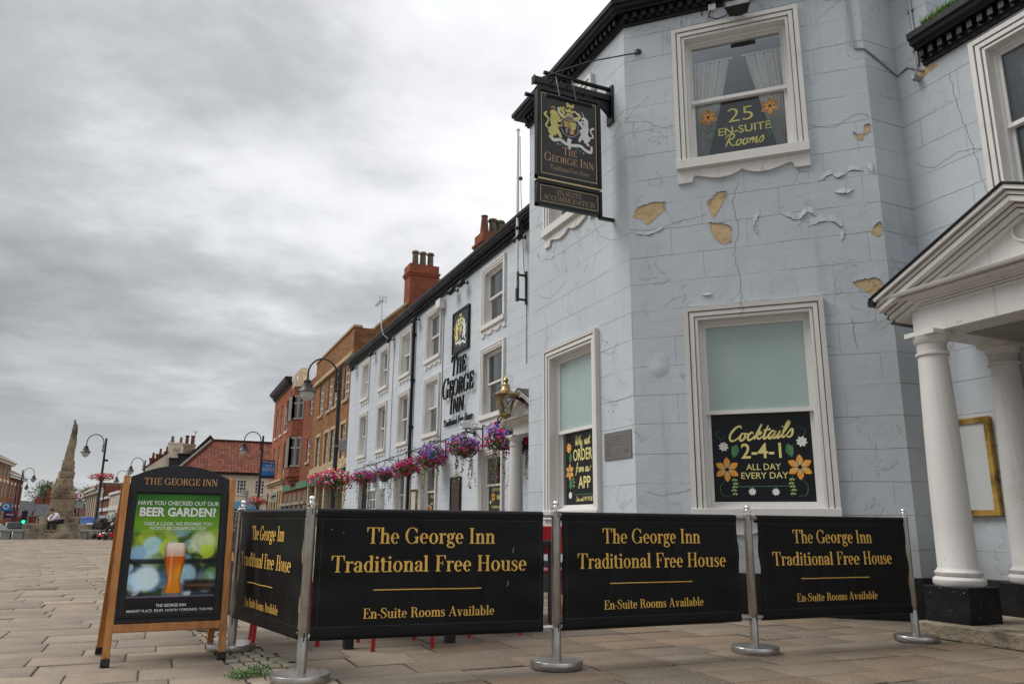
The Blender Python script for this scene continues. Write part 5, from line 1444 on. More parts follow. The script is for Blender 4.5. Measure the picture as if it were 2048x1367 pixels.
    for z in (.63, .28): flat(gm['leafgreen'], petal_poly(-.33, z - .05, 1.4, 0, .14, .045), yb - .0003)
    vine(gm, [(-.28, .40), (-.23, .33), (-.25, .24)], yb, .007)
    flat(gm['leafgreen'], [(-.2, .155), (.4, .155), (.4, .163), (-.2, .163)], yb)
    put_art(gm, t)
    # room lettering on the upper pane
    xy, rot = at_frame(F_CH, CC); Z = lambda z: z - 5.15
    t = thing('window_lettering', 'yellow rooms lettering with orange flowers painted on the upper bay window pane', 'sign', (*xy, 5.15), rot)
    gm = gm_new(); L = MB()
    yb = Y - .0005
    bd = MB(); bd.add([(x, Y + .012, z) for x, z in ((-.46, Z(5.225)), (.50, Z(5.225)), (.12, Z(5.83)), (-.14, Z(5.83)))], [(0, 1, 2, 3)])
    sans(L, '25', S(1.213), S(1.505), Z(5.60), .185, yb, -.006); sans(L, 'EN-SUITE', S(1.093), S(1.697), Z(5.445), .098, yb, .010)
    script_text(L, 'Rooms', S(1.125), S(1.60), Z(5.287), .155, yb, .11, .2)
    L.build('lettering', M['dim_yellow'], t, fixn=False)
    for x, z in ((.985, 5.715), (1.700, 5.728)): flower_art(gm, S(x), Z(z), .118, 6, ('dim_orange', 'darkwood', 'orange'), yb, .52)
    for sg, x, z in ((1, .985, 5.715), (-1, 1.70, 5.728)):
        ribbon(gm['leafgreen'], [(S(x) + sg * .03, Z(z) - .06), (S(x) + sg * .06, Z(z) - .22), (S(x) + sg * .02, Z(z) - .36), (S(x) + sg * .07, Z(z) - .42)], .010, yb)
        for q in (.16, .26): ribbon(gm['leafgreen'], [(S(x) + sg * .05, Z(z) - q), (S(x) - sg * .03, Z(z) - q - .05), (S(x) - sg * .07, Z(z) - q + .02)], .007, yb)
    put_art(gm, t)
    # dark room blind behind the lettering and the tied-back curtains
    for sd in (-1, 1):
        lab = 'left white curtain drawn aside in the upper canted bay window' if sd < 0 else 'right white curtain drawn aside in the upper canted bay window'
        c = thing('curtain', lab, 'curtain', (*xy, 5.15), rot, 'curtains in the upper bay window')
        m = MB(); n, k = 44, 26
        V = []
        for j in range(k + 1):
            v = j / k
            xi = .10 + .34 * (1 - v) ** 1.1; xo = .56
            for i in range(n + 1):
                u = i / n; x = xi + (xo - xi) * u
                yy = .33 + (.018 + .014 * v) * math.sin(u * 52 + 1.5 * v) + .010 * math.sin(u * 21 + 3 * v)
                V.append((sd * x, yy, .0 + v * 1.42))
        m.add(V, [(j * (n + 1) + i, j * (n + 1) + i + 1, (j + 1) * (n + 1) + i + 1, (j + 1) * (n + 1) + i) for j in range(k) for i in range(n)], smooth=True)
        m.build('cloth', M['curtain'], c)
        r_ = MB(); r_.tube([(sd * .05, .33, 1.43), (sd * .57, .33, 1.43)], .012, 6); r_.build('rail', M['white_clean'], c)
    # opening times and food signs in the ground floor front windows
    for y, lab, lines in ((16.87, 'dark opening hours sign with yellow capitals in the front window behind the far porch column', (('OPEN FROM', -.34, .40, .86, .13), ('8AM', -.02, .40, .55, .17), ('7 DAYS A WEEK', -.34, .40, .22, .10))),
                          (21.56, 'dark food sign with a yellow flower in the front window under the purple basket', (('FOOD', -.30, .38, .80, .16), ('ALL DAY', -.30, .38, .50, .12)))):
        xy, rot = at_frame(F_MAIN, 33.05 - y)
        t = thing('window_sign', lab, 'sign', (*xy, 1.1), rot)
        b = MB(); b.box(-.5, Y, 0.0, .5, Y + .004, .62); b.build('board', M['sign_char'], t)
        L = MB()
        for s, a, c, z, cap in lines: sans(L, s, a, c, z * .62, cap * .62, Y - .001, .014)
        L.build('lettering', M['yellow'], t, fixn=False)
        gm = gm_new(); flower_art(gm, -.24, .40 if y < 17 else .18, .13, 6, ('orange', 'sign_black'), Y - .001); flower_art(gm, -.40, .28, .05, 8, ('white_p', 'yellow'), Y - .001); put_art(gm, t)
window_signs()
# ------------------------------------------------------------------ fittings on the inn
def floodlight(label, fr, s, z, k=1.0, drop=.0):
    xy, rot = at_frame(fr, s)
    t = thing('floodlight', label, 'floodlight', (*xy, z), rot, 'floodlights under the eaves')
    b = MB(); w, h = .145 * k, .10 * k
    tilt = Matrix.Translation((0, -.20 * k, 0)) @ Matrix.Rotation(R_(-35), 4, 'X')
    b.m = tilt
    b.add([(-w, -.05 * k, -h), (w, -.05 * k, -h), (w, -.05 * k, h), (-w, -.05 * k, h), (-w * .7, .07 * k, -h * .7), (w * .7, .07 * k, -h * .7), (w * .7, .07 * k, h * .7), (-w * .7, .07 * k, h * .7)],
          [(4, 7, 6, 5), (0, 1, 5, 4), (1, 2, 6, 5), (2, 3, 7, 6), (3, 0, 4, 7)])
    b.uframe(-w * 1.04, w * 1.04, -h * 1.06, h * 1.06, 0, .016 * k, -.062 * k, -.045 * k, True)
    b.m = None
    b.tube([(0, -.17 * k, 0), (0, -.06 * k, .02), (0, .0, .06)], .018 * k, 6); b.box(-.05 * k, -.02, .02, .05 * k, 0, .10)
    b.build('housing', M['black_matt'], t)
    g = MB(); g.m = tilt; g.quad((-w * .93, -.052 * k, -h * .9), (w * .93, -.052 * k, -h * .9), (w * .93, -.052 * k, h * .9), (-w * .93, -.052 * k, h * .9)); g.build('lens', M['alu'], t)
    return t
def fittings():
    fm = lambda y: 33.05 - y
    floodlight('black floodlight under the eave above the left edge of the crest panel', F_MAIN, fm(19.53), 7.20)
    floodlight('black floodlight under the eave above the right edge of the crest panel', F_MAIN, fm(18.75), 7.20)
    floodlight('black floodlight at the head of the downpipe', F_MAIN, fm(23.10), 7.22)
    floodlight('black floodlight beside the foot of the TV aerial', F_MAIN, fm(26.15), 7.22)
    floodlight('black floodlight between the two farthest top windows of the inn', F_MAIN, fm(28.75), 7.22)
    floodlight('black floodlight at the far end of the inn eave by the brown brick building', F_MAIN, fm(31.95), 7.22)
    floodlight('black floodlight beside the white flagpole', F_MAIN, fm(15.05), 7.22)
    floodlight('large grey-lensed floodlight right above the upper canted bay window', F_CH, 1.43, 6.90, 1.0)
    t = thing('junction_box', 'small white junction box with looping wires beside the bay floodlight', 'junction box', (*at_frame(F_CH, 1.12)[0], 7.05), F_CH[2])
    b = MB(); b.box(-.045, -.05, 0, .045, 0, .09); b.build('box', M['plastic_white'], t, bevel=.004)
    c = MB(); c.tube([(-.02, -.03, 0), (-.05, -.03, -.08), (.05, -.04, -.14), (.16, -.04, -.12), (.22, -.04, -.05)], .007, 6); c.tube([(-.04, -.03, .05), (-.12, -.02, .06), (-.13, -.01, -.03)], .007, 6); c.tube([(.04, -.02, .08), (.12, -.01, .14)], .008, 5); c.build('wire', M['rubber'], t)
    t = thing('junction_box', 'grey cable end fitting under the tip of the porch wing eave', 'junction box', (*at_frame(F_WING, .27)[0], 5.74), WALL)
    b = MB(); b.lathe([(.0, -.12), (.032, -.12), (.035, -.06), (.03, 0)], (0, 0, 0), 10, axis='y'); b.tube([(0, -.06, .02), (.05, -.07, .12)], .012, 6); b.build('body', M['alu'], t)
    t = thing('alarm_box', 'white alarm box on the front just under the black eave', 'alarm box', (MAINX, 20.73, 7.0), WALL)
    b = MB(); b.box(-.19, -.20, 0, .19, 0, .28); b.build('body', M['plastic_white'], t, bevel=.015)
    b = MB(); b.box(-.16, -.202, .04, .16, -.198, .05); b.build('seam', M['alu'], t)
    t = thing('security_camera', 'white security camera box on a bracket above the largest hanging basket', 'camera', (MAINX, 18.02, 3.16), WALL)
    b = MB(); b.box(-.08, -.36, .02, .07, -.12, .22); b.build('housing', M['plastic_white'], t, bevel=.015)
    b = MB(); b.box(-.065, -.363, .09, .055, -.355, .17); b.build('blue_panel', M['blue_sign'], t)
    b = MB(); b.tube([(0, -.25, .03), (0, -.18, -.05), (0, 0, -.08)], .02, 8); b.box(-.06, -.02, -.14, .06, 0, -.02); b.build('bracket', M['iron'], t)
    # flagpole
    t = thing('flagpole', 'white flagpole standing on a black bracket beside the bay', 'flagpole', (MAINX, 14.98, 5.7), WALL)
    b = MB()
    for z in (.05, .62): b.tube([(0, 0, z), (0, -.22, z)], .028, 6)
    b.box(-.035, -.03, -.05, .035, 0, .72); b.box(-.035, -.26, .0, .035, -.20, .68)
    b.tube([(0, 0, 1.75), (0, -.22, 1.72)], .02, 6); b.box(-.04, -.28, 1.68, .04, -.18, 1.75); b.build('bracket', M['iron'], t)
    p = MB(); p.lathe([(.036, .3), (.034, 2.6), (.028, 4.15)], (0, -.235, 0), 12); p.ball((0, -.235, 4.18), .045); p.build('pole', M['white_clean'], t)
    c = MB(); c.tube([(.05, -.21, 4.0), (.06, -.18, 2.5), (.07, -.1, .8), (.06, -.03, .1), (.05, -.02, -1.4)], .008, 5); c.box(.03, -.22, 2.9, .08, -.15, 2.97); c.build('halyard', M['iron'], t)
    # aerial
    t = thing('tv_aerial', 'white television aerial on a bent mast over the inn eave', 'aerial', (MAINX - .1, 26.15, 7.25), 0)
    b = MB(); b.tube([(0, 0, -.05), (-.30, 0, .15), (-.38, .02, .40), (-.40, .02, 1.45)], .020, 8); b.build('mast', M['plastic_white'], t)
    b = MB(); b.tube([(-.40, -.10, 1.42), (-.40, .95, 1.42)], .012, 6)
    for k in range(11): b.tube([(-.40 - .09, .1 + k * .075, 1.42), (-.40 + .09, .1 + k * .075, 1.42)], .005, 4)
    for z in (1.32, 1.37, 1.47, 1.52): b.tube([(-.54, -.10, z), (-.26, -.10, z)], .006, 4)
    for x in (-.53, -.4, -.27): b.tube([(x, -.10, 1.31), (x, -.10, 1.53)], .006, 4)
    b.build('array', M['alu'], t)
    # brass lantern on the far porch
    t = thing('wall_lantern', 'polished brass lantern with tapering glass panes on a bracket at the far porch', 'lantern', (5.82, 13.38, 2.90))
    n = 6; R0, R1, H = .10, .195, .36
    ring = lambda r, z: [(r * math.cos(2 * math.pi * k / n + .3), r * math.sin(2 * math.pi * k / n + .3), z) for k in range(n)]
    f = MB(); A, B = ring(R0, 0), ring(R1, H)
    for k in range(n): f.tube([A[k], B[k]], .012, 5); f.tube([A[k], A[(k + 1) % n]], .012, 5); f.tube([B[k], B[(k + 1) % n]], .016, 5)
    f.lathe([(.12, -.02), (.06, -.05), (.02, -.08), (.005, -.09)], (0, 0, 0), 10)
    f.build('frame', M['brass2'], t)
    g = MB()
    for k in range(n): g.quad(A[k], A[(k + 1) % n], B[(k + 1) % n], B[k])
    g.build('pane', M['glass'], t)
    b = MB(); b.ball((0, 0, .27), .05, 10, 8, 1.3); b.lathe([(.025, .32), (.025, .42)], (0, 0, 0), 8); b.build('bulb', M['plastic_white'], t)
    c = MB(); c.lathe([(.26, H), (.27, H + .02), (.20, H + .06), (.12, H + .10), (.085, H + .15), (.075, H + .20), (.085, H + .21), (.05, H + .24), (.035, H + .27), (.055, H + .30), (.05, H + .33), (.02, H + .36), (.012, H + .40), (.002, H + .42)], (0, 0, 0), 18); c.build('cap', M['brass2'], t)
    k = MB(); k.tube([(.24, 0, .33), (.40, 0, .28), (.55, 0, .18), (.62, 0, .02)], .02, 6); k.tube([(.0, 0, H + .02), (.25, 0, H - .02), (.62, 0, .30)], .022, 6); k.tube([(.30, 0, .36), (.36, 0, .24), (.46, 0, .30), (.42, 0, .36)], .012, 5); k.box(.60, -.05, -.05, .63, .05, .42)
    k.build('bracket', M['iron'], t)
fittings()

# ------------------------------------------------------------------ hanging baskets
def foliage_ball(rr, rad, sq, n_leaf, n_flower, tints, seed, top_only=False):
    """leaf and petal clumps through a flattened ball, more blooms outside"""
    r = random.Random(seed); lm, lc, pm, pc = MB(), [], MB(), []
    def rdir():
        while True:
            v = Vector((r.uniform(-1, 1), r.uniform(-1, 1), r.uniform(-1, 1)))
            if .05 < v.length < 1: return v.normalized()
    lump = [(rdir(), r.uniform(.7, 1.25)) for _ in range(9)]
    def radius(d): return sum(k * max(0, d.dot(q)) ** 4 for q, k in lump) / (sum(max(0, d.dot(q)) ** 4 for q, _ in lump) + .05) * .75 + .3
    def card(mb, c, nrm, s, k, asp=1.0):
        u = nrm.orthogonal().normalized(); a = r.uniform(0, 6.28); u = (Matrix.Rotation(a, 3, nrm) @ u); w = nrm.cross(u)
        P = []
        for q in range(k):
            an = 2 * math.pi * q / k; rr_ = s * (1 if q % 2 == 0 else .72)
            P.append(c + u * rr_ * math.cos(an) + w * rr_ * asp * math.sin(an) - nrm * (s * .35 if q % 2 else 0))
        P.append(c - nrm * s * .15)
        mb.add(P, [(q, (q + 1) % k, k) for q in range(k)])
        return k
    for i in range(n_leaf):
        d = rdir()
        if d.z < -.55: d.z *= .4; d.normalize()
        R = rad * radius(d) * r.uniform(.45, 1.0)
        c = Vector((d.x * R, d.y * R, d.z * R * sq)); nn = (d + rdir() * .8).normalized()
        k = card(lm, c, nn, r.uniform(.034, .062), 4, .6); t = r.uniform(.6, 1.3); g = r.choice([(.055, .11, .025), (.085, .14, .035), (.13, .17, .04), (.035, .075, .02)]); lc += [tuple(x * t for x in g)] * k
    for i in range(n_flower):
        d = rdir()
        if d.z < -.35 and r.random() < .7: d.z = abs(d.z)
        R = rad * radius(d) * r.uniform(.80, 1.06)
        c = Vector((d.x * R, d.y * R, d.z * R * sq)); nn = (d + rdir() * .5 + Vector((-.3, -.3, 0))).normalized()
        # colours keep together in drifts
        tot = []
        for q, (col, dirn, wgt) in enumerate(tints): tot.append(wgt * (0.25 + max(0, d.dot(Vector(dirn).normalized())) ** 2))
        x = r.random() * sum(tot); q = 0
        while x > tot[q] and q < len(tot) - 1: x -= tot[q]; q += 1
        t = r.uniform(.75, 1.25); k = card(pm, c, nn, r.uniform(.032, .048), 6); pc += [tuple(min(v * t, .95) for v in tints[q][0])] * k
    return lm, lc, pm, pc
MAG, PUR, PINK, RED, ORA, WHI, LIL = (.56, .010, .15), (.17, .09, .50), (.64, .04, .20), (.48, .02, .04), (.75, .16, .03), (.8, .78, .72), (.30, .20, .55)
def trails(n, rad, seed, zmax):
    r = random.Random(seed); mb, cols = MB(), []
    for i in range(n):
        a = r.uniform(0, 6.28); x, y = rad * .6 * math.cos(a), rad * .6 * math.sin(a); z = -.05; L = r.uniform(.35, 1) * zmax
        while z > -L:
            x += r.uniform(-.02, .02); y += r.uniform(-.02, .02); z -= r.uniform(.025, .05)
            s = r.uniform(.018, .032); c = Vector((x, y, z)); u = Vector((r.uniform(-1, 1), r.uniform(-1, 1), r.uniform(-.6, .6))).normalized(); w = u.cross(Vector((r.uniform(-1, 1), r.uniform(-1, 1), .3))).normalized()
            mb.add([c - u * s, c + w * s * .7, c + u * s, c - w * s * .7], [(0, 1, 2, 3)]); t = r.uniform(.7, 1.3); cols.append(tuple(v * t for v in r.choice([(.16, .18, .055), (.24, .24, .10), (.10, .12, .035)])))
    return mb, cols
def basket(label, c, rad, sq, tints, seed, group, trail=0, tz=0.8, wall_x=None, nl=620, nf=260, bowl=True):
    t = thing('flower_basket', label, 'hanging basket', c, 0, group)
    lm, lc, pm, pc = foliage_ball(None, rad, sq, nl, nf, tints, seed)
    col_mesh(lm, lc, 'foliage', M['leaf'], t); col_mesh(pm, pc, 'blossom', M['petal'], t)
    if bowl:
        b = MB(); b.lathe([(.03, -.24), (.10, -.22), (.16, -.15), (.19, -.05), (.18, .0), (.05, .0)], (0, 0, 0), 14); b.build('bowl', M['bark'], t)
    if trail:
        tm, tcol = trails(int(trail * 1.6), rad * .8, seed + 50, tz); col_mesh(tm, tcol, 'trailing_stems', M['leaf'], t)
    if wall_x is not None:
        w = wall_x - c[0]; h = .42
        k = MB(); k.tube([(w - .015, 0, -.15), (w - .015, 0, h + .14)], .014, 5); k.tube([(w, 0, h + .05), (0, 0, h + .05), (-.05, 0, h + .02)], .013, 5); k.tube([(w, 0, h - .24), (w * .55, 0, h - .05), (w * .2, 0, h + .04)], .011, 5)
        P = [(w * .5 + .07 * math.cos(a * .7) , 0, h + .13 + .05 * math.sin(a * .7)) for a in range(10)]; k.tube(P, .009, 5)
        k.build('bracket', M['iron'], t)
        ch = MB()
        for a in (0, 2.1, 4.2): ch.tube([(.2 * math.cos(a), .2 * math.sin(a), -.03), (0, 0, h + .02)], .006, 4)
        ch.build('chain', M['iron'], t)
    return t
GB = 'hanging baskets along the inn front'
L_, R2, U_, D_ = (0, 1, 0), (0, -1, 0), (0, 0, 1), (0, 0, -1)
basket('largest hanging basket, purple on top with magenta sides and long trails, below the camera', (6.55, 17.45, 2.66), .46, .66, [(PUR, U_, 1.2), (LIL, U_, .6), (MAG, L_, 1.3), (PINK, R2, 1.2), (RED, D_, .5)], 1, GB, 12, .95, MAINX)
basket('round hanging basket mostly purple with red edges, right of the all-magenta basket', (6.55, 20.18, 2.60), .45, .78, [(PUR, L_, 1.3), (PUR, U_, 1.2), (MAG, R2, .8), (RED, D_, .8)], 2, GB, 9, .95, MAINX)
basket('hanging basket all in deep magenta in front of the downpipe', (6.55, 22.45, 2.50), .47, .72, [(MAG, L_, 1.4), (PINK, U_, .7), (MAG, R2, 1), (RED, U_, .4)], 3, GB, 0, .8, MAINX)
basket('thinner hanging basket showing its brown bowl, between the magenta and the farthest purple one', (6.55, 24.9, 2.42), .42, .60, [(PUR, U_, 1), (RED, D_, .9), (WHI, U_, .25), (MAG, R2, .8)], 4, GB, 9, .95, MAINX, 360, 170)
basket('farthest hanging basket on the inn, purple and magenta over the black carriage door', (6.55, 27.8, 2.46), .52, .56, [(PUR, L_, 1.2), (MAG, R2, 1.2), (LIL, U_, .7), (RED, D_, .5), (MAG, L_, .6)], 5, GB, 11, .9, MAINX)
basket('hanging basket half hidden by the far porch column, purple above magenta', (6.62, 15.35, 2.66), .40, .95, [(PUR, U_, 1.3), (PINK, L_, 1.4), (MAG, D_, .8)], 6, GB, 7, 1.1, MAINX)
basket('sliver of a purple hanging basket between the far porch column and the bay', (6.62, 14.52, 2.55), .38, .9, [(PUR, U_, 1.3), (MAG, D_, 1.0)], 7, GB, 5, 1.0, MAINX)

def gutter_grass():
    r = random.Random(4); g = MB()
    for i in range(1500):
        y = r.uniform(3.6, 4.92); x = 7.25 - r.uniform(.10, .24); z = 6.19
        h = r.uniform(.04, .12) * (1 if y > 4.2 else .8); a = r.uniform(0, 6.28); w = .010; dx, dy = math.cos(a) * h * .4, math.sin(a) * h * .4
        g.add([(x - w, y, z), (x + w, y, z), (x + dx, y + dy, z + h)], [(0, 1, 2)])
    o = g.build('gutter_grass', M['grass'], fixn=False); tag(o, 'bright green grass growing in the black gutter over the porch wing', 'grass', kind='stuff')
gutter_grass()
# ------------------------------------------------------------------ barrier posts and banners
POSTS = [(.55, 6.05), (.815, 4.735), (2.377, 4.617), (3.966, 4.616), (5.58, 4.604), (.45, 7.27)]
PLAB = ['steel barrier post beside the right leg of the advertising A-board', 'nearest steel barrier post at the corner where two banners meet', 'steel barrier post between the widest banner and the banner right of it',
        'steel barrier post between the two right-hand banners', 'steel barrier post at the far right end, beside the porch step', 'steel barrier post mostly hidden behind the A-board']
def barrier():
    def post(i):
        x, y = POSTS[i]
        t = thing('barrier_post', PLAB[i], 'barrier post', (x, y, 0), 0, 'barrier posts round the seating')
        b = MB(); b.lathe([(.001, .0), (.163, .0), (.166, .004), (.166, .040), (.162, .046), (.03, .052), (.001, .052)], (0, 0, 0), 48, cap=False); b.build('base', M['steel'], t)
        p = MB(); R0 = .030
        p.lathe([(R0, .05), (R0, .232), (R0 - .0015, .236), (R0, .24), (R0, .955), (R0 - .003, .958), (.001, .958)], (0, 0, 0), 28, cap=False); p.build('pole', M['steel'], t)
        k = MB()
        for a in (0, math.pi / 2, math.pi, -math.pi / 2):
            k.m = Matrix.Rotation(a, 4, 'Z'); k.box(R0 - .002, -.004, .215, R0 + .0006, .004, .262); k.box(R0 - .002, -.003, .918, R0 + .0006, .003, .950)
        k.m = None; k.build('slot', M['rubber'], t)
        c = MB(); c.lathe([(.007, .955), (.007, .974), (.033, .974), (.034, .978), (.033, .984), (.012, .985), (.009, .990)], (0, 0, 0), 24); c.ball((0, 0, 1.006), .021, 20, 12); c.build('finial', M['chrome'], t)
        return t
    for i in range(6): post(i)
    fab = NT('black_banner_cloth')
    co = fab.coord(); n = fab.noise(co, 5, 5, .6); n2 = fab.noise(co, 700, 2, .5)
    sp = fab.step(fab.noise(co, 26, 3, .6), .735, .76, 0, .5)
    c = fab.mix(fab.step(n, .3, .8), (.0035, .0035, .004), (.007, .007, .0085)); c = fab.mix(sp, c, (.04, .04, .045))
    M['fabric'] = fab.end(c, .50, fab.bump(n2, .25, .001, fab.bump(fab.noise(co, 3.2, 3, .5), .5, .02)), spec=.24)
    def banner(i, j, a0, a1, label, texts, seed, k0=0.0):
        A, B = Vector(POSTS[i]), Vector(POSTS[j])
        d = B - A; L = d.length; rot = math.atan2(d.y, d.x)
        t = thing('banner', label, 'banner', (A.x, A.y, 0), rot, 'black banners slung between the barrier posts')
        r = random.Random(seed)
        rl = MB()
        for z in (.933, .236): rl.tube([(.02, 0, z), (L - .02, 0, z)], .0165, 12)
        rl.build('rail', M['steel'], t)
        x0, x1 = a0 * L, a1 * L
        m = MB(); nx = 200
        R0 = .0215
        # section: over the top rail, down the front, round the bottom rail
        sec = [(.019, .900)]
        for k in range(9): a = math.pi * k / 8; sec.append((R0 * math.cos(a), .933 + R0 * math.sin(a)))
        for k in range(1, 36): z = .918 - (.918 - .262) * k / 36; sec.append((-.0125 - .004 * math.sin(math.pi * k / 36), z))
        for k in range(9): a = math.pi + math.pi * k / 8; sec.append((R0 * math.cos(a), .240 + R0 * 1.3 * math.sin(a)))
        sec.append((.019, .262)); n = len(sec)
        ph = [r.uniform(0, 6) for _ in range(4)]; CR = [(r.uniform(.05, .95), r.choice((-1, 1))) for _ in range(6)]
        def wave(u, z):
            w = math.sin(math.pi * min(max((z - .24) / .68, 0), 1))
            e = math.exp(-u * L / .16) + math.exp(-(1 - u) * L / .16)
            cr = sum(.007 * math.exp(-((u * 1.0 + .22 * (z - .6) * sg_ - c0) / .016) ** 2) for c0, sg_ in CR)
            return w * cr * (.25 if k0 else .8) + w * (.009 * math.sin(5 * u + ph[0]) + .0045 * math.sin(17 * u + ph[1] + 4 * z)) + k0 * w * .007 * math.sin(26 * u + 9 * z + ph[2]) * (.4 + .6 * u) + .008 * e * math.sin(24 * z + ph[3]) * w
        V = []
        for q in range(nx + 1):
            u = q / nx; x = x0 + (x1 - x0) * u
            for (yy, z) in sec: V.append((x, yy + wave(u, z), z))
        m.add(V, [(q * n + k, q * n + k + 1, (q + 1) * n + k + 1, (q + 1) * n + k) for q in range(nx) for k in range(n - 1)], smooth=True)
        m.build('cloth', M['fabric'], t, fixn=False)
        # hem seams
        s = MB()
        fx = lambda x, z: -.0125 - .004 * math.sin(math.pi * (.918 - z) / .656) + wave((x - x0) / (x1 - x0), z) - .0012
        def seam(p, q, k=30):
            for b in range(k):
                a, e2 = b / k, (b + .62) / k
                P, Q = [(p[0] + (q[0] - p[0]) * v, p[1] + (q[1] - p[1]) * v) for v in (a, e2)]
                w = .0009
                vert = abs(p[0] - q[0]) < 1e-6
                s.quad(*[(X_, fx(X_, Z_), Z_) for X_, Z_ in ((P[0] - (w if vert else 0), P[1] - (0 if vert else w)), (Q[0] - (w if vert else 0), Q[1] - (0 if vert else w)), (Q[0] + (w if vert else 0), Q[1] + (0 if vert else w)), (P[0] + (w if vert else 0), P[1] + (0 if vert else w)))])
        seam((x0 + .01, .893), (x1 - .01, .893), 60); seam((x0 + .01, .285), (x1 - .01, .285), 60); seam((x0 + .035, .29), (x0 + .035, .89)); seam((x1 - .02, .29), (x1 - .02, .89))
        s.build('stitching', m_plain('grey_thread', (.10, .10, .11), .8), t, fixn=False)
        if texts:
            lm = MB()
            for (txt, a, b, z, cap, sh) in texts:
                if txt is None:
                    for q in range(40): xa, xb = a + (b - a) * q / 40, a + (b - a) * (q + 1) / 40; lm.quad((xa, 0, z), (xb, 0, z), (xb, 0, z + .0055), (xa, 0, z + .0055))
                else: serif_text(lm, txt, a, b, z, cap, G_BODONI, 0, sh)
            # subdivide by projecting on to the hanging cloth
            lm.v = [(p[0], fx(p[0], min(max(p[2], .27), .91)) - .0034 + p[1], p[2]) for p in lm.v]
            lm.build('lettering', M['gold'], t, fixn=False)
        return t
    def txt(a): # (The L, R), (Trad L, R), rule, en ...
        return a
    X1 = lambda x: x - POSTS[1][0]
    wb = banner(1, 2, .022, .938, 'widest black banner with gold inn name, nearest the camera', [
        ('The George Inn', X1(1.145), X1(1.955), .752, .095, 0), ('Traditional Free House', X1(.945), X1(2.165), .588, .095, 0), (None, X1(1.201), X1(1.869), .484, 0, 0), ('En-Suite Rooms Available', X1(1.145), X1(1.957), .327, .057, 0)], 1)
    sf = MB()
    for x, z, h in ((2.07, .70, .030), (2.035, .495, .034), (.93, .83, .008), (1.0, .81, .006), (1.9, .38, .007)): sf.add([(X1(x), -.026, z), (X1(x + .006), -.026, z), (X1(x + .012), -.026, z + h), (X1(x + .008), -.026, z + h)], [(0, 1, 2, 3)])
    sf.build('scuff', m_plain('scuff_mark', (.30, .28, .27), .8), wb, fixn=False)
    X2 = lambda x: x - POSTS[2][0]
    banner(2, 3, .022, .925, 'black banner with gold inn name before the canted bay, second from right', [
        ('The George Inn', X2(2.718), X2(3.518), .753, .098, 0), ('Traditional Free House', X2(2.52), X2(3.722), .593, .097, 0), (None, X2(2.771), X2(3.435), .494, 0, 0), ('En-Suite Rooms Available', X2(2.72), X2(3.522), .334, .057, 0)], 2)
    X3 = lambda x: x - POSTS[3][0]
    banner(3, 4, .048, .980, 'black banner with gold inn name at the right end by the porch step', [
        ('The George Inn', X3(4.368), X3(5.172), .753, .098, 0), ('Traditional Free House', X3(4.17), X3(5.372), .593, .097, 0), (None, X3(4.43), X3(5.10), .494, 0, 0), ('En-Suite Rooms Available', X3(4.372), X3(5.175), .334, .057, 0)], 3)
    Ls = (Vector(POSTS[1]) - Vector(POSTS[0])).length
    banner(0, 1, .035, .955, 'creased black banner turned sideways between the A-board and the nearest post', [
        ('The George Inn', .22 * Ls, .735 * Ls, .755, .092, 0), ('Traditional Free House', .085 * Ls, .855 * Ls, .578, .092, 0), (None, .225 * Ls, .63 * Ls, .470, 0, 0), ('En-Suite Rooms Available', .205 * Ls, .71 * Ls, .318, .056, 0)], 4, 1.0)
    Lq = (Vector(POSTS[0]) - Vector(POSTS[5])).length
    banner(5, 0, .04, .955, 'black banner almost wholly hidden behind the A-board', [('Traditional Free House', .12 * Lq, .88 * Lq, .59, .09, 0), ('The George Inn', .22 * Lq, .78 * Lq, .755, .09, 0)], 5, .6)
    # chain hooked over the post
    t = thing('chain', 'short bright steel chain hooked over the post beside the A-board', 'chain', (POSTS[0][0], POSTS[0][1], 0))
    m = MB(); P = smooth2([(.0, .962), (-.035, .955), (-.045, .90), (-.055, .80), (-.06, .745), (-.045, .70)], 5)
    s = MB()
    def link_(c, dx, dz, flip, R0=.015):
        pts = []
        for q in range(9):
            a = 2 * math.pi * q / 8; u, v = R0 * math.cos(a), R0 * .55 * math.sin(a)
            L = math.hypot(dx, dz); ex, ez = dx / L, dz / L
            pts.append((c[0] + ex * u + (0 if flip else -ez * v), -.036 + (v if flip else 0), c[1] + ez * u + (0 if flip else ex * v)))
        s.tube(pts, .0032, 5, cap=False)
    tot = 0; i = 0
    k = 0
    while k < len(P) - 1:
        a, b = P[k], P[k + 1]; link_(((a[0] + b[0]) / 2, (a[1] + b[1]) / 2), b[0] - a[0], b[1] - a[1], i % 2); i += 1; k += 1
    s.build('links', M['chrome'], t, fixn=False)
barrier()

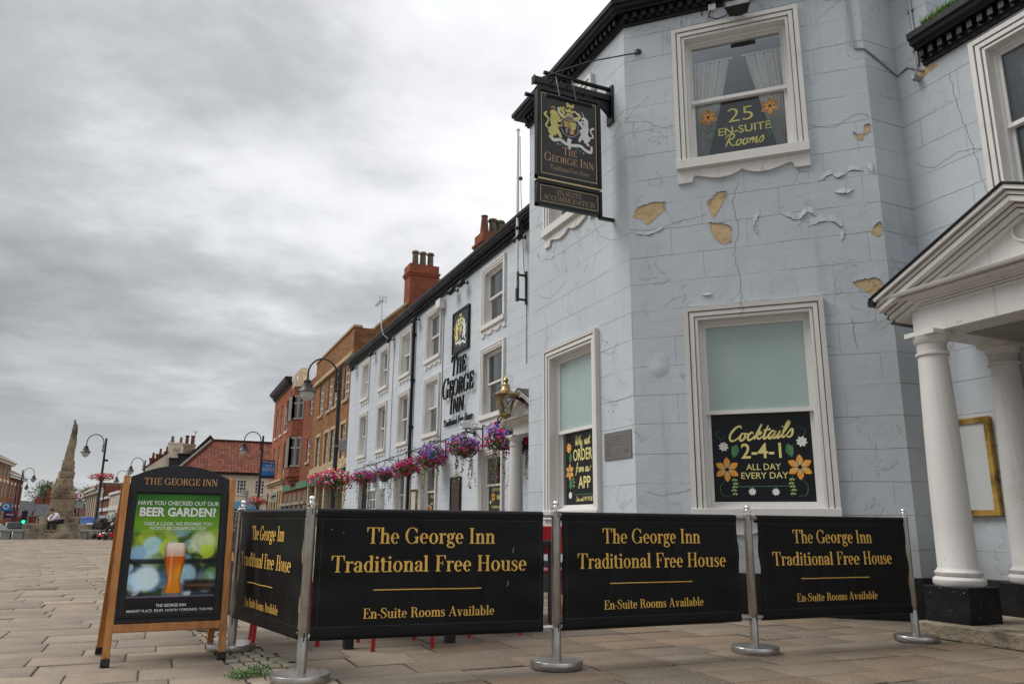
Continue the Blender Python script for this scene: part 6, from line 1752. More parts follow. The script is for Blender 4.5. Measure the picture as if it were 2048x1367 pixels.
# ------------------------------------------------------------------ A-board
def a_board():
    t = thing('a_board', 'wooden A-board with a beer garden poster in a black frame standing on the paving', 'A-board', (.12, 5.63, 0), R_(2.2))
    lean = math.atan2(.255, 1.18)
    Fm = Matrix.Rotation(-lean, 4, 'X')                 # front face: local y=0 leans back as it rises
    h = 1.195
    for sg in (-1, 1):
        w = MB(); w.m = Fm
        # stiles narrow slightly towards the top
        b, tp = (.315, .36), (.318, .358)
        for (lo, hi) in ((b, tp),):
            V = []
            for z, (i_, o_) in ((.045, lo), (h, hi)):
                V += [(sg * i_, -.019, z), (sg * o_, -.019, z), (sg * o_, .019, z), (sg * i_, .019, z)]
            w.add(V, [(0, 1, 2, 3), (4, 5, 6, 7), (0, 1, 5, 4), (1, 2, 6, 5), (2, 3, 7, 6), (3, 0, 4, 7)])
        w.build('stile', M['wood'], t, bevel=.004)
    q = MB(); q.m = Fm; q.box(-.315, -.017, .195, .315, .017, .243); q.build('cross_rail', M['wood'], t, bevel=.003)
    # rear leg frame
    D = .50
    lean2 = math.atan2(-(D - .255), 1.15)
    Rm = Matrix.Translation((-.036, D, 0)) @ Matrix.Rotation(R_(1.7), 4, 'Y') @ Matrix.Rotation(-lean2, 4, 'X')
    for sg in (-1, 1): rl = MB(); rl.m = Rm; rl.box(min(sg * .322, sg * .365), -.018, .045, max(sg * .322, sg * .365), .018, 1.14); rl.build('rear_leg', M['wood'], t, bevel=.004)
    rl = MB(); rl.m = Rm; rl.box(-.322, -.015, .30, .322, .015, .345); rl.build('cross_rail', M['wood'], t, bevel=.003)
    rp = MB(); rp.m = Rm; rp.box(-.32, -.010, .35, .32, .006, 1.12); rp.build('rear_panel', M['black_matt'], t)
    for mm, a, b2 in ((Fm, .311, .364), (Rm, .318, .369)):
        for sg in (-1, 1): ft = MB(); ft.m = mm; ft.box(min(sg * a, sg * b2), -.023, .0, max(sg * a, sg * b2), .023, .045); ft.build('rubber_foot', M['rubber'], t, bevel=.003)
    # black arched panel
    arch = [(-.315, .245), (.315, .245), (.315, 1.19)]
    for k in range(1, 20):
        a = k / 20; x = .315 - .63 * a; arch.append((x, 1.185 + .092 * (1 - (abs(x) / .315) ** 2.1)))
    arch.append((-.315, 1.19))
    p = MB(); p.m = Fm; p.prism(arch, -.010, .012); p.build('panel', m_plain('charcoal_panel', (.014, .0135, .016), .5, .1, spec=.3), t, bevel=.003)
    fr = MB(); fr.m = Fm
    z0, z1, hx = .278, 1.105, .298
    fr.uframe(-hx, hx, z0, z1, 0, .012, -.022, -.011, True); fr.uframe(-hx, hx, z0, z1, .012, .024, -.030, -.020, True); fr.uframe(-hx, hx, z0, z1, .024, .032, -.020, -.011, True)
    fr.build('snap_frame', M['black_gloss'], t)
    hd = MB(); hd.m = Fm; serif_text(hd, 'THE GEORGE INN', -.232, .238, 1.138, .046, G_ROMAN, -.0105); hd.build('heading', m_plain('copper_lettering', (.66, .33, .11), .5), t, fixn=False)
    # poster: printed picture as a fine grid of coloured cells
    px0, px1, pz0, pz1 = -hx + .033, hx - .033, z0 + .033, z1 - .033
    nx, nz = 132, 180
    r = random.Random(21)
    bok = []
    for _ in range(85):
        v = r.uniform(.14, .70); bok.append((r.uniform(-.05, 1.05), v, r.uniform(.03, .085), r.choice([(.55, .66, .10), (.42, .55, .10), (.75, .80, .45), (.18, .34, .06), (.07, .16, .05), (.30, .50, .60), (.55, .75, .85), (.10, .22, .12)]) if v > .38 else r.choice([(.25, .48, .72), (.55, .75, .92), (.75, .88, .95), (.12, .26, .40), (.03, .05, .05), (.10, .13, .06)]), r.uniform(.35, .85)))
    bok += [(.82, .58, .10, (.78, .85, .65), .7), (.24, .55, .075, (.55, .78, .85), .8), (.20, .27, .10, (.80, .92, .97), .85), (.07, .24, .07, (.6, .8, .92), .6), (.65, .30, .08, (.60, .82, .92), .6), (.88, .50, .06, (.62, .75, .06), .8), (.40, .53, .06, (.60, .72, .08), .8), (.95, .30, .06, (.3, .5, .2), .6), (.08, .48, .07, (.35, .55, .75), .7)]
    def sm(a, b, x):
        x = min(max((x - a) / (b - a), 0), 1); return x * x * (3 - 2 * x)
    lerp = lambda a, b, k: tuple(p + (q_ - p) * k for p, q_ in zip(a, b))
    def pix(u, v):
        if v > .66:
            c = lerp((.26, .46, .045), (.055, .22, .045), sm(.70, 1, v))
            c = lerp(c, (.16, .36, .045), .4 * math.sin(3 * u) ** 2)
        else: c = lerp((.03, .05, .045), (.12, .22, .06), sm(.3, .66, v))
        wgt = 1 - sm(.62, .74, v)
        for bx, bv, br, bc, ba in bok:
            d = math.hypot((u - bx) * .70, v - bv)
            if d < br * 1.25: c = lerp(c, bc, ba * (1 - sm(br * .8, br * 1.25, d)) * wgt)
        # blurred rail and table
        c = lerp(c, (.018, .014, .016), .88 * (sm(.385, .40, v) - sm(.425, .445, v)) * (1 - .3 * sm(.9, 1.0, u)))
        if u > .60: c = lerp(c, (.05, .018, .012), .9 * (sm(.15, .17, v) - sm(.24, .275, v)) * sm(.60, .66, u))
        if u > .62: c = lerp(c, (.30, .20, .08), .6 * (sm(.195, .205, v) - sm(.215, .225, v)) * sm(.62, .7, u))
        k = 1 - sm(.118, .128, v); c = lerp(c, lerp((.045, .028, .04), (.016, .012, .018), sm(.11, .0, v)), k)
        c = lerp(c, (.30, .27, .33), .8 * (sm(.112, .118, v) - sm(.124, .132, v)))
        # glass
        gb, gt = .125, .575
        if gb < v < gt:
            w = (v - gb) / (gt - gb)
            half = .095 + .026 * sm(.0, .25, w) * 0 + .005 * w + (.028 * sm(.35, .75, w)) - (.018 * math.exp(-((w - .30) / .12) ** 2)) + .012 * math.exp(-((w - .10) / .10) ** 2) - .012 * sm(.92, 1, w)
            d = abs(u - .515 + .012 * w) / half
            if d < 1:
                if w > .74: g = lerp((.72, .52, .40), (.86, .76, .68), sm(.74, .95, w))
                elif w > .05: g = lerp((.75, .33, .02), (.66, .20, .012), sm(.25, .72, w)); g = lerp(g, (.85, .52, .06), .55 * math.exp(-((w - .42) / .16) ** 2) * math.exp(-((u - .56) / .05) ** 2))
                else: g = (.30, .26, .22)
                g = lerp(g, tuple(x * .45 for x in g), sm(.62, 1.0, d)); g = lerp(g, (.9, .8, .7), .35 * math.exp(-((u - .47) / .012) ** 2) * sm(.1, .3, w))
                c = lerp(c, g, 1 - sm(.94, 1.0, d))
        return tuple(min(1, max(x, 0) ** 1.42 * 1.12) for x in c)
    g, cols = MB(), []
    V = [(px0 + (px1 - px0) * i / nx, 0, pz0 + (pz1 - pz0) * j / nz) for j in range(nz + 1) for i in range(nx + 1)]
    g.m = Fm @ Matrix.Translation((0, -.013, 0))
    g.add(V, [(j * (nx + 1) + i, j * (nx + 1) + i + 1, (j + 1) * (nx + 1) + i + 1, (j + 1) * (nx + 1) + i) for j in range(nz) for i in range(nx)])
    cols = [pix((i + .5) / nx, (j + .5) / nz) for j in range(nz) for i in range(nx)]
    col_mesh(g, cols, 'poster', M['print'], t)
    L = MB(); L.m = Fm; yb = -.0140
    sans(L, 'HAVE YOU CHECKED OUT OUR', -.252, .256, .998, .028, yb, .014)
    sans(L, 'BEER GARDEN?', -.238, .240, .924, .056, yb, .032)
    sans(L, 'TAKE A LOOK, WE PROMISE YOU', -.208, .218, .861, .023, yb, .006)
    sans(L, "WON'T BE DISAPPOINTED!", -.172, .182, .832, .022, yb, .006)
    sans(L, 'THE GEORGE INN', -.085, .095, .340, .018, yb, .012)
    sans(L, 'MARKET PLACE, SELBY, NORTH YORKSHIRE, YO8 4NS', -.252, .262, .310, .0165, yb, .006)
    L.build('lettering', M['white_p'], t, fixn=False)
a_board()

# ------------------------------------------------------------------ seating behind the barrier
def seating():
    def chair(label, x, y, rot, grp='red metal chairs behind the banner'):
        t = thing('metal_chair', label, 'chair', (x, y, 0), rot, grp)
        s = MB(); s.box(-.21, -.20, .43, .21, .21, .455); s.build('seat', M['red_metal'], t, bevel=.01)
        b = MB(); b.box(-.19, .20, .60, .19, .215, .86); b.build('backrest', M['red_metal'], t, bevel=.008)
        for sx in (-1, 1):
            for sy in (-1, 1):
                l = MB(); top = .86 if sy > 0 else .45
                l.tube([(sx * .22, sy * .225, 0), (sx * .20, sy * .20, .44)] + ([(sx * .20, .215, top)] if sy > 0 else []), .0155, 8); l.build('leg', M['red_metal'], t)
        return t
    chair('red metal chair with all four feet showing under the middle of the widest banner', 1.675, 5.86, math.pi)
    chair('red metal chair seen as a strip in the gap beside the nearest post', .925, 6.21, 1.5)
    chair('red metal chair with one foot showing under the right end of the widest banner', 2.545, 6.24, -1.55)
    chair('red metal chair seen in the gap left of the second post', 3.53, 6.97, math.pi)
    def table(label, x, y, rot):
        t = thing('rattan_table', label, 'table', (x, y, 0), rot, 'black rattan tables behind the banner')
        b = MB(); b.box(-.44, -.44, .68, .44, .44, .73); b.build('tabletop', M['rattan'], t, bevel=.006)
        for sx in (-1, 1):
            for sy in (-1, 1):
                l = MB(); l.box(sx * .39 - .033, sy * .39 - .033, 0, sx * .39 + .033, sy * .39 + .033, .68)
                l.build('leg', M['rattan'], t)
        return t
    table('black rattan table with two feet showing under the widest banner', 1.70, 6.22, .03)
    table('black rattan table with a leg showing in the gap left of the second post', 2.95, 6.95, 0)
seating()

def weeds():
    r = random.Random(12); m, cols = MB(), []
    for i in range(560):
        a = r.random(); x = .47 + .20 * a + r.gauss(0, .025); y = 4.95 + .07 * a + r.gauss(0, .035); h = abs(r.gauss(0, .022)) + .004
        if r.random() < .1: x += .06; h += .035
        s = r.uniform(.004, .011); c = Vector((x, y, h)); u = Vector((r.uniform(-1, 1), r.uniform(-1, 1), r.uniform(-.3, .8))).normalized(); w = u.orthogonal().normalized()
        m.add([c - u * s, c + w * s * .55, c + u * s, c - w * s * .55], [(0, 1, 2, 3)]); t = r.uniform(.6, 1.4); cols.append(tuple(v * t for v in r.choice([(.06, .15, .025), (.10, .19, .035), (.035, .09, .02)])))
    o = col_mesh(m, cols, 'weeds', M['leaf']); tag(o, 'low green weeds growing in the paving joints beside the nearest post', 'weeds', kind='stuff')
weeds()
# ------------------------------------------------------------------ street lamps with their flower rings
def lamp_proto():
    t = thing('street_lamp', 'x', 'street lamp', (0, 0, 0), 0, 'black swan-neck lamps round the square')
    p = MB(); p.lathe([(.11, -.8), (.11, .9), (.085, .95), (.07, 1.0), (.062, 3.2), (.055, 5.35), (.045, 5.40), (.001, 5.40)], (0, 0, 0), 14, cap=False); p.build('pole', M['iron'], t)
    a = MB(); pts = [(-.10, 0, 4.62), (-.10, 0, 5.05)] + [(-.52 + .42 * math.cos(k * math.pi / 12), 0, 5.12 + .46 * math.sin(k * math.pi / 12)) for k in range(13)] + [(-.94, 0, 4.93)]
    a.tube(pts, .026, 8)
    for z in (4.66, 4.98): a.tube([(0, 0, z), (-.12, 0, z)], .03, 6)
    a.tube([(-.13, 0, 4.60), (-.16, 0, 4.75), (-.12, 0, 4.88), (-.16, 0, 5.0)], .012, 5)
    a.build('swan_neck', M['iron'], t)
    h = MB(); h.lathe([(.02, 4.95), (.06, 4.93), (.07, 4.90), (.11, 4.89), (.11, 4.80), (.15, 4.77), (.17, 4.68), (.24, 4.61), (.275, 4.57), (.275, 4.55), (.2, 4.56), (.05, 4.58)], (-.94, 0, 0), 24, cap=False); h.build('hood', M['iron'], t)
    g = MB(); g.lathe([(.21, 4.56), (.20, 4.48), (.15, 4.38), (.07, 4.31), (.001, 4.29)], (-.94, 0, 0), 18, cap=False); g.build('bowl', M['lampglass'], t)
    return t
def lamps():
    proto = lamp_proto()
    spots = [(4.47, 22.6, 0, 'nearest street lamp, rising in front of the brown brick building'), (-3.19, 48.9, 0, 'street lamp beside the stone market cross'),
             (4.64, 43.3, 0, 'street lamp in front of the red pantile roof'), (-1.45, 65.6, -.6, 'street lamp left of the chimneys above the A-board'),
             (-3.2, 83.5, -.6, 'street lamp cut by the left corner of the A-board'), (-6.5, 107.4, -.6, 'small far street lamp behind the lamp beside the market cross'),
             (-12.0, 84.2, -.6, 'largest of the lamps left of the market cross'), (-15.6, 107.2, -.6, 'middle one of the lamps left of the market cross'), (-20.4, 136.2, -.6, 'smallest of the lamps left of the market cross')]
    for i, (x, y, dz, lab) in enumerate(spots):
        o = proto if i == 0 else copy_tree(proto)
        o.location = (x, y, .0); o['label'] = lab
        if i >= 6: o.rotation_euler = (0, 0, math.pi)
    # small camera box on the near pole
    t = thing('pole_box', 'small grey box strapped to the nearest street lamp pole', 'control box', (4.55, 22.55, 2.9))
    b = MB(); b.box(0, -.09, 0, .2, .09, .34); b.box(-.12, -.02, .12, 0, .02, .16); b.build('body', M['alu'], t, bevel=.02)
    # sensor on the second pole
    t = thing('pole_box', 'small black camera bracket part way up the lamp beside the market cross', 'control box', (-3.13, 48.85, 4.1))
    b = MB(); b.box(0, -.05, 0, .16, .05, .12); b.box(-.05, -.02, .05, 0, .02, .09); b.build('body', M['iron'], t)
    gl = 'flower baskets ringed round the lamp poles'
    basket('flower basket round the nearest lamp pole, magenta left, white and orange right', (4.47, 22.6, 2.06), .66, .50, [(MAG, (-1, 0, 0), 1.8), (PINK, U_, .5), (WHI, (1, 0, .3), 1.2), (ORA, (1, 0, .6), .8), (MAG, (1, 0, -.6), .8), (RED, D_, .5)], 11, gl, 10, .75, None, 460, 420)
    basket('red and pink flower basket round the lamp beside the market cross', (-3.19, 48.9, 3.25), .72, .40, [(RED, L_, 1), ((.60, .05, .04), U_, 1.6), (MAG, R2, .5), (ORA, U_, .3)], 12, gl, 0, .5, None, 200, 260)
    basket('red, orange and magenta flower basket round the lamp by the cream house', (4.64, 43.3, 1.92), .62, .50, [(MAG, (-1, 0, 0), 1.4), (ORA, U_, 1.0), (RED, (1, 0, 0), 1.2)], 13, gl, 4, .5, None, 220, 240)
    basket('dull red flower basket low by the traffic light', (-12.0, 84.2, 1.0), .95, .7, [(RED, U_, 1), (MAG, L_, .6)], 14, gl, 0, .5, None, 200, 200)
lamps()

# ------------------------------------------------------------------ generic masonry
def bricks(mb, x0, y0, x1, y1, z0, z1, so=0.0):
    """upright wall between two plan points with metre UVs"""
    l = math.hypot(x1 - x0, y1 - y0)
    mb.quad((x0, y0, z0), (x1, y0 if False else y1, z0), (x1, y1, z1), (x0, y0, z1), [(so, z0), (so + l, z0), (so + l, z1), (so, z1)])
def far_window(parent, fr, s, z0, z1, w, bars=(2, 3), root=(0, 0), dep=.10, mat='white_clean', arch=False, surround=None, sill=None):
    ox, oy, rot = fr; p = Matrix.Rotation(rot, 4, 'Z') @ Vector((s, 0, 0)); loc = (ox + p.x - root[0], oy + p.y - root[1], 0)
    h = w / 2
    f = MB(); f.uframe(-h, h, z0, z1, 0, .085, dep - .03, dep + .06, True)
    for k in range(1, bars[0]): x = -h + w * k / bars[0]; f.box(x - .028, dep - .01, z0 + .06, x + .028, dep + .05, z1 - .06)
    for k in range(1, bars[1]): z = z0 + (z1 - z0) * k / bars[1]; f.box(-h + .06, dep - .008, z - .026, h - .06, dep + .048, z + .026)
    o = f.build('window', M[mat], parent, loc, rot)
    g = MB(); g.quad((-h + .03, dep + .04, z0 + .03), (h - .03, dep + .04, z0 + .03), (h - .03, dep + .04, z1 - .03), (-h + .03, dep + .04, z1 - .03)); g.build('pane', M['glass_far'], o)
    if sill: b = MB(); b.box(-h - .08, -.07, z0 - .13, h + .08, dep + .02, z0 - .002); b.build('sill', M[sill], o)
    if surround: b = MB(); b.uframe(-h - .15, h + .15, z0 - .15, z1 + .15, 0, .15, -.05, .02, True); b.build('surround', M[surround], o)
    return o
def block_roof(mb, x0, x1, y0, y1, z0, zr, along='y'):
    if along == 'y':
        xm = (x0 + x1) / 2; L = y1 - y0; d = math.hypot(xm - x0, zr - z0)
        mb.quad((x0, y0, z0), (x0, y1, z0), (xm, y1, zr), (xm, y0, zr), uv=[(0, 0), (L, 0), (L, d), (0, d)]); mb.quad((x1, y1, z0), (x1, y0, z0), (xm, y0, zr), (xm, y1, zr), uv=[(0, 0), (L, 0), (L, d), (0, d)])
    else:
        ym = (y0 + y1) / 2; L = x1 - x0; d = math.hypot(ym - y0, zr - z0)
        mb.quad((x0, y0, z0), (x1, y0, z0), (x1, ym, zr), (x0, ym, zr), uv=[(0, 0), (L, 0), (L, d), (0, d)]); mb.quad((x1, y1, z0), (x0, y1, z0), (x0, ym, zr), (x1, ym, zr), uv=[(0, 0), (L, 0), (L, d), (0, d)])

# ------------------------------------------------------------------ the three tall fronts beyond the inn
def front_row():
    # brown brick
    B = thing('brown_brick_building', 'tall brown brick building with stone bands and white windows adjoining the inn', 'building', (7.05, 33.1, 0))
    fr = (7.05, 42.3, WALL); rt = (7.05, 33.1); sY = lambda y: 42.3 - y
    cols = [(40.2, 1.05), (37.95, 1.0), (36.5, 1.0), (34.15, 1.05)]
    w = MB(); w.m = T2(0, 9.2, WALL)
    H = [(sY(y) - a / 2, sY(y) + a / 2, 6.25, 7.88) for y, a in cols] + [(sY(y) - a / 2, sY(y) + a / 2, 3.65, 5.15) for y, a in cols]
    wall(w, 9.2, 3.3, 9.35, H, .12); w.m = None
    w.add([(0, 0, 0), (9, 0, 0), (9, 0, 9.3), (3.8, 0, 12.0), (.9, 0, 9.35), (0, 0, 9.35)], [(0, 1, 2, 3, 4, 5)], [[(0, 0), (9, 0), (9, 9.3), (3.8, 12), (.9, 9.35), (0, 9.35)]])
    w.build('wall', M['brick_brown'], B)
    s = MB(); s.m = T2(0, 9.2, WALL)
    s.box(0, -.13, 8.02, 9.2, .0, 8.14); s.box(0, -.08, 8.142, 9.2, 0, 8.26); s.box(-.02, -.06, 9.35, 9.25, .35, 9.45); s.box(0, -.10, 3.18, 9.2, 0, 3.36); s.box(0, -.04, 3.362, 9.2, 0, 3.60); s.m = None
    s.prism([(0.9, 9.36), (3.8, 12.02), (9, 9.32), (9, 9.45), (3.8, 12.16), (.9, 9.48)], -.05, .32)
    s.build('stone_band', M['sandstone'], B)
    for i, (y, a) in enumerate(cols):
        far_window(B, fr, sY(y), 6.25, 7.88, a, (2, 4), rt, sill='sandstone'); far_window(B, fr, sY(y), 3.65, 5.15, a, (2, 4), rt, surround='sandstone')
    g = MB(); g.m = T2(0, 9.2, WALL); g.box(.1, -.12, 2.72, 9.0, 0, 3.12); g.build('fascia', M['green_fascia'], B)
    g = MB(); g.m = T2(0, 9.2, WALL)
    for x in (0, 2.2, 4.4, 6.6, 8.9): g.box(x, -.06, -1, x + .34, .25, 2.72)
    g.box(0, -.03, -1, 9.2, .2, .7); g.build('pilaster', M['sandstone'], B)
    g = MB(); g.m = T2(0, 9.2, WALL)
    for x in (.34, 2.54, 4.74, 6.94): g.quad((x, .15, .7), (x + 1.95, .15, .7), (x + 1.95, .15, 2.72), (x, .15, 2.72))
    g.build('shop_pane', M['glass_far'], B)
    r = MB(); r.quad((.3, 0.3, 9.0), (.3, 9.0, 9.0), (3.8, 9.0, 11.8), (3.8, .3, 11.8), uv=[(0, 0), (9, 0), (9, 4.5), (0, 4.5)]); r.quad((8.5, 9.0, 9.0), (8.5, .3, 9.0), (3.8, .3, 11.8), (3.8, 9.0, 11.8), uv=[(0, 0), (9, 0), (9, 4.5), (0, 4.5)])
    r.add([(0, 9.2, 3), (9, 9.2, 3), (9, 9.2, 9.2), (3.8, 9.2, 11.8), (.3, 9.2, 9.2), (0, 9.2, 9.2)], [(0, 1, 2, 3, 4, 5)])
    rf = r.build('roof', M['slate'], B)
    def stack(parent, x0, x1, y0, y1, z0, z1, mat='brick_chim', cap=True):
        c = MB()
        def ring(e, a, b):
            X0, X1, Y0, Y1 = x0 - e, x1 + e, y0 - e, y1 + e
            bricks(c, X0, Y0, X1, Y0, a, b); bricks(c, X1, Y0, X1, Y1, a, b); bricks(c, X1, Y1, X0, Y1, a, b); bricks(c, X0, Y1, X0, Y0, a, b)
            for z in (a, b): c.quad((X0, Y0, z), (X1, Y0, z), (X1, Y1, z), (X0, Y1, z), uv=[(0, 0), (.1, 0), (.1, .05), (0, .05)])
        h = z1 - z0
        if cap: ring(0, z0, z1 - .55); ring(.05, z1 - .55, z1 - .45); ring(.09, z1 - .45, z1 - .36); ring(.03, z1 - .36, z1)
        else: ring(0, z0, z1)
        return c.build('chimney', M[mat], parent)
    ch = stack(rf, 2.40, 3.76, -.12, .78, 10.0, 12.66)
    chimney_pots(ch, [(2.70, .15, 12.66, .155, .70, 'pot', 'roll'), (3.07, .15, 12.66, .155, .70, 'pot', 'roll'), (3.44, .15, 12.66, .155, .70, 'pot', 'roll')])
    # red brick with stone gable and oriel
    D = thing('red_brick_building', 'red brick building with a stone-topped gable and a two-storey oriel', 'building', (7.05, 42.3, 0)); rt = (7.05, 42.3)
    fr = (7.05, 51.6, WALL); sY = lambda y: 51.6 - y
    w = MB(); w.m = T2(0, 9.3, WALL)
    H = [(sY(43.3) - .5, sY(43.3) + .5, 6.7, 7.8), (sY(43.3) - .5, sY(43.3) + .5, 4.1, 5.45)]
    wall(w, 9.3, 2.0, 8.7, H, .12)
    w.m = None
    w.quad((0, .0, 8.7), (9, .0, 8.7), (9, .0, 9.0), (0, 0, 9.0), [(0, 0), (9, 0), (9, .3), (0, .3)])
    w.build('wall', M['brick_red'], D)
    g = MB(); pts = [(51.55, 8.6), (51.3, 8.75), (50.9, 8.95), (50.45, 9.5), (49.9, 10.0), (46.9, 10.0), (46.3, 9.5), (45.8, 8.95), (45.4, 8.75), (45.1, 8.6)]
    g.prism([(y - 42.3, z) for y, z in pts], -.12, .25, 'yz')
    gb = g.build('gable', M['sandstone'], D)
    rw = MB(); rw.lathe([(.001, -.13), (.42, -.13), (.48, -.16), (.55, -.14), (.55, -.1)], (0, 48.4 - 42.3, 9.15), 20, axis='x'); rw.build('round_window', M['white_clean'], gb)
    rp = MB(); rp.lathe([(.001, -.165), (.36, -.165)], (0, 48.4 - 42.3, 9.15), 18, cap=False, axis='x'); rp.build('pane', M['glass_far'], gb)
    o = MB(); y0, y1 = 45.7 - 42.3, 48.5 - 42.3
    path = [(0, y1), (-.55, y1 - .55), (-.55, y0 + .55), (0, y0)]
    for a, b in ((3.45, 4.0), (5.7, 6.75), (8.15, 8.7)):
        for k in range(3): bricks(o, *path[k], *path[k + 1], a, b)
    o.add([(0, y1, 8.7), (-.55, y1 - .55, 8.7), (-.55, y0 + .55, 8.7), (0, y0, 8.7), (0, y1, 3.45), (-.55, y1 - .55, 3.45), (-.55, y0 + .55, 3.45), (0, y0, 3.45)], [(0, 1, 2, 3), (7, 6, 5, 4)])
    # stepped corbel below
    for k, (a, b, e) in enumerate(((3.25, 3.45, .12), (3.05, 3.25, .28), (2.9, 3.05, .42))):
        q = [(0, y1 - e), (-.55 + e, y1 - .55), (-.55 + e, y0 + .55), (0, y0 + e)]
        for j in range(3): bricks(o, *q[j], *q[j + 1], a, b)
        o.add([(*p, a) for p in q], [(0, 1, 2, 3)])
    orl = o.build('oriel', M['brick_red'], D)
    for z0, z1 in ((4.0, 5.7), (6.75, 8.15)):
        f = MB()
        for k in range(3):
            a, b = Vector(path[k]), Vector(path[k + 1]); d = b - a; n = 5 if k == 1 else 2
            for j in range(n + 1): p = a + d * j / n; f.box(p.x - .065, p.y - .065, z0, p.x + .065, p.y + .065, z1)
            for z in (z0, (z0 + z1) / 2 + .2, z1 - .09):
                f.m = T2(a.x, a.y, math.atan2(d.y, d.x)); f.box(.0, -.03, z, d.length, .03, z + .08); f.m = None
        f.build('oriel_frame', m_plain('weathered_frame', (.40, .36, .32), .7), orl)
        p = MB()
        for k in range(3): bricks(p, path[k][0] + .04, path[k][1], path[k + 1][0] + .04, path[k + 1][1], z0, z1)
        p.build('pane', M['glass_far'], orl)
    far_window(D, fr, sY(43.3), 6.7, 7.8, 1.0, (2, 3), rt); far_window(D, fr, sY(43.3), 4.1, 5.45, 1.0, (2, 3), rt, sill='sandstone')
    g = MB(); g.m = T2(0, 9.3, WALL); g.box(.2, -.12, 2.74, 9.2, 0, 3.1); fa = g.build('fascia', M['green_fascia'], D)
    a = MB(); a.m = T2(0, 9.3, WALL)
    for k in range(5):
        x = .5 + k * 1.75; P = [(x + .15, 0), (x + .15, 2.1)] + [(x + .75 - .6 * math.cos(q * math.pi / 8), 2.1 + .5 * math.sin(q * math.pi / 8)) for q in range(9)] + [(x + 1.35, 0)]
        a.prism(P, -.02, .05)
    a.build('arched_pane', M['glass_far'], D)
    a = MB(); a.m = T2(0, 9.3, WALL); a.box(0, -.22, 1.85, 9.3, 0, 2.0); a.box(0, -.12, -1, 9.3, .04, .8)
    a.build('ledge', M['stepstone'], D)
    lw = MB(); lw.m = T2(0, 9.3, WALL); wall(lw, 9.3, -1, 2.0, [], 0, y=.045); lw.build('lower_wall', M['brick_red'], D)
    r = MB(); r.quad((.1, 0, 8.7), (.1, 9.3, 8.7), (3.5, 9.3, 10.2), (3.5, 0, 10.2), uv=[(0, 0), (9, 0), (9, 4), (0, 4)]); r.quad((7, 9.3, 8.7), (7, 0, 8.7), (3.5, 0, 10.2), (3.5, 9.3, 10.2), uv=[(0, 0), (9, 0), (9, 4), (0, 4)])
    rf = r.build('roof', M['browntile'], D); ch = stack(rf, 1.4, 2.2, .6, 1.5, 8.5, 10.9); chimney_pots(ch, [(1.8, 1.0, 10.9, .15, .5, 'pot_red', 'taper')])
    # orange brick with black cornice
    O = thing('orange_brick_building', 'bright orange brick building with a black cornice and a cream stone ground floor', 'building', (7.05, 51.6, 0)); rt = (7.05, 51.6)
    fr = (7.05, 59.6, WALL); sY = lambda y: 59.6 - y
    cols = (57.7, 55.1, 52.65)
    w = MB(); w.m = T2(0, 8.0, WALL)
    H = [(sY(y) - .5, sY(y) + .5, 6.75, 8.8) for y in cols] + [(sY(y) - .5, sY(y) + .5, 3.9, 6.0) for y in cols]
    wall(w, 8.0, 3.6, 9.65, H, .14); w.m = None
    bricks(w, 0, 8.0, 9, 8.0, -1, 9.65); bricks(w, 9, 0, 0, 0, 8.7, 9.65)
    w.build('wall', M['brick_orange'], O)
    for y in cols: far_window(O, fr, sY(y), 6.75, 8.8, 1.0, (1, 2), rt, sill='white_clean'); far_window(O, fr, sY(y), 3.9, 6.0, 1.0, (1, 2), rt)
    c = MB(); c.m = Matrix.Translation((-.02, 52.1 - 51.6, 7.0)) @ Matrix.Rotation(R_(-115), 4, 'Z'); c.uframe(0, .6, 0, 1.25, 0, .07, -.02, .02, True); c.box(.28, -.018, .07, .32, .018, 1.18); c.box(.07, -.017, .6, .53, .017, .64); c.build('casement', M['white_clean'], O)
    cornice('cornice', [(-.0, 8.05), (0, -.05)], 9.62, 1.35, .4, O)
    s = MB(); s.m = T2(0, 8.0, WALL); s.box(-.1, -.28, 3.48, 8.1, 0, 3.62); s.box(-.06, -.18, 3.34, 8.06, 0, 3.478); s.box(0, -.08, 2.9, 8.0, 0, 3.338)
    for x in (0, 1.5, 2.6, 4.0, 5.4, 6.5, 7.6): s.box(x, -.12, -1, x + .4, .2, 2.9)
    s.m = None; s.box(0, 7.9, -1, 5, 8.06, 3.6)
    s.build('stone_front', M['sandstone'], O)
    p = MB(); p.m = T2(0, 8.0, WALL); p.quad((0, .1, -1), (8, .1, -1), (8, .1, 2.9), (0, .1, 2.9)); p.build('pane', M['glass_far'], O)
    r = MB(); r.quad((0, 0, 9.9), (0, 8, 9.9), (4, 8, 10.5), (4, 0, 10.5), uv=[(0, 0), (8, 0), (8, 4), (0, 4)]); r.quad((9, 8, 9.9), (9, 0, 9.9), (4, 0, 10.5), (4, 8, 10.5), uv=[(0, 0), (8, 0), (8, 4), (0, 4)]); r.build('roof', M['slate'], O)
    # projecting signs
    t = thing('letting_board', 'blue letting board projecting high from the orange building', 'sign', (7.05, 57.0, 3.86))
    b = MB(); b.box(-.98, -.03, 0, .12, .03, 1.28); b.build('board', M['blue_sign'], t)
    b = MB(); b.box(-.985, -.036, 1.03, .125, .036, 1.285); b.box(-.985, -.036, 0, .125, .036, .22); b.build('navy_band', M['navy_sign'], t)
    L = MB()
    for s_, a, c, z, cap in (('Walker Singleton', -.85, .0, 1.10, .10), ('TO LET', -.65, -.2, .82, .12), ('Substantial Public', -.88, .03, .66, .08), ('Banking Premises', -.82, -.04, .54, .08)): sans(L, s_, a, c, z, cap, -.038, .015)
    L.build('lettering', M['white_p'], t, fixn=False)
    b = MB(); b.box(.10, -.05, .2, .14, .05, 1.0); b.build('bracket', M['iron'], t)
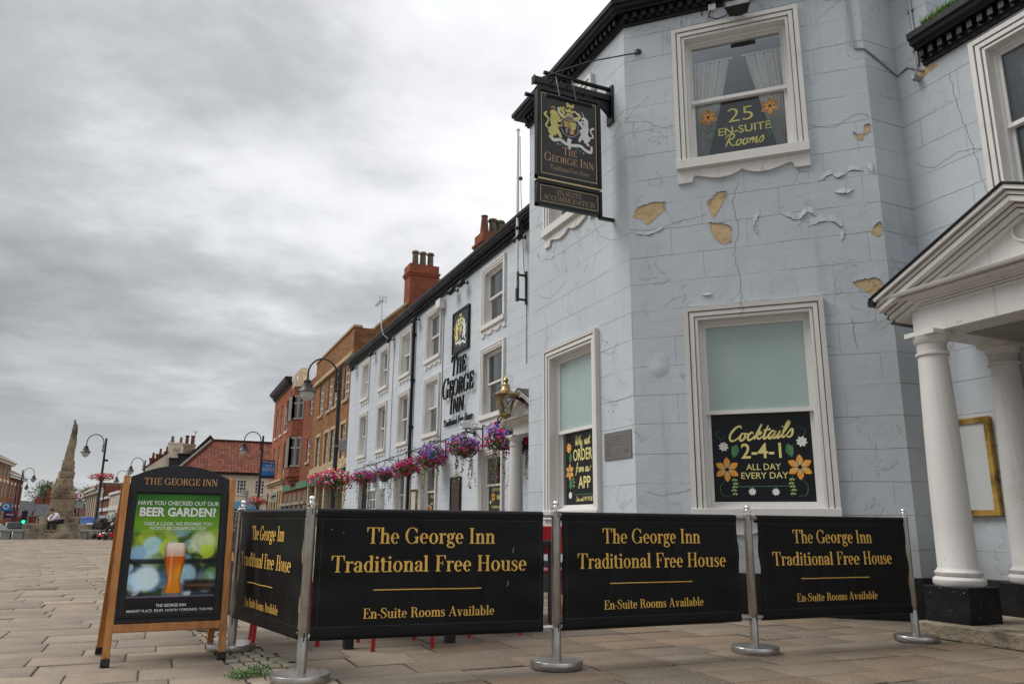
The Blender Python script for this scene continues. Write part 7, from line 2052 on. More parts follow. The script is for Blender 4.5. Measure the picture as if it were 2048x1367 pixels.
    t = thing('hanging_sign', 'small white hanging sign with a black prancing horse, on the cream stone ground floor', 'sign', (7.0, 54.6, 2.2))
    b = MB(); b.box(-.42, -.04, 0, .28, .04, .68); b.build('board', M['white_p'], t)
    b = MB(); b.tube([(-.5, 0, .92), (.35, 0, .92)], .02, 6)
    for x in (-.35, .2): b.tube([(x, 0, .68), (x, 0, .92)], .012, 5)
    b.build('bracket', M['iron'], t)
    h = MB()
    g = Glyphs()
    for pts, ws in (([(-.22, .36), (-.07, .39), (.06, .42)], [.10, .12, .10]), ([(.05, .42), (.11, .50), (.12, .56)], [.10, .07, .05]), ([(.12, .56), (.19, .50)], [.06, .035]), ([(.06, .40), (.15, .36), (.14, .27)], [.05, .035, .025]), ([(.03, .37), (.09, .28), (.16, .25)], [.05, .03, .02]), ([(-.20, .34), (-.26, .24), (-.20, .15)], [.07, .035, .025]), ([(-.18, .33), (-.17, .22), (-.12, .14)], [.06, .03, .02]), ([(-.25, .38), (-.33, .36), (-.34, .26)], [.03, .04, .02])):
        g.P = []; g.stroke([(p[0] - .05, p[1]) for p in pts], ws)
        for i, q in enumerate(g.P[0]): h.add([(p[0], -.0415 - .0002 * len(ws) - .00002 * i, p[1]) for p in q], [(0, 1, 2, 3)])
    h.build('horse', M['black_matt'], t, fixn=False)
front_row()

# ------------------------------------------------------------------ cream house and the roofs behind it
def cream_houses():
    t = thing('cream_house', 'cream house with broad red pantile roof and blue shop front closing the square', 'house', (5.5, 70, -.7))
    Z = .7
    w = MB()
    H = [(5.65 - 1.2, 6.34 - 1.2 + .14, 3.19 + Z, 4.40 + Z), (7.12 - 1.2, 7.95 - 1.2, 3.20 + Z, 4.40 + Z)]
    w.m = Matrix.Translation((1.2 - 5.5, 0, 0)); wall(w, 9.3, 0, 5.0 + Z, H, .10); w.m = None
    w.quad((-4.3, 0, 0), (-4.3, 6, 0), (-4.3, 6, 5.7), (-4.3, 0, 5.7)); w.quad((5, 0, 0), (5, 6, 0), (5, 6, 5.7), (5, 0, 5.7)); w.quad((-4.3, 6, 0), (5, 6, 0), (5, 6, 5.7), (-4.3, 6, 5.7))
    w.build('wall', M['cream'], t)
    for a, b in ((5.65, 6.48), (7.12, 7.95)): far_window(t, (a, 70, 0), (b - a) / 2, 3.19 + Z, 4.40 + Z, b - a, (3, 4), (5.5, 70), .06, sill='cream')
    r = MB(); z0, zr = 4.98 + Z, 7.86 + Z
    r.quad((-4.45, -.28, z0), (5.1, -.28, z0), (5.1, 3, zr), (-1.75, 3, zr), uv=[(0, 0), (9.5, 0), (9.5, 4.4), (2.7, 4.4)])
    r.quad((5.1, 6.3, z0), (-4.45, 6.3, z0), (-1.75, 3, zr), (5.1, 3, zr), uv=[(0, 0), (9.5, 0), (6.8, 4.4), (0, 4.4)]); r.add([(-4.45, 6.3, z0), (-4.45, -.28, z0), (-1.75, 3, zr)], [(0, 1, 2)], [[(0, 0), (6.5, 0), (3.2, 4.4)]])
    r.tube([(-4.45, -.28, z0 + .05), (-1.75, 3, zr + .05), (5.1, 3, zr + .05)], .10, 6)
    r.build('roof', M['pantile'], t)
    e = MB(); e.box(-4.4, -.36, z0 - .22, 5.1, -.02, z0 - .03); e.build('gutter', M['black_gloss'], t)
    v = MB(); v.prism([(-4.75, z0 + .1), (-2.05, zr - .02), (-2.05, zr + .12), (-4.75, z0 + .25)], 2.95, 3.1); v.build('bargeboard', M['white_clean'], t)
    s = MB(); s.box(-1.6, -.12, 1.95 + Z, 2.2, 0, 2.58 + Z); f = s.build('fascia', M['skyblue'], t)
    s = MB(); s.box(-1.6, -.10, 1.45 + Z, 2.2, 0, 1.93 + Z); s.build('shop_sign', M['navy_sign'], t)
    s = MB(); s.box(-1.6, -.03, 0, 2.2, 0, 1.44 + Z); s.build('shop_pane', M['glass_far'], t)
    t = thing('brown_roofed_house', 'house with a steep brown roof, dormers and a white chimney behind the cream house', 'house', (1.5, 76, -.7)); O = -1.5
    w = MB()
    pts = [(-1.5, 0), (6.0, 0), (6.0, 6.4), (3.47, 8.6 + Z - .1), (.9, 5.85 + Z), (-1.5, 5.52 + Z)]
    w.prism([(p[0] + O, p[1]) for p in [(0.8, 0), (6.0, 0), (6.0, 6.3), (3.47, 9.1), (.8, 6.3)]], 0, 9); w.build('wall', M['darkwood'], t)
    w = MB(); w.prism([(p[0] + O, p[1]) for p in [(-1.6, 0), (1.2, 0), (1.2, 6.85 + Z), (.12, 6.81 + Z), (-1.6, 5.45 + Z)]], -.4, 6); w.build('gable_wall', M['cream'], t)
    r = MB()
    r.prism([(p[0] + O, p[1]) for p in [(3.47, 8.62 + Z), (.7, 5.45 + Z), (.7, 5.25 + Z), (1.1, 5.25 + Z), (3.47, 8.1 + Z)]], -.35, 9); r.prism([(p[0] + O, p[1]) for p in [(3.47, 8.62 + Z), (6.3, 5.45 + Z), (6.3, 5.25 + Z), (6.0, 5.25 + Z), (3.47, 8.1 + Z)]], -.3, 9)
    r.prism([(p[0] + O, p[1]) for p in [(-1.75, 5.3 + Z), (.12, 6.82 + Z), (.12, 6.98 + Z), (-1.75, 5.46 + Z)]], -.5, 6)
    rf = r.build('roof', M['browntile'], t)
    d = MB(); d.box(.95 + O, -.5, 5.8 + Z, 2.0 + O, .6, 6.72 + Z); d.box(.85 + O, -.7, 6.72 + Z, 2.1 + O, .6, 6.82 + Z); d.box(.25 + O, -.75, 5.4 + Z, .92 + O, 0, 6.3 + Z); d.box(.2 + O, -.85, 6.3 + Z, .95 + O, 0, 6.38 + Z); d.build('dormer', M['black_matt'], t)
    def st(x0, x1, z0, z1, mat, y=0.2, capm=None):
        c = MB(); bricks(c, x0 + O, y, x1 + O, y, z0, z1); bricks(c, x1 + O, y, x1 + O, y + .9, z0, z1); bricks(c, x1 + O, y + .9, x0 + O, y + .9, z0, z1); bricks(c, x0 + O, y + .9, x0 + O, y, z0, z1); c.quad((x0 + O, y, z1), (x1 + O, y, z1), (x1 + O, y + .9, z1), (x0 + O, y + .9, z1))
        for a, b, e in ((z1 - .12, z1 + .03, .06),):
            bricks(c, x0 + O - e, y - e, x1 + O + e, y - e, a, b); bricks(c, x0 + O - e, y + .9, x0 + O - e, y - e, a, b); bricks(c, x1 + O + e, y - e, x1 + O + e, y + .9, a, b); c.quad((x0 + O - e, y - e, b), (x1 + O + e, y - e, b), (x1 + O + e, y + .9, b), (x0 + O - e, y + .9, b)); c.quad((x0 + O - e, y - e, a), (x1 + O + e, y - e, a), (x1 + O + e, y + .9, a), (x0 + O - e, y + .9, a))
        return c.build('chimney', M[mat], rf)
    c = st(.05, 1.26, 6.3 + Z, 7.74 + Z, 'cream', -.45); chimney_pots(c, [(.34 + O, 0, 7.76 + Z, .15, .6, 'pot', 'taper'), (1.05 + O, 0, 7.76 + Z, .13, .55, 'pot', 'taper')])
    c = st(1.30, 2.28, 6.6 + Z, 7.68 + Z, 'stepstone', -.2); chimney_pots(c, [(1.55 + O, .2, 7.7 + Z, .16, .82, 'pot_red', 'roll'), (2.02 + O, .2, 7.7 + Z, .16, .82, 'pot_red', 'roll')])
    for a, b, z, y in ((-1.39, -.85, 6.5, 2.5), (-.90, -.22, 6.95, 3.2), (-.24, .2, 7.25, 3.9)):
        c = st(a, b, 5.0 + Z, z + Z, 'brick_chim', y); chimney_pots(c, [((a + b) / 2 + O, y + .3, z + Z, .12, .55, 'pot_red', 'taper')])
    t2 = thing('tv_aerial', 'thin aerial mast beside the tall red chimney pots', 'aerial', (2.2, 76.3, 7.0)); a = MB(); a.tube([(0, 0, -.2), (0, 0, 1.95)], .02, 5); a.tube([(-.25, 0, 1.9), (.25, 0, 1.9)], .015, 4); a.tube([(-.15, 0, 1.8), (.15, 0, 1.8)], .012, 4); a.build('mast', M['iron'], t2)
    t2 = thing('tv_aerial', 'spiky black aerial on the face of the white chimney', 'aerial', (.75, 75.3, 7.1)); a = MB(); a.tube([(-.3, 0, .1), (.3, 0, -.1)], .02, 5)
    for k in range(5): a.tube([(-.25 + .12 * k, 0, -.18), (-.25 + .12 * k + .05, 0, .22)], .015, 4)
    a.build('mast', M['iron'], t2)
cream_houses()

# ------------------------------------------------------------------ market cross
def market_cross():
    t = thing('market_cross', 'weathered tapering stone market cross on broad steps', 'monument', (-4.58, 45.75, 0))
    r = random.Random(8)
    def course(mb, half, z0, z1, n, seed):
        rr_ = random.Random(seed)
        mb.box(-half + .02, -half + .02, z0, half - .02, half - .02, z1 - .002)
        for side in range(4):
            mb.m = Matrix.Rotation(side * math.pi / 2, 4, 'Z')
            x = -half
            while x < half - .02:
                w = min(rr_.uniform(.35, .75), half - x)
                if half - x - w < .2: w = half - x
                mb.box(x + .006, -half + rr_.uniform(-.015, .01), z0 + .006, x + w - .006, -half + .3, z1 - rr_.uniform(0, .008)); x += w
        mb.m = None
    for i, (h, z0, z1) in enumerate(((1.72, -.3, .31), (1.42, .30, .71), (.83, .70, 1.07))):
        s = MB(); course(s, h, z0, z1, 5, 30 + i); s.build('step', M['stepstone'], t, bevel=.012)
    d = MB(); d.box(-.58, -.58, 1.06, .58, .58, 1.26); d.box(-.50, -.50, 1.26, .50, .50, 1.98); d.box(-.55, -.55, 1.98, .55, .55, 2.06); d.box(-.52, -.52, 2.06, .52, .52, 2.25); d.build('pedestal', M['oldstone'], t, bevel=.03)
    # eroded shaft: rings of an uneven square section
    rows = [(2.24, .50, -.0), (2.40, .46, -.02), (2.42, .42, -.02), (2.75, .35, -.02), (3.0, .30, -.01), (3.04, .33, -.01), (3.30, .325, -.02), (3.34, .285, 0), (3.6, .275, 0), (3.86, .265, 0), (3.90, .225, .01), (4.2, .20, .02), (4.55, .18, .04), (4.9, .16, .06), (5.3, .13, .08), (5.65, .105, .09), (5.75, .095, .09), (5.78, .06, .06), (5.98, .035, .03)]
    m = MB(); n = 20; V = []
    rows2 = []
    for i in range(len(rows) - 1):
        a, b = rows[i], rows[i + 1]
        for k in range(3): u = k / 3; rows2.append(tuple(p + (q - p) * u for p, q in zip(a, b)))
    rows2.append(rows[-1])
    ph = [r.uniform(0, 6) for _ in range(8)]
    for (z, h, cx) in rows2:
        for k in range(n):
            a = 2 * math.pi * (k + .5) / n; c, s = math.cos(a), math.sin(a); q = h / max(abs(c), abs(s)) ** .75
            q *= 1 + .12 * math.sin(3 * a + 2.3 * z + ph[0]) * math.sin(1.7 * z + ph[1]) + r.uniform(-.085, .085)
            V.append((cx + q * c, q * s, z + r.uniform(-.02, .02)))
    R = len(rows2)
    m.add(V, [(i * n + k, i * n + (k + 1) % n, (i + 1) * n + (k + 1) % n, (i + 1) * n + k) for i in range(R - 1) for k in range(n)] + [tuple(range((R - 1) * n, R * n))])
    m.build('shaft', M['oldstone'], t)
    g = MB()
    for rot in range(2):
        g.m = Matrix.Rotation(-rot * math.pi / 2, 4, 'Z')
        for sg in (-1, 1): g.tube([(sg * .26, -.50, 2.30), (sg * .22, -.43, 2.62), (0, -.40, 2.98)], [.05, .045, .04], 6)
        g.box(-.34, -.56, 2.24, .34, -.40, 2.31); g.box(-.2, -.45, 2.3, .2, -.38, 2.7)
    g.m = None; g.build('niche', M['oldstone'], t, bevel=.01)
market_cross()
def bench(label, x0, x1, sup):
    t = thing('stone_bench', label, 'bench', ((x0 + x1) / 2, 43.2, 0), 0, 'grey stone benches before the market cross')
    b = MB(); h = (x1 - x0) / 2; b.box(-h, -.30, .33, h, .30, .45); b.build('seat', M['granite'], t, bevel=.02)
    for a, c in sup: s = MB(); s.box(a - (x0 + x1) / 2, -.26, -.02, c - (x0 + x1) / 2, .26, .33); s.build('support', M['granite'], t, bevel=.02)
bench('long grey stone bench at the left edge in front of the parked cars', -8.0, -5.55, ((-7.6, -7.0), (-6.62, -6.25), (-6.15, -5.74)))
bench('grey stone bench to the right of the market cross steps', -3.42, -1.85, ((-3.42, -3.08), (-2.25, -1.9)))

# ------------------------------------------------------------------ people
def skin_mesh(name, joints, edges, mat, parent, root=0, sub=2):
    me = bpy.data.meshes.new(name); me.from_pydata([j[0] for j in joints], edges, []); me.update()
    o = link(me, name, parent)
    md = o.modifiers.new('skin', 'SKIN'); md.use_smooth_shade = True
    sv = me.skin_vertices[0].data if len(me.skin_vertices) else None
    if sv is None:
        bm = bmesh.new(); bm.from_mesh(me); bm.verts.layers.skin.verify(); bm.to_mesh(me); bm.free(); sv = me.skin_vertices[0].data
    for i, j in enumerate(joints):
        rr_ = j[1]; sv[i].radius = (rr_, rr_) if not isinstance(rr_, tuple) else rr_; sv[i].use_root = (i == root)
    s = o.modifiers.new('smooth', 'SUBSURF'); s.levels = s.render_levels = sub
    me.materials.append(mat)
    return o
def seated(t, lean, knee, foot, hand, hairm, topm, legm, shoe, k=1.0, seat=.10):
    """figure facing local -y, pelvis above the origin"""
    P = lambda *a: tuple(q * k for q in a)
    sp = Vector((0, -math.sin(lean), math.cos(lean)))
    hip = Vector((0, 0, seat)); chest = hip + sp * .36; neck = hip + sp * .52; head = neck + Vector((0, -.07 - .05 * lean, .12)); crown = head + Vector((0, -.02, .10))
    J, E = [(P(*hip), .12 * k), (P(*(hip + sp * .18)), .125 * k), (P(*chest), .13 * k), (P(*neck), .05 * k), (P(*(neck * .4 + head * .6)), .052 * k), (P(*head), .085 * k), (P(*crown), .07 * k)], [(0, 1), (1, 2), (2, 3), (3, 4), (4, 5), (5, 6)]
    def chain(frm, pts):
        prev = frm
        for p, r in pts: J.append((P(*p), r * k)); E.append((prev, len(J) - 1)); prev = len(J) - 1
        return prev
    arms, legs = [], []
    for sg in (-1, 1):
        sh = chest + Vector((sg * .17, 0, .09)); el = sh + Vector((sg * .05, -.15, -.22)); hd = Vector((sg * .05 + hand[0], hand[1], hand[2]))
        arms.append((sh, el, hd)); a = chain(2, [(sh, .062), (el, .045), (hd + Vector((0, .05, 0)), .03), (hd + Vector((0, -.03, 0)), .036)])
        for f in range(4): chain(a, [(hd + Vector((sg * (.02 - .012 * f), -.07, .015 - .01 * f)), .010), (hd + Vector((-sg * .01, -.095, .02 - .01 * f)), .008)])
        chain(a, [(hd + Vector((-sg * .03, -.04, .03)), .010)])
        h2 = Vector((sg * .10, 0, seat - .02)); kn = Vector((sg * (.12 + (.05 if sg > 0 else 0)), knee[0] + sg * .03, knee[1])); ft = Vector((sg * .13 + (.12 if sg > 0 else 0), foot[0] + sg * .04, foot[1] + .07)); toe = ft + Vector((0, -.17, -.035))
        legs.append((h2, kn, ft, toe)); chain(0, [(h2, .095), (kn, .068), (ft, .045), (toe, .04)])
    skin_mesh('body', J, E, M['skin'], t)
    J2 = [(P(*(hip + sp * .02)), .150 * k), (P(*(hip + sp * .18)), .152 * k), (P(*chest), .158 * k), (P(*(chest + sp * .11)), .085 * k)]; E2 = [(0, 1), (1, 2), (2, 3)]
    for sh, el, hd in arms:
        n = len(J2); J2 += [(P(*sh), .082 * k), (P(*el), .062 * k), (P(*(el + (hd - el) * .8)), .05 * k)]; E2 += [(2, n), (n, n + 1), (n + 1, n + 2)]
    skin_mesh('shirt', J2, E2, topm, t)
    J3 = [(P(*(hip + Vector((0, 0, .02)))), .150 * k)]; E3 = []
    for h2, kn, ft, toe in legs:
        n = len(J3); J3 += [(P(*h2), .115 * k), (P(*kn), .086 * k), (P(*(ft + Vector((0, 0, .04)))), .068 * k)]; E3 += [(0, n), (n, n + 1), (n + 1, n + 2)]
    skin_mesh('trousers', J3, E3, legm, t)
    for h2, kn, ft, toe in legs: skin_mesh('shoe', [(P(*(ft + Vector((0, .04, -.03)))), .05 * k), (P(*(toe + Vector((0, -.03, 0)))), .042 * k)], [(0, 1)], shoe, t)
    h = MB(); h.ball(P(*(head + Vector((0, .022, .055)))), .098 * k, 14, 8, 1.0); o = h.build('hair', hairm, t)
    f = MB()
    hp = head
    f.ball(P(*(hp + Vector((0, -.088, .0)))), .016 * k, 8, 6, 1.3)
    for sg in (-1, 1): f.ball(P(*(hp + Vector((sg * .082, .0, .005)))), .022 * k, 8, 6)
    f.build('face', M['skin'], t)
    e = MB()
    for sg in (-1, 1): e.ball(P(*(hp + Vector((sg * .03, -.078, .022)))), .009 * k, 6, 4)
    e.box(*P(hp.x - .022, hp.y - .084, hp.z - .042), *P(hp.x + .022, hp.y - .070, hp.z - .036)); e.build('features', M['hair'], t)
t = thing('person', 'person in white shirt and black trousers hunched over a phone on the steps', 'person', (-4.50, 44.50, .71), R_(-52))
seated(t, .78, (-.42, .10), (-.36, -.41), (0, -.50, .14), M['hair'], M['shirt'], M['trousers'], M['rubber'], 1.0, .12)
ph = thing('phone', 'small dark phone in the hands of the person on the steps', 'phone', (-4.50 + math.sin(R_(-52)) * .60, 44.50 - math.cos(R_(-52)) * .60, .88), R_(-52))
b = MB(); b.box(-.035, -.006, -.06, .035, .006, .06); b.build('body', M['black_gloss'], ph, bevel=.004)
def scooter():
    t = thing('mobility_scooter', 'dark mobility scooter with a red base standing by the A-board edge', 'scooter', (-2.02, 42.3, 0), R_(-60))
    b = MB(); b.box(-.26, -.55, .14, .26, .45, .24); b.box(-.24, .1, .24, .24, .5, .42); b.build('base', M['red_metal'], t, bevel=.03)
    s = MB(); s.box(-.23, .0, .46, .23, .42, .54); s.box(-.22, .36, .54, .22, .46, .95); s.build('seat', M['black_matt'], t, bevel=.03)
    c = MB(); c.tube([(0, -.5, .2), (0, -.42, .75), (0, -.35, .92)], .03, 8); c.tube([(-.22, -.32, .92), (.22, -.32, .92)], .02, 6); c.box(-.17, -.62, .55, .17, -.45, .80); c.build('tiller', M['black_matt'], t)
    for x, y in ((-.27, -.42), (.27, -.42), (-.27, .32), (.27, .32)): w = MB(); w.lathe([(.03, -.04), (.115, -.045), (.125, -.02), (.125, .02), (.115, .045), (.03, .04)], (x, y, .125), 16, axis='x'); w.build('wheel', M['rubber'], t)
    p = thing('person', 'pale-haired person in a dark coat riding the mobility scooter', 'person', (-2.02 - .22 * math.sin(R_(-60)), 42.3 + .22 * math.cos(R_(-60)), .54), R_(-60))
    seated(p, .12, (-.36, .02), (-.44, -.34), (0, -.46, .34), M['grey_hair'], M['dark_coat'], M['trousers'], M['rubber'], .92, .12)
    h = thing('pushchair', 'black hooded pushchair behind the bench right of the market cross', 'pushchair', (-2.62, 44.4, 0), R_(30))
    a = MB(); P = [(.34 * math.cos(k * math.pi / 10), .62 + .40 * math.sin(k * math.pi / 10)) for k in range(11)]
    a.prism(P + [(-.1, .5)], -.26, .26); a.box(-.35, -.24, .42, .28, .24, .62); a.build('hood', M['black_matt'], h, bevel=.02)
    a = MB()
    for y in (-.26, .26): a.tube([(-.42, y, .12), (.1, y, .5), (.5, y, 1.0)], .018, 6); a.tube([(.35, y, .12), (-.1, y, .5)], .018, 6)
    a.tube([(.5, -.26, 1.0), (.5, .26, 1.0)], .02, 6); a.build('frame', M['iron'], h)
    for x, y in ((-.42, -.28), (-.42, .28), (.35, -.28), (.35, .28)): w = MB(); w.lathe([(.02, -.02), (.11, -.02), (.12, 0), (.11, .02), (.02, .02)], (x, y, .12), 14, axis='y'); w.build('wheel', M['rubber'], h)
scooter()

# ------------------------------------------------------------------ vehicles, signals and signs by the road
def car(label, x, y, z, rot, paint, kind='hatch', H=1.45, L=4.2):
    t = thing('parked_car', label, 'car', (x, y, z), rot)
    h, w = L / 2, .86
    prof = [(-h, .35), (-h + .05, .62), (-h + .25, .80), (-h + .95, .92), (-h + 1.65, H - .06), (-h + 2.1, H), (h - .9, H - .02), (h - .35, 1.05), (h - .05, .92), (h, .5), (h - .08, .28), (-h + .1, .24)]
    m = MB(); V, F = [], []; n = len(prof)
    for s, k in ((-1, .78), (-.92, 1.0), (.92, 1.0), (1, .78)):
        for p in prof: V.append((p[0] * (1 if abs(s) < .95 else .985), s * w * (1 - .16 * max(0, (p[1] - .9) / .55)), .6 + (p[1] - .6) * (1 if abs(s) < .95 else .94)))
    for r in range(3):
        for k in range(n): F.append((r * n + k, r * n + (k + 1) % n, (r + 1) * n + (k + 1) % n, (r + 1) * n + k))
    F += [tuple(range(n)), tuple(range(4 * n - 1, 3 * n - 1, -1))]
    m.add(V, F); m.build('body', paint, t, bevel=.04)
    for s in (-1, 1):
        g = MB(); y_ = s * w * .90
        for q in ([(-h + 1.15, .95), (-h + 1.75, H - .13), (-h + 2.15, H - .08), (-h + 2.2, .95)], [(-h + 2.28, .95), (-h + 2.25, H - .08), (h - 1.0, H - .1), (h - .6, .98)]):
            g.add([(p[0], s * (w * (1.003 - .16 * max(0, (p[1] - .9) / .55))), p[1]) for p in q], [(0, 1, 2, 3)])
        g.build('side_window', M['car_glass'], t)
    g = MB(); g.quad((-h + .98, -.68, .94), (-h + .98, .68, .94), (-h + 1.60, .60, H - .10), (-h + 1.60, -.60, H - .10)); g.v = [(p[0] - .02, p[1], p[2] + .015) for p in g.v]; g.build('windscreen', M['car_glass'], t)
    g = MB(); g.quad((h - .38, -.66, 1.08), (h - .38, .66, 1.08), (h - .86, .58, H - .06), (h - .86, -.58, H - .06)); g.v = [(p[0] + .025, p[1], p[2] + .01) for p in g.v]; g.build('rear_window', M['car_glass'], t)
    for xx in (-h + .78, h - .78):
        for s in (-1, 1):
            wl = MB(); wl.lathe([(.19, -.08), (.29, -.09), (.31, -.06), (.31, .06), (.29, .09), (.19, .08)], (xx, s * .78, .31), 20, axis='y'); wo = wl.build('wheel', M['rubber'], t)
            rm = MB(); rm.lathe([(.001, 0), (.19, .02)], (xx, s * .86, .31), 14, axis='y', cap=False); rm.build('rim', M['alu'], wo)
    for s in (-1, 1):
        l = MB(); l.box(h - .06, s * .62 - .12, .72, h + .005, s * .62 + .12, .88); l.build('tail_light', M['red_metal'], t); l = MB(); l.box(-h - .005, s * .6 - .14, .60, -h + .12, s * .6 + .14, .74); l.build('headlight', M['lampglass'], t)
    p = MB(); p.box(h - .03, -.26, .55, h + .012, .26, .66); p.build('number_plate', M['white_p'], t)
    return t
car('white hatchback parked behind the left stone bench', -9.75, 58.6, -.75, R_(170), M['car_white'])
car('dark car parked next to the white hatchback', -9.0, 64.0, -.75, R_(-80), M['car_dark'], L=4.4, H=1.5)
car('small pale car beyond the steps of the market cross, right side', -3.9, 62.0, -.75, R_(95), M['car_white'])
v = thing('delivery_van', 'blue and white van passing on the road behind the market cross steps', 'van', (-5.9, 82, -.75), R_(85))
b = MB(); b.prism([(-2.2, .35), (-2.2, .95), (-1.6, 1.25), (-1.2, 1.95), (2.3, 1.95), (2.3, .35)], -.92, .92); b.build('body', M['bus_blue'], v, bevel=.06)
b = MB(); b.box(2.3, -.8, 1.1, 2.31, .8, 1.75); b.box(-1.0, -.93, 1.2, .2, -.921, 1.7); b.box(-1.0, .921, 1.2, .2, .93, 1.7); b.build('window', M['glass_far'], v)
b = MB(); b.box(2.3, -.85, .5, 2.312, .85, .72); b.build('bumper', M['white_p'], v)
for xx in (-1.4, 1.5):
    for s in (-1, 1): b = MB(); b.lathe([(.05, -.1), (.33, -.1), (.33, .1), (.05, .1)], (xx, s * .84, .33), 16, axis='y'); b.build('wheel', M['rubber'], v)
def signals():
    t = thing('traffic_light', 'black traffic light showing green beyond the parked cars', 'traffic light', (-8.38, 62.2, -.75))
    p = MB(); p.tube([(0, 0, 0), (0, 0, 2.3)], .06, 8); p.build('pole', M['iron'], t)
    b = MB(); b.box(-.17, -.12, 1.35, .17, .12, 2.25); b.build('housing', M['black_matt'], t, bevel=.02)
    for k, c in enumerate((None, None, 1)):
        l = MB(); l.lathe([(.001, -.135), (.10, -.135), (.11, -.12)], (0, 0, 2.08 - .28 * k), 16, cap=False, axis='y')
        m = M['black_gloss']
        if c:
            q = NT('green_signal'); q.b.inputs['Emission Color'].default_value = (.02, .9, .35, 1); q.b.inputs['Emission Strength'].default_value = 1.6; m = q.end((.0, .3, .1), .4)
        l.build('signal', m, t)
    def rsign(label, x, y, z, face, h=2.2, plate=None, pole='iron', r=.33):
        t = thing('road_sign', label, 'road sign', (x, y, z)); p = MB(); p.tube([(0, 0, 0), (0, 0, h + r)], .045, 8); p.build('pole', M[pole], t)
        d = MB(); d.lathe([(.001, -.07), (r, -.07), (r, -.05), (.001, -.05)], (0, 0, h), 24, axis='y'); d.build('disc', M[face[0]], t)
        if face[1]: d = MB(); d.lathe([(r * .74, -.0725), (r * .98, -.0725)], (0, 0, h), 24, cap=False, axis='y'); d.build('rim', M[face[1]], t)
        if face[2]: d = MB(); d.box(-r * .14, -.078, h - r * .35, r * .14, -.074, h + r * .35); d.build('symbol', M['black_matt'], t)
        if plate: d = MB(); d.box(-.27, -.07, h - .95, .27, -.05, h - .5); d.build('plate', M[plate], t)
    rsign('red-ringed round road sign with a plate on a black post right of the market cross', -5.85, 70, -.75, ('white_p', 'red_p', True), 3.55, 'alu', r=.30)
    rsign('plain white round road sign on a pale post at the left edge of the A-board', -3.42, 78, -.75, ('white_p', None, False), 3.5, None, 'white_p', .42)
    t = thing('parking_sign', 'small blue and white parking sign low on the right of the cross', 'road sign', (-4.42, 72, -.75)); p = MB(); p.tube([(0, 0, 0), (0, 0, 1.75)], .035, 6); p.build('pole', M['iron'], t); b = MB(); b.box(-.33, -.05, 1.72, .35, -.02, 2.05); b.build('plate', M['white_p'], t); b = MB(); b.box(-.31, -.056, 1.74, -.05, -.051, 2.03); sans(b, 'P', -.24, -.12, 1.78, .2, -.06, .01); b.build('blue_panel', M['blue_sign'], t); L = MB(); sans(L, 'P', -.235, -.125, 1.80, .17, -.0605, .02); L.build('lettering', M['white_p'], t, fixn=False)
    t = thing('grey_post', 'grey metal post with a short arm standing behind the barrier corner', 'post', (1.86, 20, 0)); p = MB(); p.tube([(0, 0, 0), (0, 0, 1.62)], .05, 10); p.tube([(0, 0, 1.55), (-.13, 0, 1.57)], .03, 6); p.box(-.06, -.06, 0, .06, .06, .4); p.build('pole', M['alu'], t)
signals()

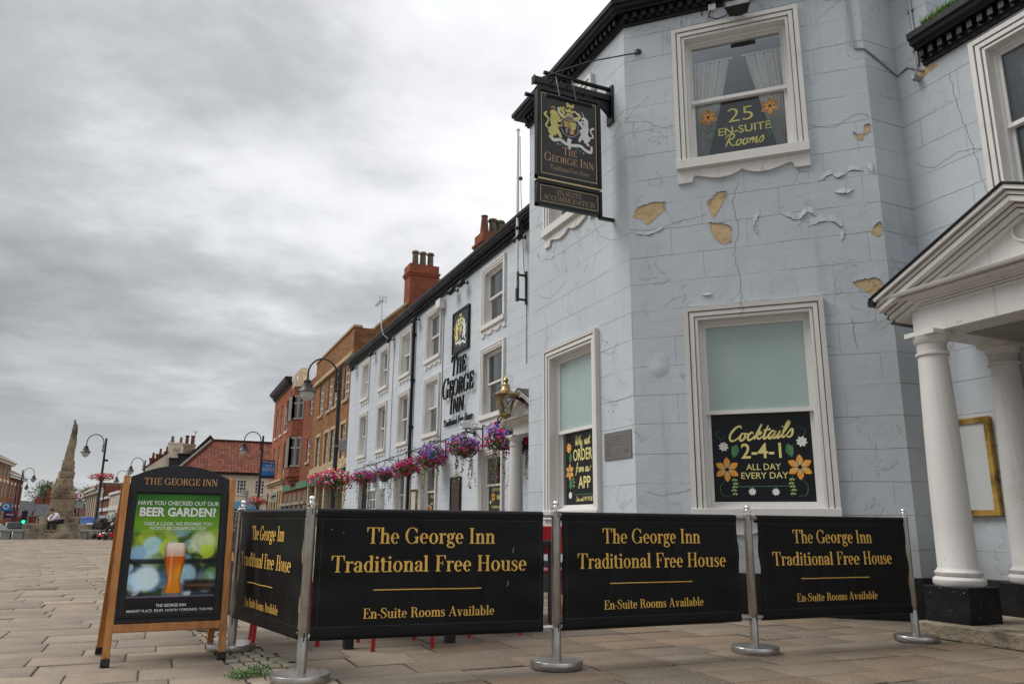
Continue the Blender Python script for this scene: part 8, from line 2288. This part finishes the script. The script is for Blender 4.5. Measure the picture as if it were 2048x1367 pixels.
# ------------------------------------------------------------------ streets leading away
def streets():
    # right-hand street: its houses line up on a slightly turned frontage
    Rr = R_(8)
    def terrace(name, label, x, y, L, D, H, mat, rows, cols_, extra=None, roof=('slate', 1.6), win='white_clean'):
        t = thing(name, label, 'building', (x, y, -.75), Rr)
        H2 = H + .75; w = MB()
        fr = MB()
        m2 = Matrix.Translation((0, L, 0)) @ Matrix.Rotation(WALL, 4, 'Z')
        HH = []
        for (za, zb) in rows:
            for k in range(cols_): s = L * (k + .5) / cols_; HH.append((s - .55, s + .55, za + .75, zb + .75))
        w.m = m2; wall(w, L, 0, H2, HH, .12); w.m = None
        bricks(w, 0, 0, D, 0, 0, H2); bricks(w, D, 0, D, L, 0, H2); bricks(w, D, L, 0, L, 0, H2)
        w.build('wall', M[mat], t)
        for (za, zb) in rows:
            for k in range(cols_):
                s = L * (k + .5) / cols_; f = MB(); f.uframe(-.55, .55, za + .75, zb + .75, 0, .07, .06, .12, True); f.box(-.55, .065, (za + zb) / 2 + .72, .55, .11, (za + zb) / 2 + .78); f.box(-.03, .066, za + .8, .03, .109, zb + .7)
                o = f.build('window', M[win], t, (0, L - s, 0), WALL); g = MB(); g.quad((-.5, .1, za + .78), (.5, .1, za + .78), (.5, .1, zb + .72), (-.5, .1, zb + .72)); g.build('pane', M['glass_far'], o)
        if roof:
            r = MB(); block_roof(r, -.2, D, -.1, L + .1, H2, H2 + roof[1]); r.add([(0, 0, H2), (D, 0, H2), (D / 2, 0, H2 + roof[1])], [(0, 1, 2)]); r.build('roof', M[roof[0]], t)
        if extra: extra(t, L, D, H2)
        return t
    def classical(t, L, D, H2):
        s = MB()
        for k in range(7): y = L * k / 6; s.box(-.5, y - .45, 0, .05, y + .45, H2 - 1.0)
        s.box(-.8, -.4, H2 - 1.0, .1, L + .4, H2 - .5); s.box(-1.1, -.5, H2 - .5, .1, L + .5, H2 - .25); s.build('colonnade', M['cream'], t)
        p = MB(); p.box(-.3, -.02, H2, D, L, H2 + .5); p.build('parapet', M['brick_red'], t)
    terrace('classical_building', 'far building with a cream colonnade and a plain red brick side wall', -8.1, 130, 24, 10, 5.9, 'brick_red', ((.6, 2.4), (3.2, 4.6)), 6, classical, None)
    def shops(t, L, D, H2):
        s = MB(); s.box(-.12, .1, 2.9, 0, L - .1, 3.35); s.build('fascia', M['white_clean'], t); s = MB(); s.box(-.2, -.05, H2 - .3, .05, L + .05, H2); s.build('eaves_board', M['white_clean'], t)
    terrace('shop_terrace', 'white-banded red brick shops along the far right street', -6.4, 117, 12, 9, 4.1, 'brick_red', ((3.0 - .2, 3.9 - .1),), 4, shops)
    terrace('shop_terrace', 'pale rendered shops with white gables nearest the A-board on the right street', -4.55, 103, 12, 9, 4.4, 'cream', ((2.6, 3.8),), 4, shops, ('slate', 1.0))
    t = thing('shop_awning', 'dark green awning over a shop on the right street', 'awning', (-4.6, 98, -.75), Rr); a = MB(); a.prism([(0, 1.95), (0, 2.35), (1.6, 2.85), (1.6, 2.75)], -1.0, 1.6); a.build('canopy', M['green_fascia'], t); a = MB(); a.tube([(.1, -1.0, 0), (.1, -1.0, 2.0)], .04, 6); a.build('post', M['iron'], t)
    t = thing('street_board', 'white square board with a dark pattern below the green awning', 'sign', (-4.95, 97, -.75)); a = MB(); a.box(-.45, -.03, 1.35, .45, .03, 2.35); a.box(-.04, -.02, 0, .04, .02, 1.35); a.build('board', M['white_p'], t); a = MB()
    for x, z in ((-.22, 2.08), (.2, 1.9), (-.15, 1.62), (.22, 2.2), (.1, 1.55)): a.lathe([(.001, -.035), (.09, -.035)], (x, 0, z), 10, cap=False, axis='y')
    a.build('pattern', M['leafgreen'], t)
    # low houses beyond the cross
    def house(name, label, x, y, w, d, h, hr, mat, rm, gable='y', chims=(), wins=()):
        t = thing(name, label, 'house', (x, y, -.75)); H2 = h + .75; R2_ = hr + .75
        b = MB(); bricks(b, 0, 0, w, 0, 0, H2); bricks(b, w, 0, w, d, 0, H2); bricks(b, 0, d, 0, 0, 0, H2); bricks(b, w, d, 0, d, 0, H2)
        if gable == 'y':
            for yy in (0, d): b.add([(0, yy, H2), (w, yy, H2), (w / 2, yy, R2_)], [(0, 1, 2)], [[(0, 0), (w, 0), (w / 2, hr - h)]])
        else:
            for xx in (0, w): b.add([(xx, 0, H2), (xx, d, H2), (xx, d / 2, R2_)], [(0, 1, 2)], [[(0, 0), (d, 0), (d / 2, hr - h)]])
        b.build('wall', M[mat], t)
        r = MB(); block_roof(r, -.15, w + .15, -.15 if gable != 'y' else .2, d + .15, H2 - .1, R2_ + .05, gable); rf = r.build('roof', M[rm], t)
        for (cx, cy, cz) in chims:
            c = MB(); e = .5
            for (p, q) in (((cx - e, cy - e), (cx + e, cy - e)), ((cx + e, cy - e), (cx + e, cy + e)), ((cx + e, cy + e), (cx - e, cy + e)), ((cx - e, cy + e), (cx - e, cy - e))): bricks(c, *p, *q, H2 - .5, cz + .75)
            c.quad((cx - e, cy - e, cz + .75), (cx + e, cy - e, cz + .75), (cx + e, cy + e, cz + .75), (cx - e, cy + e, cz + .75)); ch = c.build('chimney', M['brick_chim'], rf)
            chimney_pots(ch, [(cx - .2, cy, cz + .75, .13, .5, 'pot_red', 'taper'), (cx + .2, cy, cz + .75, .13, .5, 'pot_red', 'taper')])
        for (wx, z0, z1) in wins: far_window(t, (x, y, 0), wx, z0 + .75, z1 + .75, .95, (2, 2), (x, y), .0 - .06)
        return t
    house('gabled_house', 'red brick house with a steep gable and grey slate roof left of the market cross', -19.2, 150, 4.2, 12, 2.2, 4.6, 'brick_red', 'slate', 'y', ((2.1, .6, 5.7),), ((1.0, .2, 1.4), (2.6, .2, 1.4)))
    house('slate_house', 'long house with a grey slate roof sloping toward the square behind the gabled house', -23.6, 151, 5.0, 9, 1.5, 3.9, 'brick_red', 'slate', 'x', ((4.4, 4.5, 4.6),), ((1.2, .2, 1.4), (3.4, .2, 1.4)))
    house('low_house', 'low red brick house with a small slate roof just left of the market cross', -17.6, 140, 5.0, 6, 1.6, 3.3, 'brick_red', 'slate', 'x', (), ((.9, .2, 1.3), (2.3, .2, 1.3), (3.8, .2, 1.3)))
    house('brick_house', 'red house with a big chimney behind the left lamps', -27.2, 158, 5.5, 9, 2.2, 4.2, 'brick_red', 'browntile', 'x', ((3.4, 3.5, 5.4),), ((1.5, .3, 1.5),))
    house('low_house', 'low house with a brown roof and pale wall right of the market cross', -13.2, 150, 6.5, 7, 1.5, 3.0, 'cream', 'browntile', 'x', (), ((1.2, 0, 1.1), (3.0, 0, 1.1), (4.8, 0, 1.1)))
    # left-hand street front
    def left(name, label, x, y0, y1, H, gab):
        t = thing(name, label, 'building', (x, y0, -.75)); L = y1 - y0; H2 = H + .75
        w = MB(); m2 = Matrix.Rotation(-WALL, 4, 'Z')
        n = int(L / 2.1); HH = []
        for k in range(n):
            s = L * (k + .5) / n
            for za, zb in ((1.0, 2.4), (3.4, 4.9), (5.4, 6.7)):
                if zb < H - .3: HH.append((s - .42, s + .42, za + .75, zb + .75))
        w.m = m2; wall(w, L, 0, H2, HH, .12); w.m = None
        bricks(w, -8, 0, 0, 0, 0, H2); bricks(w, 0, L, -8, L, 0, H2)
        w.build('wall', M['brick_brown' if gab else 'brick_red'], t)
        for (a, b, c, d) in HH:
            s = (a + b) / 2; f = MB(); f.uframe(-.42, .42, c, d, 0, .07, .05, .12, True); f.box(-.42, .055, (c + d) / 2 - .03, .42, .11, (c + d) / 2 + .03); o = f.build('window', M['white_clean'], t, (0, s, 0), -WALL); g = MB(); g.quad((-.4, .1, c), (.4, .1, c), (.4, .1, d), (-.4, .1, d)); g.build('pane', M['glass_far'], o)
            l = MB(); l.prism([(-.5, d), (.5, d), (.58, d + .32), (-.58, d + .32)], -.03, .02); l.build('lintel', M['cream'], o)
        e = MB(); e.box(-.1, -.1, H2 - .35, .35, L + .2, H2 - .1); e.box(-.1, -.1, H2 - .1, .55, L + .3, H2 + .05); e.build('cornice', M['cream'] if gab else M['white_clean'], t)
        r = MB(); block_roof(r, -8.2, .5, -.1, L + .2, H2 + .05, H2 + 2.2); r.build('roof', M['browntile'], t)
    left('corner_building', 'brown brick building with pale lintels and a white cornice at the left edge', -16, 66, 104, 7.15, True)
    left('corner_building', 'lower red brick building just past the brown one at the left edge', -16.3, 104.2, 116, 6.0, False)
    for lab, y, z, mat in (('round teal shop sign with a white ring at the left edge', 101.6, 2.25, 'blue_sign'), ('blue oval shop sign below the teal one at the left edge', 104.6, 1.5, 'navy_sign')):
        t = thing('shop_sign', lab, 'sign', (-15.9, y, z)); b = MB(); b.box(-.2, -.04, -.42, .9, .04, .42); b.build('board', M[mat], t)
        b = MB()
        if mat == 'blue_sign': b.lathe([(.16, -.045), (.30, -.045)], (.35, 0, .05), 18, cap=False, axis='y')
        else: b.box(.0, -.045, -.1, .7, -.041, .05)
        b.build('emblem', M['white_p'], t)
    # trees
    def tree(label, x, y, h, w, seed, dark=1.0, n=2600):
        r = random.Random(seed); t = thing('tree', label, 'tree', (x, y, -.8), 0, 'trees beyond the roofs')
        k = MB(); k.tube([(0, 0, 0), (.1, 0, h * .3), (0, .1, h * .55)], [.28, .2, .1], 8)
        lobes = []
        for _ in range(11):
            a = r.uniform(0, 6.28); q = r.uniform(0, w * .62); z = r.uniform(h * .35, h * .86); lobes.append((q * math.cos(a), q * math.sin(a), z, r.uniform(.22, .42) * w))
        lobes.append((0, 0, h * .86, w * .28))
        for l in lobes: k.tube([(0, .05, h * .4), (l[0] * .5, l[1] * .5, (h * .4 + l[2]) / 2 + .2), (l[0], l[1], l[2])], [.10, .07, .03], 5)
        k.build('trunk', M['bark'], t)
        m, c = MB(), []
        for _ in range(n):
            l = r.choice(lobes)
            d = Vector((r.gauss(0, 1), r.gauss(0, 1), r.gauss(0, 1))).normalized() * l[3] * r.uniform(.35, 1.08) ** .6
            p = Vector((l[0] + d.x, l[1] + d.y, l[2] + d.z * .8)); s = r.uniform(.09, .24); u = Vector((r.uniform(-1, 1), r.uniform(-1, 1), r.uniform(-.6, .6))).normalized(); v_ = u.orthogonal().normalized()
            m.add([p - u * s, p + v_ * s * .6, p + u * s, p - v_ * s * .6], [(0, 1, 2, 3)]); q = r.uniform(.55, 1.5) * dark; g = r.choice([(.05, .085, .028), (.065, .10, .03), (.04, .065, .025), (.09, .115, .035)]); c.append(tuple(e * q for e in g))
        col_mesh(m, c, 'crown', M['leaf'], t)
    tree('loose tall tree behind the lamps left of the market cross', -21.5, 178, 9.8, 4.6, 1, 1.0)
    tree('broad tree over the slate roof left of the market cross', -19.0, 186, 9.4, 5.2, 2, .8)
    tree('dark tree directly left of the market cross shaft', -16.8, 172, 8.8, 4.4, 3, .6)
    tree('pale green tree low between the left lamps', -24.5, 170, 5.2, 3.0, 4, 1.3, 1500)
    tree('dark green tree just right of the market cross', -13.6, 180, 8.6, 5.0, 5, .6)
    tree('green tree against the far colonnade', -11.0, 190, 8.8, 5.0, 6, .7)
streets()
